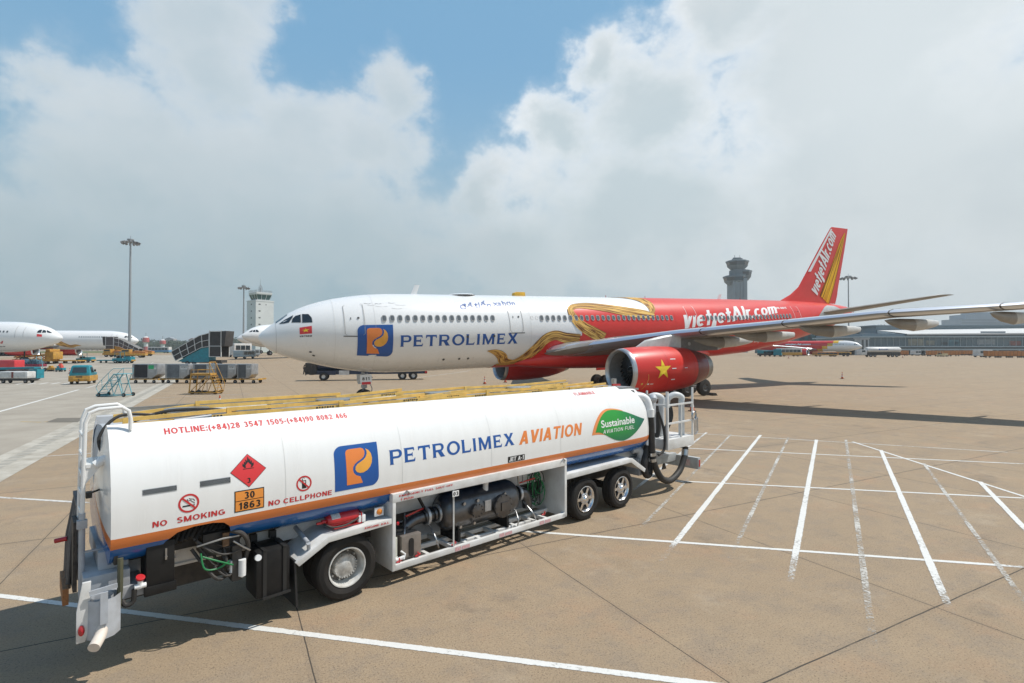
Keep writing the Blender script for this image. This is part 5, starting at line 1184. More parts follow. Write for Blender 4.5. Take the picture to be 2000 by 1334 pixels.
# belly fairing, wings, engines
def fairing():
    mb = MB(); rings = []
    for t in [18.0 + .7 * i for i in range(31)]:
        k = math.sin(math.pi * min(1, max(0, (t - 17.9) / 21.3))) ** .55
        hw = lerp(1.2, 3.35, k); top = -2.5 + 1.5 * k; bot = -2.6 - .72 * k
        rings.append([Vector((t, hw * math.copysign(abs(math.cos(a)) ** .6, math.cos(a)), ZP + (top + bot) / 2 + (top - bot) / 2 * math.copysign(abs(math.sin(a)) ** .75, math.sin(a)))) for a in [2 * math.pi * j / 36 for j in range(36)]])
    mb.loft(rings); mb.build('belly_fairing', pr_, plane, ang=60)
fairing()
pgu = mat('wing_grey', (.33, .31, .28), .38, var=.07, scale=.5, dirt=(.2, .185, .165))
for side in (-1, 1):
    w_ = wing(plane, WSEC, side, [pgu, palu])
    mb = MB()   # winglet
    mb.loft([[Vector((t_ + dx, side * (l + dy), ZP + z + (0 if dy == 0 else 0))) for dx, dy in ((0, 0), (c * .5, .06), (c, 0), (c * .5, -.06))] for l, t_, z, c in ((28.7, 38.6, .62, 2.6), (29.3, 39.6, .95, 2.0), (29.9, 41.2, 2.2, .9), (30.1, 42.0, 3.0, .4))])
    mb.build('winglet', pw, w_)
    for l, tt, zz, sc_ in ((6.6, 34.6, -1.55, .6), (9.6, 34.9, -1.35, 1.0), (12.4, 36.0, -1.0, 1.0), (16.2, 37.7, -.75, 1.0), (20.2, 39.2, -.5, .9), (24.3, 40.9, -.3, .8)):
        mb = MB(); rings = []; ln = 6.7 * sc_
        for a, ry, rz, dz in ((0, .03, .04, .3), (.08, .16, .2, .22), (.25, .24, .38, .1), (.5, .27, .48, .0), (.72, .24, .42, .02), (.9, .17, .30, .06), (.99, .1, .2, .1), (1, .02, .05, .14)):
            rings.append([Vector((tt - ln + ln * a, side * (l + (ry * .85 * math.cos(q)) * sc_ ** .5), ZP + zz + dz + rz * .85 * math.sin(q) * sc_ ** .5)) for q in [2 * math.pi * j / 16 for j in range(16)]])
        mb.loft(rings, ms=lambda i, j: 1 if i >= 3 else 0); mb.build('flap_fairing', [pgu, mat('fairing_white', (.6, .6, .58), .4, var=.05)], w_, ang=50)
    for l in (11.2, 15.6, 20.4, 24.6):                         # slat joints: a dark strip round the leading edge
        le, te, z = [interp(l, [q[0] for q in WSEC], [q[k] for q in WSEC]) for k in (1, 2, 3)]
        pts = airfoil(le - .012, te, (te - le) * .1035 + .012, (te - le) * .115 + .012)[5:14]
        mb = MB(); mb.loft([[Vector((a + d * .6, side * (l + d), ZP + z + b)) for a, b in pts] for d in (0, .07)], caps=False, closed=False); mb.build('slat_joint', pdk, w_)
    # root fillet
    mb = MB(); rings = []
    for l, t0, t1, z0, z1 in ((2.2, 20.2, 32.5, -1.85, -1.7), (3.0, 20.7, 32.6, -1.7, -1.6), (4.0, 21.8, 32.8, -1.45, -1.4), (5.2, 23.75, 32.9, -1.15, -1.2)):
        rings.append([Vector((a, side * l, ZP + lerp(z0, z1, (a - t0) / (t1 - t0)) + b)) for a, b in airfoil(t0, t1, 1.15, .85)])
    mb.loft(rings); mb.build('root_fillet', pgu, w_, ang=55)
    na = engine_shape(plane, 9.4, side, pr_, mat('inlet_lip', (.52, .53, .54), .3, metal=.7, var=.06))
    mb = MB(); rings = []
    for t, hw, zt, zb in ((23.2, .06, -1.5, -1.9), (24.2, .2, -1.0, -1.9), (25.6, .28, -.75, -1.9), (27.2, .3, -.55, -1.9), (29, .28, -.55, -1.9), (31, .2, -.75, -1.9), (33.2, .1, -.9, -1.35), (34.4, .03, -1.0, -1.12)):
        rings.append([Vector((t, side * 9.4 + y, ZP + z)) for y, z in ((-hw, zb), (hw, zb), (hw, zt - .1), (hw * .6, zt), (-hw * .6, zt), (-hw, zt - .1))])
    mb.loft(rings, ms=lambda i, j: 1 if i >= 3 and i < 5 else 0); py = mb.build('pylon', [mat('pylon_grey', (.5, .5, .48), .4, var=.06), mat('pylon_dark', (.16, .155, .15), .5, var=.1)], plane, ang=35)
    if side < 0:
        mb = MB()
        for t, z, r_ in ((28.0, -1.35, .13), (29.4, -1.2, .17)): mb.cyl((t, -9.4 - .305, ZP + z), (t, -9.4 - .325, ZP + z), r_, n=18)
        mb.build('access_cap', mat('cap_light', (.4, .4, .38), .5), py)
        def nac(t, a, off):
            r = interp(t, [0, .1, .3, .8, 1.8, 3, 4.4, 5.6, 6.6, 7.3], [1.5, 1.54, 1.575, 1.61, 1.65, 1.66, 1.60, 1.48, 1.29, 1.10]) + off
            return Vector((21.8 + t, -9.4 - r * math.cos(R(a)), ZP - 3.08 + r * math.sin(R(a))))
        decal('star', poly2d(star(2.42, 3, 25, asp=.029)), nac, .014, mat('star_yellow', (.85, .6, .03), .4), na, cy=4)
        for t in (2.95, 5.5): decal('cowl_joint', stroke([(t, a) for a in range(-88, 89, 4)], .018), nac, .012, mat('skin_line_red', (.40, .02, .02), .4, var=0), na)
        decal('cowl_joint', stroke([(.25, -2), (5.5, -2)], [.3, .3]), nac, .01, mat('skin_line_red', (.40, .02, .02), .4, var=0), na, cx=.5)
        decal('thrust_band', rect(5.9, 7.25, -89, 89), nac, .01, mat('cowl_dark_red', (.19, .012, .014), .3, coat=.4, var=.05), na, cx=.4, cy=6)
        decal('stencil', join2d(rect(1.2, 1.35, -33, -29), rect(1.45, 1.7, -32, -30), rect(3.2, 3.6, 3, 5), rect(3.2, 3.7, 26, 28), rect(3.2, 3.55, -24, -21.5), rect(4.4, 4.7, 3, 4.5)), nac, .013, whitei, na, cy=5)
        decal('stencil', poly2d(circ(.75, -30, .08, 2.8, 14)), nac, .013, mat('stencil_yellow', (.75, .5, .1), .5), na)
        decal('strake_line', stroke([(1.15, -6), (1.2, -16), (1.15, -28), (.95, -46)], .03), nac, .013, mat('stencil_yellow', (.75, .5, .1), .5), na, cy=5)
# fin and stabiliser
FZ = [(50.8, 61.3, 2.55, .33), (53.2, 61.7, 3.5, .33), (54.6, 61.9, 4.35, .32), (56.2, 62.5, 6.2, .27), (58.6, 63.4, 9.0, .2), (60.7, 64.1, 11.35, .13), (61.0, 64.15, 11.55, .06)]
mb = MB(); mb.loft([[Vector((a, b, ZP + z)) for a, b in airfoil(le, te, w * 1.0, w * 1.0)] for le, te, z, w in FZ]); fin = mb.build('fin', pr_, plane, ang=50)
def finp(t, z, off):
    le, te, w = [interp(z, [q[2] for q in FZ], [q[i] for q in FZ]) for i in (0, 1, 3)]
    x = min(1, max(0, (t - le) / (te - le))); y = 5 * (.2969 * math.sqrt(x) - .126 * x - .3516 * x * x + .2843 * x ** 3 - .1036 * x ** 4)
    return Vector((t, -(w * y + off), ZP + z))
ca, sa = math.cos(R(61)), math.sin(R(61))
decal('airline_lettering', ([(57.75 + (x * .605) * ca - (y * 1.1) * sa, 3.45 + (x * .605) * sa + (y * 1.1) * ca) for x, y in aw[0]], aw[1]), finp, .03, whitei, fin, cx=.6, cy=.6)
decal('leading_edge_strip', poly2d([(56.3, 6.15), (60.75, 11.3), (61.0, 11.3), (56.75, 6.15)]), finp, .03, whitei, fin, cx=.5, cy=.5)
ribbon('fin_ribbon', [(59.1, 2.95, 2.1), (60.35, 5.1, 1.75), (61.7, 7.6, 1.2), (62.7, 9.6, .75), (63.5, 11.0, .15)], finp, .03, goldf, fin, 8, 10, 1.0)
HS = [(0.9, 55.6, 61.0, 1.35), (2.0, 56.6, 61.2, 1.5), (9.4, 63.2, 65.6, 2.72), (9.75, 64.3, 65.9, 2.78)]
for side in (-1, 1): wing(plane, HS, side, [pgu, pgu], 'stabiliser', .1)
fd('tail_patch', poly2d([(55.0, 4), (57.2, 40), (58.2, 52), (59.6, 50), (61.4, 10), (60, -6), (57, -8)]), mat('tail_silver', (.5, .5, .48), .35, metal=.5, var=.08), 1, cx=.6)
mb = MB(); mb.lathe([(0, .32), (.25, .3), (.5, .2)], (64.1, 0, ZP + 1.62), (1, 0, 0), 18); mb.build('tail_cone', pg, plane)
for t, m, h in ((10.2, pw, .75), (41.8, pw, .55)):
    mb = MB(); mb.loft([[Vector((t + a, b, ZP + 2.8 + z)) for a, b in ((0 + s, 0), (.2 + s, .04), (.45 + s * .8, 0), (.2 + s, -.04))] for z, s in ((0, 0), (h, .35))]); mb.build('antenna', m, plane)
mb = MB(); mb.prism([(18.7, 2.83), (19.75, 2.83), (19.7, 3.17), (18.95, 3.17), (18.75, 3.1)], -.25, .25, 'xz', 0, Matrix.Translation((0, 0, ZP))); mb.build('radome_blade', mat('antenna_yellow', (.75, .43, .04), .4), plane, bevel=.05)
mb = MB(); mb.lathe([(0, .001), (.01, 1.1), (.1, .9), (.14, .001)], (14.2, 0, ZP + 2.82), (0, 0, 1), 20); o_ = mb.build('antenna_fairing', pw, plane)
mb = MB()
for t in (28.0, 32.5, 45.2): mb.cyl((t, 0, ZP + 2.8), (t, 0, ZP + 3.05), .025)
mb.build('beacon', redp, plane)
# landing gear
def main_gear(y):
    t = 32.2; z0 = gz(t); o = bpy.data.objects.new('main_gear', None); col.objects.link(o); o.parent = plane; o.location = (t, y, z0)
    mb = MB(); mb.cyl((0, 0, .7), (.1, 0, 2.9), .17); mb.bar((-1.0, 0, .66), (1.0, 0, .72), .2); mb.bar((0, 0, 1.4), (.2, .9 if y < 0 else -.9, 2.6), .1); mb.bar((.1, 0, 1.6), (.9, 0, 1.0), .07); mb.build('strut', strutm, o)
    for x in (-1.0, 1.0):
        for yy in (-.95, .5):
            mb = MB(); gear_wheel(mb, x, yy, .69, .45); mb.build('wheel', [blackm, mat('gear_rim', (.13, .13, .13), .5, metal=.4)], o)
    mb = MB(); mb.box(-.9, .9, -.95 if y < 0 else .9, -.9 if y < 0 else .95, 1.75, 2.9); mb.build('gear_door', pr_, o)
main_gear(-5.34); main_gear(5.34)
def nose_gear():
    t = 6.67; o = bpy.data.objects.new('nose_gear', None); col.objects.link(o); o.parent = plane; o.location = (t, 0, gz(t))
    mb = MB(); mb.cyl((0, 0, .5), (-.05, 0, 2.3), .11); mb.cyl((0, -.35, .52), (0, .35, .52), .07); mb.bar((0, 0, 1.1), (.6, 0, 1.9), .08); mb.box(-.15, .15, -.3, .3, 1.15, 1.35)
    mb.tube([(.1, -.1, 1.6), (.45, -.15, 1.3), (.5, -.1, .9), (.15, -.1, .6)], .03, 7, 0, 5); mb.build('strut', strutm, o)
    for yy in (-.55, .2):
        mb = MB(); gear_wheel(mb, 0, yy, .53, .36); mb.build('wheel', [blackm, strutm], o)
    for yy in (-.62, .58):
        mb = MB(); mb.box(-.38, .42, yy, yy + .04, 1.62, 2.1); mb.prism([(-.36, 1.62), (.40, 1.62), (.36, 1.4), (-.3, 1.4)], yy, yy + .04, 'xz'); d = mb.build('gear_door', pw, o)
    decal('number', fit(btext('811'), -.24, .26, 1.72, 1.93), lambda x, y, f_: Vector((x, -.62 - f_, y)), .01, pdk, d)
    decal('red_marker', rect(-.28, .34, 1.42, 1.6), lambda x, y, f_: Vector((x, -.62 - f_, y)), .01, signred, d)
nose_gear()
mb = MB(); mb.box(33.6, 34.4, -6.3, -5.6, gz(34) + .0, gz(34) + .16); 
ck = thing('wheel_chock', 'dark wheel chock on the ground behind the near main wheels of the big airliner', 'chock', Mw @ Vector((34.1, -6.1, gz(34.1))), TP)
mb = MB(); mb.prism([(-.3, 0), (.3, 0), (.12, .22), (-.12, .22)], -.35, .35, 'xz'); mb.build('block', blackm, ck)
# ------------------------------------------------------------------ far airliners
redm2 = mat('far_red', (.62, .03, .025), .3, coat=.3, var=.04)
yelm = mat('far_yellow', (.78, .48, .04), .35, var=.04)
def far_liner(name, label, loc, rz, sc_, livery, parts=(), slope=0.0):
    o = thing(name, label, 'airliner', loc, rz, None); o.scale = (sc_,) * 3
    P0 = ZP - (gz(33) * 0 + 0)
    dz = -.1
    def fz(t, ph, off=0.0): p = fus(t, ph, off); return p
    def ms(i, j):
        t = (TS[min(i, len(TS) - 1)] + TS[min(i + 1, len(TS) - 1)]) / 2
        return livery(t, 5 * j)
    make_fuselage(o, [pw, redm2, yelm], ms)
    for pts in ([(1.95, 31.5), (2.02, 42), (2.2, 47.5), (2.48, 46.5), (2.45, 25)], [(2.56, 23.8), (2.59, 45.8), (2.93, 40.9), (3.1, 30), (3.12, 20.5)], [(1.22, 47), (1.6, 52), (2.05, 53.5), (2.0, 46), (1.78, 35), (1.5, 38)]):
        for s in (1, -1):
            w_ = decal('cockpit_window', poly2d([(t, a if s > 0 else 180 - a) for t, a in pts]), fus, .02, glassm, o, cy=4)
    for s in (1, -1):
        A_ = [rect(t - .14, t + .14, 15.2, 22.5) for t in [7.6 + .6 * i for i in range(13)] + [19.8 + .6 * i for i in range(21)]]
        A_ = [(([(a, b if s > 0 else 180 - b) for a, b in v]), f) for v, f in A_]
        decal('window_row', join2d(*A_), fus, .02, winm, o)
        decal('door', stroke([(t, a if s > 0 else 180 - a) for t, a in ((5.05, -4), (6.3, -4), (6.3, 47), (5.05, 47), (5.05, -4))], .04), fus, .02, linem, o, cy=5)
    for side in (-1, 1): wing(o, WSEC, side, [pgu, palu])
    for side in (-1, 1): engine_shape(o, 9.4, side, redm2, palu, plain=True); wing(o, HS, side, [pgu, palu], 'stabiliser', .1)
    mb = MB(); mb.loft([[Vector((a, b, ZP + z)) for a, b in airfoil(le, te, w, w)] for le, te, z, w in FZ]); mb.build('fin', redm2, o, ang=50)
    mb = MB(); mb.cyl((6.7, 0, .5), (6.7, 0, 2.4), .12); gear_wheel(mb, 6.7, -.5, .53, .36); gear_wheel(mb, 6.7, .15, .53, .36); mb.build('nose_gear', [blackm, strutm], o)
    for y in (-5.3, 5.3):
        mb = MB(); mb.cyl((32.2, y, .7), (32.2, y, 2.9), .17)
        for x in (-1, 1):
            for yy in (-.95, .5): gear_wheel(mb, 32.2 + x, y + yy, .69, .45)
        mb.build('main_gear', [blackm, strutm], o)
    return o
def liv_belly(t, ph): return 1 if t > 22 and 195 < ph < 345 and t < 60 else (1 if t > 32 + 3 * math.sin(R(ph)) else 0)
# nose positions from the photo; these two face right, so they are turned about
def facing(u, Y, rz, dz=0.0): p = at(u, Y, dz); return (p.x, p.y, p.z), rz
l_, r_ = facing(122, 100, math.pi + R(4), .55)
a1 = far_liner('airliner', 'white airliner nose cut by the left edge with red lettering under its door', l_, r_, 1.0, lambda t, p: 0)
for s_, sz, y0, h, x1 in (('AVIATION', .03, -27, 11, 8.3), ('ground services', .02, -42, 6, 8.6)):
    w_ = text2d(s_, .02, .25); w_ = fit(w_, 0, 8.3, y0, y0 + h); decal('airline_lettering', ([(16.2 - a - .0 if s_ else 0, 180 - b) for a, b in [(8.0 - 0 + (p[0] - 8.3) , p[1]) for p in w_[0]]], w_[1]), fus, .02, redt if y0 > -30 else pdk, a1, cy=4)
decal('flag', rect(2.36, 3.08, 166, 180), fus, .02, signred, a1)
l_, r_ = facing(271, 163, math.pi + R(9), -.1)
a2 = far_liner('airliner', 'white airliner with red belly and gold ribbon behind the tall left floodlight mast', l_, r_, 1.0, liv_belly)
ribbon('gold_ribbon', [(14.5, 216, .1), (15.8, 214, .7), (17.4, 222, 1.1), (19.5, 205, 1.5), (21.5, 186, 1.6), (24, 178, 1.5)], fus, .03, gold, a2)
ribbon('gold_ribbon', [(25.2, 180, 1.4), (23.6, 160, 1.6), (24.2, 140, 1.5), (26, 128, 1.2)], fus, .03, gold, a2)
l_, r_ = facing(472, 118, R(52), .9)
a3 = far_liner('airliner', 'white airliner nose just behind the nose of the big lettered airliner', l_, r_, .95, lambda t, p: 0)
l_, r_ = facing(463, 160, R(40), .55)
a4 = far_liner('airliner', 'white airliner nose standing at the covered stairs behind another white nose', l_, r_, 1.0, lambda t, p: 0)
def liv_mix(t, ph):
    a = 5 * math.sin(R(ph))
    return 0 if t < 14 - a else (2 if t < 16.5 - a else (1 if t < 46 - 2 * a else (2 if t < 52 - 2 * a else 0)))
l_, r_ = facing(1684, 200, math.pi - R(50), .2)
a5 = far_liner('airliner', 'smaller red, white and yellow airliner standing far off by the terminal', l_, r_, .75, liv_mix)
v_, f_ = fit(text2d('vietjet Air.com', .05, .2, .9), 0, 13, 0, 26); decal('airline_lettering', ([(36 - a, 180 - (6 + b)) for a, b in v_], f_), fus, .03, whitei, a5, cx=.8, cy=5)

# ------------------------------------------------------------------ ground equipment
teal = mat('teal_paint', (.012, .25, .32), .4, var=.12, scale=2, dirt=(.02, .13, .16)); ltblue = mat('pale_blue_paint', (.18, .46, .52), .45, var=.14, scale=3, dirt=(.12, .26, .28))
yelp = mat('worn_yellow', (.58, .32, .05), .5, var=.14, scale=3, dirt=(.28, .15, .04)); orgp = mat('orange_paint', (.52, .20, .04), .5, var=.12, scale=2, dirt=(.28, .10, .03))
gls = mat('vehicle_glass', (.03, .04, .045), .1, coat=.6, var=0); whp = mat('vehicle_white', (.68, .68, .67), .4, var=.06, dirt=(.45, .43, .4)); navy = mat('navy_paint', (.012, .03, .075), .35, coat=.3, var=.08)
canvas = mat('dark_canvas', (.055, .05, .048), .8, var=.12, scale=1.5); pale = mat('pale_frame', (.62, .62, .6), .5, var=.06)
def wheels(parent, xs, ys, r, w=.22, m=None, rim=None):
    for x in xs:
        for y in ys:
            mb = MB(); gear_wheel(mb, x, y - w / 2, r, w); mb.build('wheel', [m or blackm, rim or strutm], parent)
# electric tow tractor seen from behind
g0 = gp(157, 750.5)
t = thing('tow_tractor', 'teal and yellow cabbed tow tractor seen from behind on the pale apron', 'tow tractor', g0, R(113))
wheels(t, (-.0, 1.75), (-.78, .78), .32, .24)
mb = MB(); mb.box(-.45, 2.4, -.95, .95, .34, .95); mb.box(-.5, -.44, -.8, .8, .5, .72); mb.build('chassis', yelp, t, bevel=.04)
mb = MB(); mb.loft([[Vector((x, y, z)) for x, y in ((a, -w), (a, w), (b, w), (b, -w))] for z, a, b, w in ((.95, -.35, 1.35, .92), (1.35, -.3, 1.3, .9), (2.0, -.12, 1.05, .76), (2.1, .0, .9, .66))]); cb = mb.build('cab', teal, t, bevel=.03)
mb = MB(); mb.add([(-.345, -.66, 1.3), (-.345, .66, 1.3), (-.19, .58, 1.88), (-.19, -.58, 1.88)], [(0, 1, 2, 3)]); mb.build('rear_window', gls, cb)
mb = MB(); mb.add([(.2, -.945, 1.3), (1.0, -.945, 1.3), (.9, -.82, 1.88), (.25, -.82, 1.88)], [(0, 1, 2, 3)]); mb.build('side_window', gls, cb)
mb = MB(); mb.box(1.3, 2.4, -.85, .85, .95, 1.25); mb.build('bonnet', teal, t, bevel=.05)
mb = MB(); mb.box(1.0, 1.05, -1.12, -.95, 1.35, 1.6); mb.build('mirror', blackp, t)
mb = MB(); mb.cyl((-.1, 0, .5), (-.62, 0, .5), .07); mb.box(-.47, -.45, -.3, .3, .78, .9); mb.build('tow_hitch', dark, t)
# rolling steps
def tb(mb, a, b, r): mb.cyl(a, b, r, n=6)
g0 = gp(187, 775)
st = thing('rolling_steps', 'pale blue tubular rolling steps standing alone on the apron', 'steps', g0, R(-4))
mb = MB()
for y in (0, 1.0):
    tb(mb, (.1, y, .12), (2.45, y, .12), .035); tb(mb, (.1, y, .15), (1.55, y, 1.85), .045); tb(mb, (1.55, y, 1.85), (2.35, y, 1.85), .035)
    tb(mb, (2.3, y, .12), (1.75, y, 1.85), .04); tb(mb, (1.55, y, .12), (2.25, y, 1.85), .03); tb(mb, (1.2, y, 1.5), (1.55, y, .12), .03); tb(mb, (1.3, y, 1.0), (2.0, y, 1.0), .025)
    mb.tube([(.0, y, .75), (.2, y, 1.1), (1.3, y, 2.15), (1.5, y, 2.3), (2.4, y, 2.3)], .022, 6); tb(mb, (.55, y, .65), (.5, y, 1.38), .02); tb(mb, (1.1, y, 1.3), (1.05, y, 1.95), .02); tb(mb, (2.35, y, 1.85), (2.38, y, 2.3), .02); tb(mb, (0, y, .75), (.25, y, .3), .02)
for x in (.1, 1.5, 2.35): tb(mb, (x, 0, .12 if x != 1.5 else 1.85), (x, 1.0, .12 if x != 1.5 else 1.85), .03)
mb.build('frame', ltblue, st)
for k in range(7): mb = MB(); mb.box(.14 + k * .22, .34 + k * .22, .03, .97, .32 + k * .245, .345 + k * .245); mb.build('tread', ltblue, st)
mb = MB(); mb.box(1.55, 2.35, 0, 1, 1.84, 1.87); mb.build('platform', ltblue, st)
mb = MB(); mb.box(.0, .3, .0, 1., .05, .2); mb.build('step_base', teal, st)
wheels(st, (.25, 2.4), (.0, 1.0), .16, .12)
g0 = gp(368, 770.5)
st = thing('rolling_steps', 'yellow rolling maintenance steps in front of the row of cargo containers', 'steps', g0, R(3))
mb = MB()
for y in (0, 1.1):
    tb(mb, (0, y, .15), (2.35, y, .15), .05); tb(mb, (.05, y, .15), (.2, y, 1.75), .05); tb(mb, (.2, y, 1.75), (1.75, y, 1.75), .05); tb(mb, (1.75, y, 1.75), (2.35, y, .15), .05)
    tb(mb, (.1, y, .2), (1.6, y, 1.7), .03); tb(mb, (1.65, y, 1.7), (1.1, y, .2), .03); tb(mb, (1.75, y, 1.75), (1.7, y, 2.75), .025); tb(mb, (1.7, y, 2.75), (2.5, y, .9), .025); tb(mb, (2.5, y, .9), (2.4, y, .2), .025); tb(mb, (.2, y, 1.75), (.2, y, 2.1), .02); tb(mb, (.2, y, 2.1), (1.7, y, 2.1), .02)
for x, z in ((0, .15), (2.35, .15), (.2, 1.75), (1.75, 1.75), (1.7, 2.75)): tb(mb, (x, 0, z), (x, 1.1, z), .04)
mb.build('frame', yelp, st)
mb = MB(); mb.box(.15, 1.8, -.02, 1.12, 1.62, 1.8); mb.build('platform', yelp, st)
for k in range(6): mb = MB(); mb.box(1.82 + k * .09, 2.0 + k * .09, .03, 1.07, 1.5 - k * .24, 1.53 - k * .24); mb.build('tread', yelp, st)
mb = MB(); tb(mb, (.9, .1, .2), (.9, .1, .95), .02); tb(mb, (1.5, .1, .2), (1.5, .1, .95), .02); tb(mb, (.9, .1, .95), (1.5, .1, .95), .02); mb.box(.5, 1.2, .2, .6, .15, .3); mb.build('jack', dark, st)
wheels(st, (.3, 2.2), (.05, 1.05), .17, .12)
# cargo containers on dollies
alum = mat('container_metal', (.40, .41, .42), .45, metal=.5, var=.1, scale=2, dirt=(.25, .25, .25)); curt = [mat('curtain_black', (.03, .03, .034), .7, var=.1, scale=2), mat('curtain_grey', (.15, .165, .18), .7, var=.14, scale=2), mat('curtain_slate', (.10, .11, .12), .7, var=.12, scale=2)]
def dolly():
    d = thing('baggage_dolly', 'yellow flat dolly', 'dolly')
    mb = MB(); mb.box(-1.7, 1.7, -.8, .8, .42, .52); mb.bar((-1.7, 0, .42), (-2.3, 0, .36), .08); mb.box(-1.75, -1.65, -.85, .85, .38, .56); mb.box(1.65, 1.75, -.85, .85, .38, .56); mb.build('deck', yelp, d, bevel=.01)
    mb = MB()
    for x in (-1.3, -.65, 0, .65, 1.3): mb.cyl((x, -.75, .53), (x, .75, .53), .035, n=8)
    mb.build('rollers', steel, d); wheels(d, (-1.1, 1.1), (-.7, .7), .2, .14); return d
def uld(ci, green, lab):
    u = thing('cargo_container', lab, 'container')
    sec = [(-1.02, .0), (.56, .0), (1.02, .45), (1.02, 1.63), (-1.02, 1.63)]
    mb = MB(); mb.prism(sec, -.76, .76, 'xz'); mb.build('shell', alum, u, bevel=.015)
    mb = MB(); mb.box(-.86, .22, -.785, -.762, .08, 1.55); mb.build('curtain', curt[ci], u)
    mb = MB(); mb.box(.3, .94, -.775, -.762, 1.02, 1.42); q = mb.build('placard', mat('placard', (.62, .63, .62), .5, var=.1, scale=12), u)
    decal('lettering', fit(text2d('cargo', .02), .36, .88, 1.2, 1.36), lambda x, y, o: Vector((x, -.775 - o, y)), .004, pdk, q)
    if green: mb = MB(); mb.box(.3, .74, -.785, -.776, 1.06, 1.5); mb.build('green_sticker', mat('sticker_green', (.03, .42, .16), .5), u)
    for x in (-1.0, .26, .98): mb = MB(); mb.box(x - .02, x + .02, -.79, -.762, .02 if x < .9 else .46, 1.6); mb.build('edge_profile', steel, u)
    return u
E1, E2 = gp(290, 748), gp(470, 749); dd_ = (E2 - E1).normalized(); rzr = math.atan2(dd_.y, dd_.x)
spec = [(292, 0, True, 'grey metal cargo container with black curtain and green sticker'), (355, 1, False, 'grey metal cargo container with pale curtain, second from the left'), (406, 2, False, 'grey metal cargo container half hidden behind the yellow steps'), (449, 1, False, 'grey metal cargo container right of the yellow steps'), (484, 2, False, 'grey metal cargo container at the right end of the row')]
dproto = None
dl = ['yellow dolly under the container with the green sticker', 'yellow dolly under the pale-curtained container', 'yellow dolly behind the yellow steps', 'yellow dolly under the container right of the yellow steps', 'yellow dolly at the right end of the container row']
for i, (u, c, gr, lab) in enumerate(spec):
    p = gp(u, 748)
    if dproto is None: dproto = d = dolly(); d.location = p; d.rotation_euler = (0, 0, rzr)
    else: d = dup(dproto, p, rzr)
    d['label'] = dl[i]; d['group'] = 'dollies under the cargo containers'
    q = uld(c, gr, lab); q.location = p + Vector((0, 0, .565)); q.rotation_euler = (0, 0, rzr + (.05 * (-1) ** i)); q['group'] = 'cargo containers in a row'
    q.scale = ((1.42, 1.4, 1.25, 1.2, .8)[i], 1, 1)
# covered passenger stairs
def stairs(name, label, loc, rz, base, panels, frame, L=8.5, H=3.6, mir=1):
    o = thing(name, label, 'stairs truck', loc, rz)
    m = lambda x: mir * x
    lo, hi = [], []
    pts = [(-.2, .9), (4.9, 3.3), (L - 2.2, 3.55), (L, 3.55)]; top = [(-1.1, 2.5), (-.9, 3.0), (4.5, 5.45), (L - 2.2, 6.0), (L, 6.0)]
    for y in (-1.1, 1.06):
        mb = MB(); mb.prism([(m(a), b) for a, b in [(0, .9), (5.0, 3.3), (L - 2.4, 3.55), (L - 2.4, 6.0), (4.6, 5.5), (-.9, 2.55)]], y, y + .04, 'xz'); mb.prism([(m(a), b) for a, b in [(L - 2.35, 1.6), (L, 1.6), (L, 6.3), (L - 2.2, 6.3)]], y - .03, y + .03, 'xz'); mb.build('side_panel', panels, o)
    mb = MB(); mb.prism([(m(a), b) for a, b in [(-.9, 2.55), (4.6, 5.5), (L - 2.4, 6.0), (L - 2.4, 6.08), (4.6, 5.58), (-.9, 2.63)]], -1.1, 1.1, 'xz'); mb.prism([(m(a), b) for a, b in [(L - 2.35, 6.3), (L + .1, 6.3), (L + .1, 6.38), (L - 2.35, 6.38)]], -1.15, 1.15, 'xz'); mb.build('roof', mat('stairs_roof', (.2, .19, .18), .7, var=.1), o)
    for y in (-1.16, 1.12):
        mb = MB()
        for k in range(6): t = k / 5; a, b = lerp(0, L - 2.4, t), interp(lerp(0, L - 2.4, t), [0, 5, L - 2.4], [.9, 3.3, 3.55]); c, d_ = lerp(-.9, L - 2.4, t), interp(lerp(-.9, L - 2.4, t), [-.9, 4.6, L - 2.4], [2.55, 5.5, 6.0]); mb.bar((m(a), y, b), (m(c), y, d_), .1)
        for A_, B_, C_ in (((0, .9), (5.0, 3.3), (L - 2.4, 3.55)), ((-.45, 1.75), (4.8, 4.4), (L - 2.4, 4.75)), ((-.9, 2.55), (4.6, 5.5), (L - 2.4, 6.0))): mb.bar((m(A_[0]), y, A_[1]), (m(B_[0]), y, B_[1]), .09); mb.bar((m(B_[0]), y, B_[1]), (m(C_[0]), y, C_[1]), .09)
        for x in (L - 2.3, L): mb.bar((m(x), y, 1.6), (m(x), y, 6.5), .14)
        for z in (1.65, 3.6, 6.3): mb.bar((m(L - 2.3), y, z), (m(L), y, z), .11)
        mb.build('frame', frame, o)
    mb = MB(); mb.prism([(m(a), b) for a, b in [(.2, .75), (5.0, 3.2), (L - 2.5, 3.4), (L - 2.5, .7), (4.0, .6)]], -.95, .95, 'xz'); mb.build('stair_body', base, o)
    mb = MB(); mb.box(min(m(1), m(L - .2)), max(m(1), m(L - .2)), -.9, .9, .5, 1.0); mb.build('chassis', dark, o)
    mb = MB(); mb.prism([(m(a), b) for a, b in [(L, 3.5), (L + .7, 3.6), (L + 1.0, 6.4), (L, 6.35)]], -1.2, 1.2, 'xz'); mb.build('bellows', canvas, o, bevel=.05)
    wheels(o, (m(2.2), m(L - 1.6)), (-.85, .85), .45, .28); return o
p = at(352, 100); stairs('covered_stairs', 'blue passenger stairs with dark panelled canopy beside the row of containers', p, R(-6), teal, canvas, pale, 9.0)
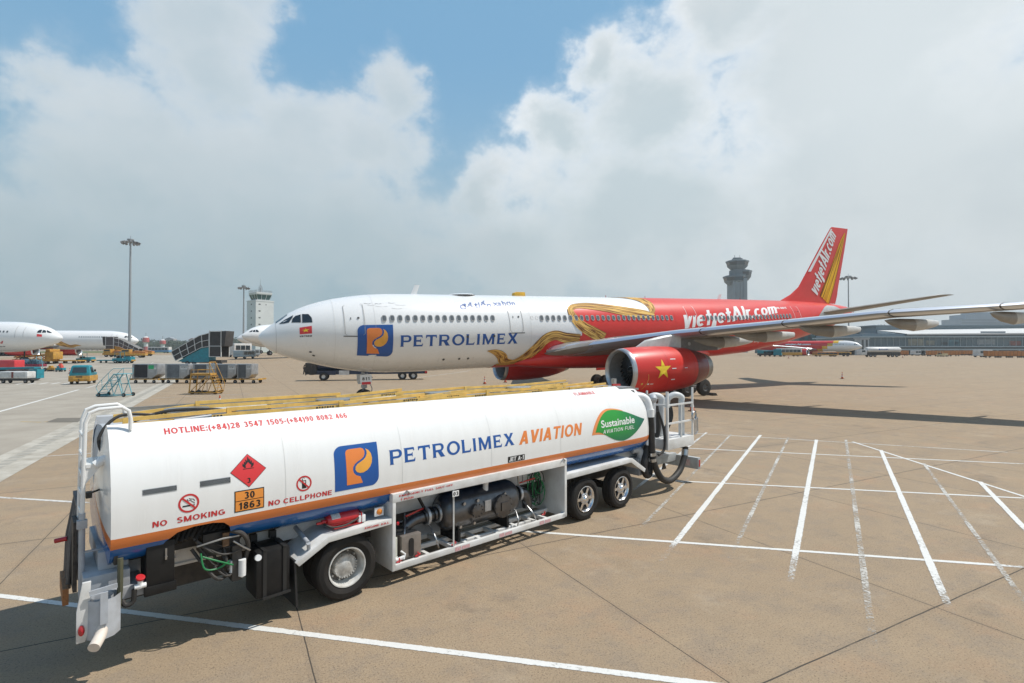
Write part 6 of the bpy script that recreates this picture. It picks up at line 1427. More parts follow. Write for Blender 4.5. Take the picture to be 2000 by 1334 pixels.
p = at(270, 136); s2_ = stairs('covered_stairs', 'yellow passenger stairs with dark panelled canopy behind the left floodlight mast', p, R(6), yelp, mat('stairs_panel', (.10, .085, .085), .6, var=.12), pale, 9.0, mir=-1); s2_.scale = (.8, .8, .8)
# dark blue fuel lorry behind the big airliner's nose
p0, p1 = gp(612, 744), gp(800, 741.5); dv = (p1 - p0); Ld = dv.length; rz = math.atan2(dv.y, dv.x)
d = thing('fuel_lorry', 'dark blue tank lorry standing beyond the nose wheel of the big airliner', 'tank lorry', p0, rz)
mb = MB(); sec = [(.7 + 1.2 * math.cos(a), 2.2 + .95 * math.sin(a)) for a in [2 * math.pi * i / 24 for i in range(24)]]; mb.loft([[Vector((x, y, z)) for y, z in sec] for x in (.5, Ld + 1.4)]); mb.build('tank', navy, d, ang=50)
mb = MB(); mb.box(-.5, Ld + 2.2, .0, 1.4, .75, 1.25); mb.box(1.8, 2.6, -.2, .3, .7, 1.2); mb.build('chassis', navy, d)
mb = MB(); rr = random.Random(9)
mb.box(-.9, .4, -.3, 1.8, .9, 2.2)
for i in range(16): mb.tube([(-1.1 + rr.random() * 1.4, -.35, .7 + rr.random() * 1.5) for q in range(3)], .07, 7, 0, 4)
mb.build('hose_reel', dark, d)
mb = MB(); mb.box(3.0, 4.2, -.25, .2, .7, 1.25); mb.build('locker', whp, d); mb = MB(); mb.box(Ld + 1.9, Ld + 2.2, -.3, 1.8, .8, 1.1); mb.build('bumper', redp, d)
wheels(d, (1.2, Ld - .9, Ld + .45), (-.15, 1.6), .52, .32, None, rimw)
# cones
conem = mat('cone_orange', (.62, .10, .03), .5, var=.08); conew = mat('cone_white', (.7, .7, .68), .5, var=.05)
def cone(lab, loc, h=.75):
    c = thing('traffic_cone', lab, 'traffic cone', loc, 0, 'traffic cones on the apron')
    mb = MB(); mb.box(-.2, .2, -.2, .2, 0, .04); mb.build('base', blackm, c)
    mb = MB(); mb.lathe([(.04, .15), (h * .3, .11), (h * .3, .11), (h * .5, .08), (h * .65, .065), (h * .8, .05), (h, .03)], (0, 0, 0), (0, 0, 1), 16, ms=lambda i, j: 1 if i in (2, 4) else 0); mb.build('body', [conem, conew], c); return c
for lab, p, h in (('lone red cone on the open apron right of the engine', gp(1645, 740), .9), ('red and white cone behind the tanker roof rails', gp(429, 801), .95), ('dark cone in front of the far engine of the big airliner', gp(946.5, 750), .85), ('cone under the far engine of the big airliner', gp(987, 747), .8), ('red and white cone behind the lift platform of the tanker', gp(1352, 803), .9), ('small cone near the blue and red trolley', at(137, 80), .9),
                  ('small cone under the far red airliner', at(1540, 150), .9), ('small cone right of the far white tank lorry', at(1763, 165), .9)): cone(lab, p, h)
# left edge: belt loader, white cart, red machine
Y = 66; p = at(20, Y)
bl = thing('belt_loader', 'teal belt loader with big black tyre cut by the left edge', 'belt loader', p, 0)
mb = MB(); mb.prism([(-2.5, 1.3), (3.4, 1.45), (3.4, 1.7), (-2.5, 1.6)], -.5, .5, 'xz'); mb.build('boom', teal, bl, bevel=.03); mb = MB(); mb.box(2.6, 3.9, -.6, .4, .3, 1.4); mb.build('ladder_end', teal, bl)
mb = MB(); mb.box(-2.5, 2.5, -.5, .9, .5, 1.2); mb.build('body', dark, bl, bevel=.05)
wheels(bl, (-1.5, 2.5), (-.55, .8), .72, .4)
p = at(36, 61)
ca_ = thing('equipment_cart', 'low white equipment cart with ribbed sides in front of the teal belt loader', 'cart', p, R(3))
mb = MB(); mb.box(-1.7, 1.5, -.6, .6, .55, 1.35); mb.build('body', whp, ca_, bevel=.12)
mb = MB()
for z in (.7, .85, 1.0, 1.15): mb.box(-1.5, 1.3, -.63, -.6, z, z + .05)
mb.build('ribs', pale, ca_); mb = MB(); mb.box(-.2, 0, -.64, -.6, .62, 1.3); mb.build('marker', mat('brown_mark', (.2, .05, .04), .5), ca_)
mb = MB(); mb.box(-1.6, 1.9, -.5, .5, .36, .5); mb.build('frame', dark, ca_); wheels(ca_, (-1.2, 1.2), (-.45, .45), .22, .14)
p = at(18, 74)
rm = thing('ground_power_unit', 'red and white boxy ground unit behind the teal belt loader', 'power unit', p, 0)
mb = MB(); mb.box(-.8, 1.5, -.8, .8, 1.0, 2.35); mb.build('housing', mat('bright_red', (.62, .04, .05), .35, coat=.3, var=.05), rm, bevel=.12); mb = MB(); mb.box(-2.5, -.85, -.7, .7, .7, 2.2); mb.build('engine_cover', whp, rm, bevel=.1); mb = MB(); mb.box(-1.1, -.84, -.75, .75, 1.0, 2.3); mb.build('stripe', yelp, rm)
mb = MB(); mb.box(-2.6, 1.6, -.6, .6, .5, 1.0); mb.build('frame', dark, rm); wheels(rm, (-1.8, 1.0), (-.5, .5), .34, .2)
p = at(62, 86)
tr = thing('equipment_trolley', 'dark red and blue trolley of stacked gear under the white airliner nose', 'trolley', p, 0)
mb = MB(); mb.box(-1.6, 1.9, -.7, .7, .75, 1.15); mb.build('deck', mat('dark_red', (.28, .03, .06), .5, var=.15), tr, bevel=.05); mb = MB()
rr = random.Random(2)
for i in range(8): x = -1.5 + i * .4; mb.box(x, x + .3, -.5, .5, 1.15, 1.5 + rr.random() * .5)
mb.build('load', mat('slate_blue', (.07, .14, .2), .6, var=.2), tr, bevel=.03); mb = MB()
for x in (1.5, 2.3): tb(mb, (x, -.5, .3), (x - .3, -.5, 2.4), .04)
for z in (.8, 1.3, 1.8, 2.3): tb(mb, (1.4, -.5, z), (2.1, -.5, z), .03)
mb.build('ladder', ltblue, tr); wheels(tr, (-1.2, 1.8, 2.6), (-.5, .5), .28, .16)
for u, Y, m_, lab in ((103, 86, yelp, 'small yellow engine stand left of the blue and red trolley'), (119, 85, teal, 'small teal trolley with a red hood by the small cone')):
    p = at(u, Y); e_ = thing('service_trolley', lab, 'trolley', p, .1)
    mb = MB(); mb.box(-.55, .55, -.4, .4, .25, .62); mb.box(-.4, .0, -.3, .3, .62, .9); mb.build('body', m_, e_, bevel=.04)
    if m_ is teal: mb = MB(); mb.loft([[Vector((x * k, y * k, z)) for x, y in ((-.3, -.3), (.3, -.3), (.3, .3), (-.3, .3))] for z, k in ((.62, 1), (1.0, .8), (1.3, .3))]); mb.build('hood', mat('hood_red', (.62, .08, .05), .5, var=.1), e_)
    wheels(e_, (-.4, .4), (-.35, .35), .16, .1)
# pushback gear and tractors under the left airliners
p = at(66, 104); ld = thing('container_loader', 'yellow cargo loader under the white nose at the left', 'cargo loader', p, R(3))
mb = MB(); mb.box(-3.0, 4.0, -1.2, 1.2, .5, .95); mb.build('lower_deck', yelp, ld, bevel=.03); mb = MB(); mb.prism([(-2.8, 1.2), (3.4, 1.7), (3.4, 1.95), (-2.8, 1.45)], -1.1, 1.1, 'xz'); mb.build('bridge', yelp, ld); mb = MB()
for x in (-2.4, -.8, .8, 2.4): mb.bar((x, -1.15, .95), (x + 1.1, -1.15, 1.6), .12); mb.bar((x + 1.1, -1.15, .95), (x, -1.15, 1.55), .12)
mb.build('scissor', orgp, ld); mb = MB(); mb.box(3.0, 4.6, -1.2, 1.2, .9, 2.4); mb.box(3.2, 4.0, -1.3, 1.3, 2.4, 2.9); mb.build('cab', yelp, ld, bevel=.1); wheels(ld, (-2.2, 0, 3.2), (-1, 1), .38, .3)
p = at(128, 106); td = thing('long_dolly', 'long low yellow towing dolly between the two left airliners', 'dolly', p, 0)
mb = MB(); mb.box(-3.4, 3.4, -1, 1, .4, .6); mb.build('deck', yelp, td, bevel=.02); wheels(td, (-2.6, -.9, .9, 2.6), (-.8, .8), .22, .16)
def small_tractor(lab, u, Y, rz, c1, c2, sc_=1.0):
    o = thing('baggage_tractor', lab, 'tow tractor', at(u, Y), rz); o.scale = (sc_,) * 3
    mb = MB(); mb.box(-1.5, 1.5, -.7, .7, .32, .85); mb.box(.3, 1.5, -.62, .62, .85, 1.1); mb.build('body', c1, o, bevel=.06)
    mb = MB(); mb.box(-1.1, -.2, -.6, .6, 1.9, 1.96); q = mb.build('roof', c1, o, bevel=.02); mb = MB()
    for x, y in ((-1.1, -.58), (-1.1, .55), (-.2, -.58), (-.2, .55)): mb.bar((x, y, .85), (x, y, 1.92), .06)
    mb.build('post', c1, o); mb = MB(); mb.box(-.95, -.5, -.45, .45, .85, 1.25); mb.build('seat', blackp, o); mb = MB(); mb.box(1.5, 1.62, -.6, .6, .35, .6); mb.build('bumper', c2, o); wheels(o, (-.95, .95), (-.62, .62), .32, .2, None, rimw); return o
small_tractor('teal open tractor in front of the long low yellow dolly', 168, 108, 0, teal, yelp); small_tractor('teal low tractor at the foot of the left floodlight mast', 242, 106, R(5), teal, yelp, 1.15)
p = at(152, 107); fb = thing('flat_trailer', 'teal flat trailer coupled behind the open tractor', 'trailer', p + Vector((7, 0, 0)), 0)
mb = MB(); mb.box(-2.6, 2.6, -.8, .8, .4, .6); mb.build('deck', teal, fb); wheels(fb, (-1.8, 1.8), (-.7, .7), .22, .16)
for lab, u, Y, rz in (('yellow tractor unit right of the yellow covered stairs', 279, 150, .2), ('yellow low loader under the yellow covered stairs', 226, 134, 0), ('yellow machine parked right of the left mast foot', 262, 128, .3)):
    o = thing('loader_truck', lab, 'loader', at(u, Y), rz)
    mb = MB(); mb.box(-2.6, 2.6, -1, 1, .5, 1.0); mb.build('chassis', yelp, o, bevel=.05); mb = MB(); mb.box(-2.4, -.6, -.95, .95, 1.0, 2.0); q = mb.build('cab', yelp, o, bevel=.12); mb = MB(); mb.box(-2.2, -.8, -.97, .97, 1.45, 1.85); mb.build('window', gls, q); mb = MB(); mb.prism([(-.4, 1.0), (2.6, 1.0), (2.6, 1.4), (.4, 1.7)], -.9, .9, 'xz'); mb.build('deck', orgp, o); wheels(o, (-1.7, 1.6), (-.85, .85), .5, .3)
# buses, vans and lorries in the distance
def bus(lab, u, Y, rz, L, H, c1, c2, cat_='bus'):
    o = thing('bus' if cat_ == 'bus' else cat_.replace(' ', '_'), lab, cat_, at(u, Y), rz)
    mb = MB(); mb.box(-L / 2, L / 2, -1.25, 1.25, .45, H * .5); mb.build('lower_body', c2, o, bevel=.08); mb = MB(); mb.box(-L / 2 + .05, L / 2 - .05, -1.22, 1.22, H * .5, H); b_ = mb.build('upper_body', c1, o, bevel=.1)
    n = max(3, int(L / 1.6))
    for i in range(n):
        x = -L / 2 + .5 + (L - 1) * i / n; mb = MB(); mb.box(x, x + (L - 1) / n - .15, -1.245, 1.245, H * .52, H * .85); mb.build('window', gls, o)
    wheels(o, (-L * .32, L * .3), (-1.1, 1.1), .48, .28); return o
bus('pale blue airport bus on the grass edge between the two left masts', 312, 262, 0, 10.5, 3.0, whp, mat('bus_blue', (.12, .3, .5), .4, var=.1))
bus('silver van parked near the white noses', 478, 122, R(80), 4.6, 1.9, mat('van_silver', (.35, .42, .45), .35, coat=.3, var=.05), mat('van_silver', (.35, .42, .45)), 'van'); bus('dark van partly hidden behind the silver van', 489, 138, R(80), 4.6, 1.9, mat('van_grey', (.2, .23, .25), .35, coat=.3), mat('van_grey', (.2, .23, .25)), 'van')
bus('white box lorry right of the dark canopy stairs', 468, 134, R(70), 5.5, 3.4, whp, whp, 'lorry')
bus('white tank lorry far off', 1720, 186, 0, 1, 1, whp, whp, 'lorry') if False else None
fl2 = thing('tank_lorry', 'white tank lorry with dark lettering parked far off by the terminal', 'tank lorry', at(1717, 176), R(-2)); 
mb = MB(); sec = [(1.25 * math.cos(a), 2.35 + .95 * math.sin(a)) for a in [2 * math.pi * i / 20 for i in range(20)]]; mb.loft([[Vector((x, y * k, 2.35 + (z - 2.35) * k)) for y, z in sec] for x, k in ((-4.3, .9), (-4.1, 1), (6.2, 1), (6.5, .8))]); tb_ = mb.build('tank', whp, fl2, ang=50)
mb = MB(); mb.box(-6.6, -4.6, -1.2, 1.2, .7, 2.4); cb = mb.build('cab', whp, fl2, bevel=.12); mb = MB(); mb.box(-6.3, -5.2, -1.22, 1.22, 1.6, 2.2); mb.build('window', gls, cb); mb = MB(); mb.box(-6, 6.2, -1, 1, .6, 1.5); mb.build('chassis', dark, fl2); wheels(fl2, (-3.4, -2.0, 3.6, 5.0), (-.95, .95), .5, .3)
decal('name_lettering', join2d(fit(text2d('PETROLIMEX', .03), -.4, 2.2, 2.4, 2.75), rect(-.9, -.55, 2.3, 2.8)), lambda x, y, o: Vector((x, -1.2 - o, y)), .05, bluet, fl2)
bus('yellow and white airport bus far off under the big red tail', 1541, 190, R(8), 8.5, 2.9, whp, yelp); bus('teal tractor truck far off left of the yellow bus', 1519, 186, R(60), 5, 2.6, teal, teal, 'lorry'); bus('teal low truck far off under the red belly', 1499, 188, R(20), 7, 2.2, teal, dark, 'lorry'); bus('yellow loader far off under the smaller red airliner', 1612, 186, 0, 8, 1.6, orgp, yelp, 'loader')
bus('brown loader far off under the wing of the smaller airliner', 1640, 190, 0, 7, 1.5, yelp, dark, 'loader')
# orange container trolleys along the terminal
oc = None
OC = [(1746, 205, 'leftmost orange covered trolley, half behind the far white tank lorry'), (1762, 207, 'orange covered trolley right behind the far white tank lorry'), (1822, 190, 'orange covered trolley in the middle of the terminal front'), (1846, 190, 'orange covered trolley with a pale tug before it'), (1862, 196, 'orange covered trolley right of the one with the pale tug'), (1888, 215, 'orange covered trolley in shade under the terminal deck'), (1903, 215, 'second shaded orange trolley under the terminal deck'), (1938, 160, 'first of the nearer orange trolleys at the right edge'), (1960, 160, 'second of the nearer orange trolleys at the right edge'), (1982, 160, 'third of the nearer orange trolleys at the right edge'), (2004, 160, 'orange trolley cut by the right edge')]
for u, Y, lab in OC:
    p = at(u, Y)
    if oc is None:
        oc = o = thing('container_trolley', lab, 'trolley', p, 0)
        mb = MB(); mb.box(-2.0, 2.0, -.8, .8, .55, 2.0); b_ = mb.build('box', orgp, o, bevel=.04); mb = MB(); mb.box(-2.1, 2.1, -.85, .85, 2.0, 2.1); mb.build('roof', mat('trolley_roof', (.45, .25, .12), .5, var=.1), o); mb = MB()
        for x in (-1.2, 0, 1.2): mb.box(x - .03, x + .03, -.83, -.8, .6, 1.95)
        mb.build('rib', rustb, b_); mb = MB(); mb.box(-2.0, 2.0, -.6, .6, .4, .55); mb.build('frame', dark, o); wheels(o, (-1.4, 1.4), (-.6, .6), .24, .16)
    else: o = dup(oc, p, 0, lab)
    o['group'] = 'orange trolleys along the terminal'
small_tractor('pale yellow tug in front of the orange trolleys', 1840, 182, 0, mat('tug_cream', (.6, .5, .3), .5, var=.08), dark)
for u, lab in ((1792, 'small white van parked under the terminal deck, left one'), (1804, 'small white van parked under the terminal deck, right one')): bus(lab, u, 212, 0, 4.2, 2.1, whp, whp, 'van')
bus('white high lift truck beside the nearer orange trolleys', 1919, 172, 0, 4.5, 2.4, whp, whp, 'lorry')
# floodlight masts
mst = mat('mast_steel', (.34, .36, .37), .5, metal=.3, var=.06); lampm = mat('lamp_housing', (.2, .2, .2), .5, var=.05)
def mast(lab, u, Y, vtop, r, rw, n=12, base=False):
    p = at(u, Y); h = ht(vtop, Y) - p.z; o = thing('floodlight_mast', lab, 'floodlight mast', p)
    mb = MB(); mb.cyl((0, 0, 0), (0, 0, h), r, r * .55, 14); mb.cyl((0, 0, h), (0, 0, h * 1.045), .1, .05, 6); pm = mb.build('pole', mst, o)
    mb = MB(); mb.lathe([(h - .2, rw * .25), (h + .25, rw * .42), (h + .5, rw * .42), (h + .5, .01)], (0, 0, 0), (0, 0, 1), 20)
    for i in range(n): a = 2 * math.pi * i / n; mb.bar((0, 0, h - .2), (rw * .95 * math.cos(a), rw * .95 * math.sin(a), h - .35), .12)
    mb.lathe([(h - .45, rw * .7), (h - .3, rw * .72), (h - .3, rw * .66), (h - .45, rw * .7)], (0, 0, 0), (0, 0, 1), 28); hd = mb.build('head_frame', mst, o)
    for i in range(n): a = 2 * math.pi * i / n; mb = MB(); mb.box(-.5 * rw / 3, .5 * rw / 3, -.35 * rw / 3, .35 * rw / 3, -.35, .25, 0, Matrix.Translation((rw * math.cos(a), rw * math.sin(a), h - .55)) @ Matrix.Rotation(a, 4, 'Z') @ Matrix.Rotation(.5, 4, 'Y')); mb.build('lamp', lampm, o)
    if base: mb = MB(); mb.cyl((0, 0, .02), (0, 0, 2.0), r * 1.1, r * 1.06, 14); mb.build('painted_base', teal, o)
    return o
mast('tall grey floodlight mast with ring of lamps at the left', 253, 150, 470, .40, 2.0, 14, True)
mast('tall grey floodlight mast left of the white tower', 475.5, 210, 560, .40, 1.9, 12)
mast('tall grey floodlight mast right of the red tail', 1658, 250, 541, .38, 3.2, 12)
# white control tower
def tower_white():
    Y = 330; p = at(508, Y); o = thing('control_tower', 'white square control tower with green glass cab left of the big nose', 'control tower', p, R(52)); wl = mat('tower_white', (.70, .71, .70), .6, var=.04, scale=.2)
    H = ht(590, Y) - p.z; w = 5.6
    mb = MB(); mb.box(-w, w, -w, w, 0, H); mb.box(-w - .15, w + .15, -w - .15, w + .15, H, H + .7); mb.build('shaft', wl, o)
    for i in range(8):
        z = H - 2.2 - i * 4.1
        for y in (-3.4,): mb = MB(); mb.box(-3.9, -2.7, -w - .02, -w + .1, z, z + .75); mb.build('window', pdk, o)
        mb = MB(); mb.box(-w - .02, -w + .1, -.6, .5, z - .1, z + .8); mb.build('window', pdk, o)
    for i in (0, 4): mb = MB(); mb.box(.4, 1.0, -w - .02, -w + .1, H - 2.2 - i * 4.1, H - 1.6 - i * 4.1); mb.build('window', pdk, o)
    def sq(k, z): return [Vector((a * k, b * k, z)) for a, b in ((-1, -1), (1, -1), (1, 1), (-1, 1))]
    mb = MB(); mb.loft([sq(4.0, H + .7), sq(4.2, H + 1.2)]); mb.loft([sq(4.3, H + .9), sq(4.35, H + 1.0)]); mb.build('cab_base', wl, o)
    mb = MB(); mb.loft([sq(3.7, H + 1.2), sq(4.7, H + 4.3)]); mb.build('cab_glass', mat('green_glass', (.03, .09, .085), .08, coat=.6, var=.15, scale=.4), o)
    mb = MB()
    for k in range(4):
        for t_ in (-1, -.33, .33, 1):
            a, b = (t_, -1); c, s = math.cos(k * math.pi / 2), math.sin(k * math.pi / 2); x, y = a * c - b * s, a * s + b * c; mb.bar((x * 3.72, y * 3.72, H + 1.2), (x * 4.74, y * 4.74, H + 4.3), .18)
    mb.build('mullion', wl, o)
    mb = MB(); mb.loft([sq(4.75, H + 4.3), sq(4.95, H + 4.7), sq(4.95, H + 5.7), sq(4.6, H + 5.8)]); mb.build('cab_roof', wl, o)
    mb = MB()
    for k in range(4):
        c, s = math.cos(k * math.pi / 2), math.sin(k * math.pi / 2)
        for t_ in [-1, -.75, -.5, -.25, 0, .25, .5, .75, 1]: x, y = t_ * c + s, t_ * s - c; mb.bar((x * 4.8, y * 4.8, H + 5.7), (x * 4.8, y * 4.8, H + 6.9), .12)
        for z in (6.3, 6.9): mb.bar(((-c + s) * 4.8, (-s - c) * 4.8, H + z), ((c + s) * 4.8, (s - c) * 4.8, H + z), .12)
    mb.build('railing', mst, o)
    mb = MB()
    for k in range(8): a = 2 * math.pi * k / 8; mb.tube([(1.2 * math.cos(a), 1.2 * math.sin(a), H + 5.8), (1.25 * math.cos(a), 1.25 * math.sin(a), H + 8.2), (.9 * math.cos(a), .9 * math.sin(a), H + 9.6), (0, 0, H + 10.6)], .09, 5)
    mb.cyl((0, 0, H + 5.8), (0, 0, H + 9), .5); mb.cyl((0, 0, H + 10.6), (0, 0, H + 14.5), .14, .06, 6); mb.build('aerial', mst, o)
tower_white()
def tower_grey():
    Y = 420; p = at(1441, Y); o = thing('control_tower', 'grey concrete control tower with two dark glazed rings rising behind the red fuselage', 'control tower', p); cm = mat('tower_concrete', (.15, .18, .195), .7, var=.06, scale=.15); gm = mat('tower_glass', (.03, .05, .06), .12, coat=.5, var=.1, scale=.3)
    Z = lambda v: ht(v, Y) - p.z
    m = Y / F * .8
    mb = MB(); mb.box(-18 * m, 16 * m, -6, 6, 0, Z(545)); 
    for x in (-10, 0, 8): mb.box(x * m - .4, x * m + .4, -6.5, -6, 0, Z(548))
    mb.build('shaft', mat('tower_shaft', (.26, .30, .32), .7, var=.06, scale=.15), o)
    def oct_(cx, r, z): return [Vector((cx * m + r * m * math.cos(R(22.5 + 45 * k)), r * m * .9 * math.sin(R(22.5 + 45 * k)), z)) for k in range(8)]
    for cx, r, v0, v1, nm in ((-6, 22, 557, 538, 'lower_ring'), (14, 16, 548, 527, 'side_ring'), (0, 21, 527, 508, 'upper_cab')):
        mb = MB(); a, b = Z(v0), Z(v1); h = b - a
        mb.loft([oct_(cx, r * .72, a), oct_(cx, r * 1.08, a + h * .3), oct_(cx, r * 1.16, a + h * .42)]); mb.loft([oct_(cx, r * 1.3, a + h * .78), oct_(cx, r * 1.28, a + h * .92), oct_(cx, r * .9, b)]); q = mb.build(nm, cm, o, ang=20)
        mb = MB(); mb.loft([oct_(cx, r * 1.12, a + h * .42), oct_(cx, r * 1.24, a + h * .78)], caps=False); mb.build('glazing', gm, q, ang=20)
    mb = MB(); mb.box(-14 * m, 14 * m, -5, 5, Z(545), Z(527)); mb.cyl((0, 0, Z(508)), (0, 0, Z(505)), 4); mb.cyl((-2, 0, Z(506)), (-2, 0, Z(498)), .2, n=6); mb.bar((-3.4, 0, Z(503.5)), (2.6, 0, Z(503)), .5); mb.cyl((2, 0, Z(506)), (2, 0, Z(497)), .1, n=5); mb.build('core', cm, o)
tower_grey()
redw = mat('tower_red', (.5, .10, .09), .6, var=.05)
for u, vt, w, lab in ((285, 657, 3.3, 'small red and white banded tower on the tree line, left one'), (318, 663, 3.0, 'small red and white banded tower on the tree line, right one')):
    Y = 600; p = at(u, Y); h = ht(vt, Y) - p.z; o = thing('banded_tower', lab, 'tower', p)
    mb = MB(); mb.lathe([(0, w * .7), (h * .3, w * .65), (h * .3, w * .65), (h * .55, w * .62), (h * .6, w), (h * .75, w), (h * .75, w), (h * .92, w * .9), (h, w * .3), (h, .01)], (0, 0, 0), (0, 0, 1), 18, ms=lambda i, j: 1 if i in (0, 4, 6) else 0); mb.build('shaft', [conew, redw], o); mb = MB(); mb.cyl((0, 0, h), (0, 0, h + 4), .3, n=6); mb.build('aerial', mst, o)
# ------------------------------------------------------------------ grass, tree line, houses
def grass():
    mb = MB(); x0, x1 = -420, -60
    mb.v = [(lerp(x0, x1, i / 20), y, 1.98) for i in range(21) for y in (275, 330, 420, 640)]
    for i in range(20):
        for j in range(3): o = i * 4 + j; mb.f.append((o, o + 4, o + 5, o + 1)); mb.m.append(0)
    mb.build('grass_field', mat('grass', (.085, .115, .03), .9, var=.25, scale=.06, dirt=(.13, .12, .05)), kind='structure')
grass()
def leaf_m(nm, c): return mat(nm, c, .8, var=.3, scale=.15, dirt=tuple(x * .45 for x in c))
def tree_line():
    rr = random.Random(11); mb = MB()
    for i in range(260):
        u = 150 + i * 1.45 if i < 250 else 1630 + (i - 250) * 5; Y = 640 + rr.random() * 120; x = (u - 1000) / F * Y; h = rr.uniform(8, 15) * (1.35 if 395 < u < 470 else 1); w = rr.uniform(4, 8)
        for k in range(130):
            a, b, q = rr.uniform(0, 6.28), rr.uniform(-1, 1), rr.random() ** .4
            c = Vector((x + w * q * math.cos(a) * math.sqrt(1 - b * b), Y + w * q * math.sin(a) * math.sqrt(1 - b * b), 2 + h * .55 + h * .5 * b * q)); s = rr.uniform(.5, 1.3)
            d1 = Vector((rr.uniform(-1, 1), rr.uniform(-1, 1), rr.uniform(-1, 1))).normalized() * s; d2 = d1.orthogonal().normalized() * s
            mb.add([c - d1, c + d2, c + d1 * .9], [(0, 1, 2)], rr.randrange(3))
    o = mb.build('tree_line', [leaf_m('far_leaves', (.05, .075, .035)), leaf_m('far_leaves_dark', (.03, .05, .03)), leaf_m('far_leaves_pale', (.075, .10, .05))], flip=True, kind='stuff')
    tag(o, 'hazy green line of far trees along the airfield edge', 'trees')
tree_line()
rr = random.Random(21); hm = [mat('house_pale', (.5, .49, .47), .7, var=.05), mat('house_grey', (.33, .35, .37), .7, var=.05), mat('house_cream', (.5, .42, .34), .7, var=.05)]; rfm = mat('house_roof', (.28, .2, .18), .7, var=.1)
for i in range(34):
    u = rr.uniform(150, 245) if i < 6 else rr.uniform(330, 462); Y = rr.uniform(770, 900); p = at(u, Y); w, h = rr.uniform(3, 8), rr.uniform(9, 19) * (1.15 if u > 380 else .9)
    o = thing('far_house', 'tiny pale house roof among the far trees', 'house', p, rr.uniform(-.4, .4), 'houses beyond the tree line')
    mb = MB(); mb.box(-w, w, -4, 4, 0, h); mb.build('wall', hm[i % 3], o); mb = MB(); mb.prism([(-w - .3, h), (w + .3, h), (0, h + 2.2)], -4.2, 4.2, 'xz'); mb.build('roof', rfm if i % 2 else hm[1], o)
p = at(421, 240); o = thing('storage_shed', 'grey domed shed at the field edge behind the blue covered stairs', 'shed', p, .1)
mb = MB(); mb.box(-3.6, 3.6, -3, 3, 0, 3.4); mb.build('wall', mat('shed_grey', (.25, .26, .27), .6, var=.08), o); mb = MB(); mb.lathe([(-3, 3.6), (3, 3.6)], (0, 0, 3.2), (0, 1, 0), 24, 0, True); mb.build('roof', mat('shed_roof', (.2, .2, .2), .6, var=.08), o)
# ------------------------------------------------------------------ terminal
def terminal():
    Y = 235; p = at(1840, Y); m = Y / F; o = thing('terminal', 'long terminal with glass front and pale sloping metal roof', 'terminal', p, R(-3)); Z = lambda v: ht(v, Y) - p.z
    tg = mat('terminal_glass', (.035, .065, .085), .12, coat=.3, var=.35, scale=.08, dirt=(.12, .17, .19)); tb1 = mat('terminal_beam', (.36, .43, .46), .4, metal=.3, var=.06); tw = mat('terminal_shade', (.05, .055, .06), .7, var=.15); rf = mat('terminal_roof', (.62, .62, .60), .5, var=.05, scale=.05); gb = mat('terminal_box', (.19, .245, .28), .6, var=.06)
    x0, x1 = -150 * m, 330 * m
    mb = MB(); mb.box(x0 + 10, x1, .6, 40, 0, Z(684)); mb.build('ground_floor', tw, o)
    mb = MB(); mb.box(x0, x1, 0, 40, Z(676), Z(659)); mb.build('glass_front', tg, o)
    mb = MB()
    k = x0
    while k < x1: mb.box(k - .08, k + .08, -.12, 0, Z(676), Z(659)); k += 2.6
    mb.build('mullion', tb1, o)
    mb = MB(); mb.box(x0 - 2, x1, -1.2, 40, Z(659), Z(656.5)); mb.build('upper_beam', tb1, o)
    mb = MB(); mb.box(x0 - 1, x1, -.8, 40, Z(678.2), Z(676)); mb.build('lower_beam', tb1, o)
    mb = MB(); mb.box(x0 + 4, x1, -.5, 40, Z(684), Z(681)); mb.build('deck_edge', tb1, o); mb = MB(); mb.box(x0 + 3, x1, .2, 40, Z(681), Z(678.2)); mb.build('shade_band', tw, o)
    mb = MB(); mb.box(x0, x1, .5, 40, Z(656.5), Z(651.5)); mb.build('clerestory', gb, o)
    mb = MB(); a, b, c = -70 * m, 0 * m, x1
    mb.add([(a, -1.5, Z(652)), (c, -1.5, Z(650)), (c, 45, Z(634)), (b, 45, Z(638)), (a, -1.5, Z(652) - .6), (c, -1.5, Z(650) - .6)], [(0, 1, 2, 3), (0, 4, 5, 1)]); mb.add([(a, -1.5, Z(652) - .6), (b, 45, Z(638)), (b, 45, Z(652))], [(0, 1, 2)]); mb.build('sloping_roof', rf, o)
    mb = MB(); mb.box(0 * m, x1, 46, 80, Z(655), Z(628)); mb.box(-2, x1, 45, 81, Z(628), Z(626)); mb.build('upper_block', gb, o)
    mb = MB(); mb.box(70 * m, 115 * m, -1.0, -.6, Z(650.5), Z(647.5)); mb.build('roof_vent', gb, o)
    rr = random.Random(4)
    for i, (ux, w_, c_) in enumerate(((1776, 30, (.30, .30, .25)), (1810, 16, (.28, .29, .25)), (1838, 12, (.04, .06, .07)), (1852, 20, (.13, .24, .29)), (1862, 8, (.2, .08, .09)), (1905, 34, (.3, .34, .36)), (1965, 22, (.26, .10, .08)))):
        x = (ux - 1840) * m; mb = MB(); mb.box(x, x + w_ * m, -.06, -.02, Z(675 - (i % 3)), Z(662 + (i * 3) % 7)); mb.build('window_poster' if i > 1 else 'blind', mat('blind_%d' % i if False else 'blind' + 'abcdefg'[i], c_, .5, var=.2, scale=.5), o)
    for x in [x0 + 12 + 9 * k for k in range(13)]: mb = MB(); mb.cyl((x, -.3, 0), (x, -.3, Z(684)), .35, n=10); mb.build('column', tb1, o)
terminal()
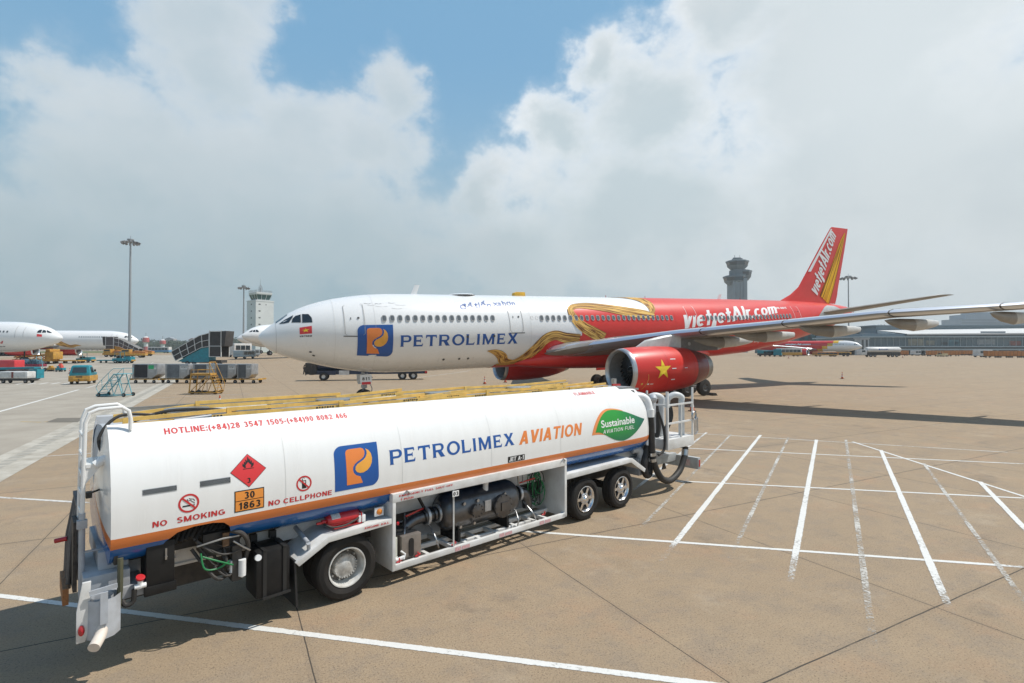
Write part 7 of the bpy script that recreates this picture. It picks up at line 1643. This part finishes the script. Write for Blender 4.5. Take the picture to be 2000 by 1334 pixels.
def blk(nm, lab, catg, u0, u1, v0, v1, Y, c, rough=.6, depth=10, extra=None):
    p = at((u0 + u1) / 2, Y); w = (u1 - u0) / F * Y / 2; z0, z1 = ht(v1, Y) - p.z, ht(v0, Y) - p.z; o = thing(nm, lab, catg, p, 0)
    mb = MB(); mb.box(-w, w, 0, depth, max(0, z0), z1); mb.build('wall', c, o, bevel=.05)
    mb = MB(); mb.box(-w - .3, w + .3, -.3, depth + .3, z1, z1 + .5); mb.build('roof', mat('flat_roof', (.4, .42, .43), .6, var=.06), o); n = max(2, int(w / 2))
    for i in range(n):
        x = -w + (2 * w) * (i + .25) / n; mb = MB(); mb.box(x, x + w / n, -.05, .05, max(.5, z0) + .3, z1 - .4); mb.build('window', gls, o)
    return o
blk('annexe', 'teal glazed pier building behind the smaller red airliner', 'building', 1560, 1660, 653, 668, 300, mat('teal_glass', (.02, .10, .11), .2, coat=.4, var=.2, scale=.2)); blk('annexe', 'dark grey angular block above the nose of the smaller airliner', 'building', 1661, 1681, 643, 700, 270, mat('annexe_dark', (.12, .15, .165), .6, var=.05)); blk('annexe', 'pale jet bridge tower right of the smaller airliner nose', 'building', 1681, 1697, 662, 700, 226, mat('annexe_pale', (.42, .45, .46), .6, var=.05), depth=4)
blk('annexe', 'low pale rooftop building left of the sloping terminal roof', 'building', 1690, 1740, 652, 690, 280, mat('annexe_pale', (.42, .45, .46))); blk('annexe', 'grey plant room beside the lattice aerials', 'building', 1724, 1742, 645, 690, 290, mat('annexe_mid', (.27, .32, .34), .6, var=.05)); blk('annexe', 'low long shed beyond the yellow bus under the red tail', 'building', 1490, 1565, 674, 690, 300, mat('annexe_dark', (.12, .15, .165)))
for u, vt, lab in ((1722, 634, 'lattice aerial tower left of the sloping terminal roof'), (1762, 638, 'lattice aerial tower at the edge of the sloping terminal roof')):
    Y = 300; p = at(u, Y); h = ht(vt, Y) - p.z; o = thing('aerial_tower', lab, 'aerial', p); mb = MB()
    for x, y in ((-1, -1), (1, -1), (1, 1), (-1, 1)): mb.bar((x, y, 0), (x, y, h), .25)
    for k in range(7): mb.bar((-1, -1, h * k / 7), (1, -1, h * (k + 1) / 7), .18); mb.bar((1, -1, h * k / 7), (-1, -1, h * (k + 1) / 7), .18)
    mb.build('lattice', mst, o); mb = MB(); mb.box(-1.6, -.6, -1.5, -1, h - 4, h - .5); mb.box(.6, 2.2, -1.5, -1, h - 5, h - 1); mb.build('panel_aerial', gb_ if False else mst, o)
p = at(1962, 900); o = thing('tower_block', 'hazy blue grey tower block seen above the terminal roof', 'building', p); h = ht(609, 900) - p.z; mb = MB(); mb.box(-74, -38, 0, 40, 0, h - 12); mb.box(-60, 60, 5, 40, 0, h - 4); mb.box(-40, 60, 8, 40, h - 4, h); mb.build('wall', mat('far_block', (.20, .27, .33), .5, var=.1, scale=.02), o)
for i in range(5): mb = MB(); mb.box(-72, 58, -.4, -.1, h - 15 - i * 5, h - 12.5 - i * 5); mb.build('window_band', mat('far_glass', (.10, .16, .21), .3, var=.05), o)

# humid air: one closed box of thin even haze round everything
def haze():
    m = bpy.data.materials.new('haze'); m.use_nodes = True; nt = m.node_tree; nt.nodes.clear()
    v = nt.nodes.new('ShaderNodeVolumePrincipled'); v.inputs['Color'].default_value = (.86, .92, .95, 1); v.inputs['Density'].default_value = HAZE; v.inputs['Anisotropy'].default_value = .2
    out = nt.nodes.new('ShaderNodeOutputMaterial'); nt.links.new(v.outputs[0], out.inputs['Volume'])
    mb = MB(); mb.box(-4100, 4100, -90, 6100, -1.2, 95); o = mb.build('haze', m, kind='stuff'); tag(o, 'thin humid haze over the whole airfield', 'haze')
HAZE = .0003
haze()
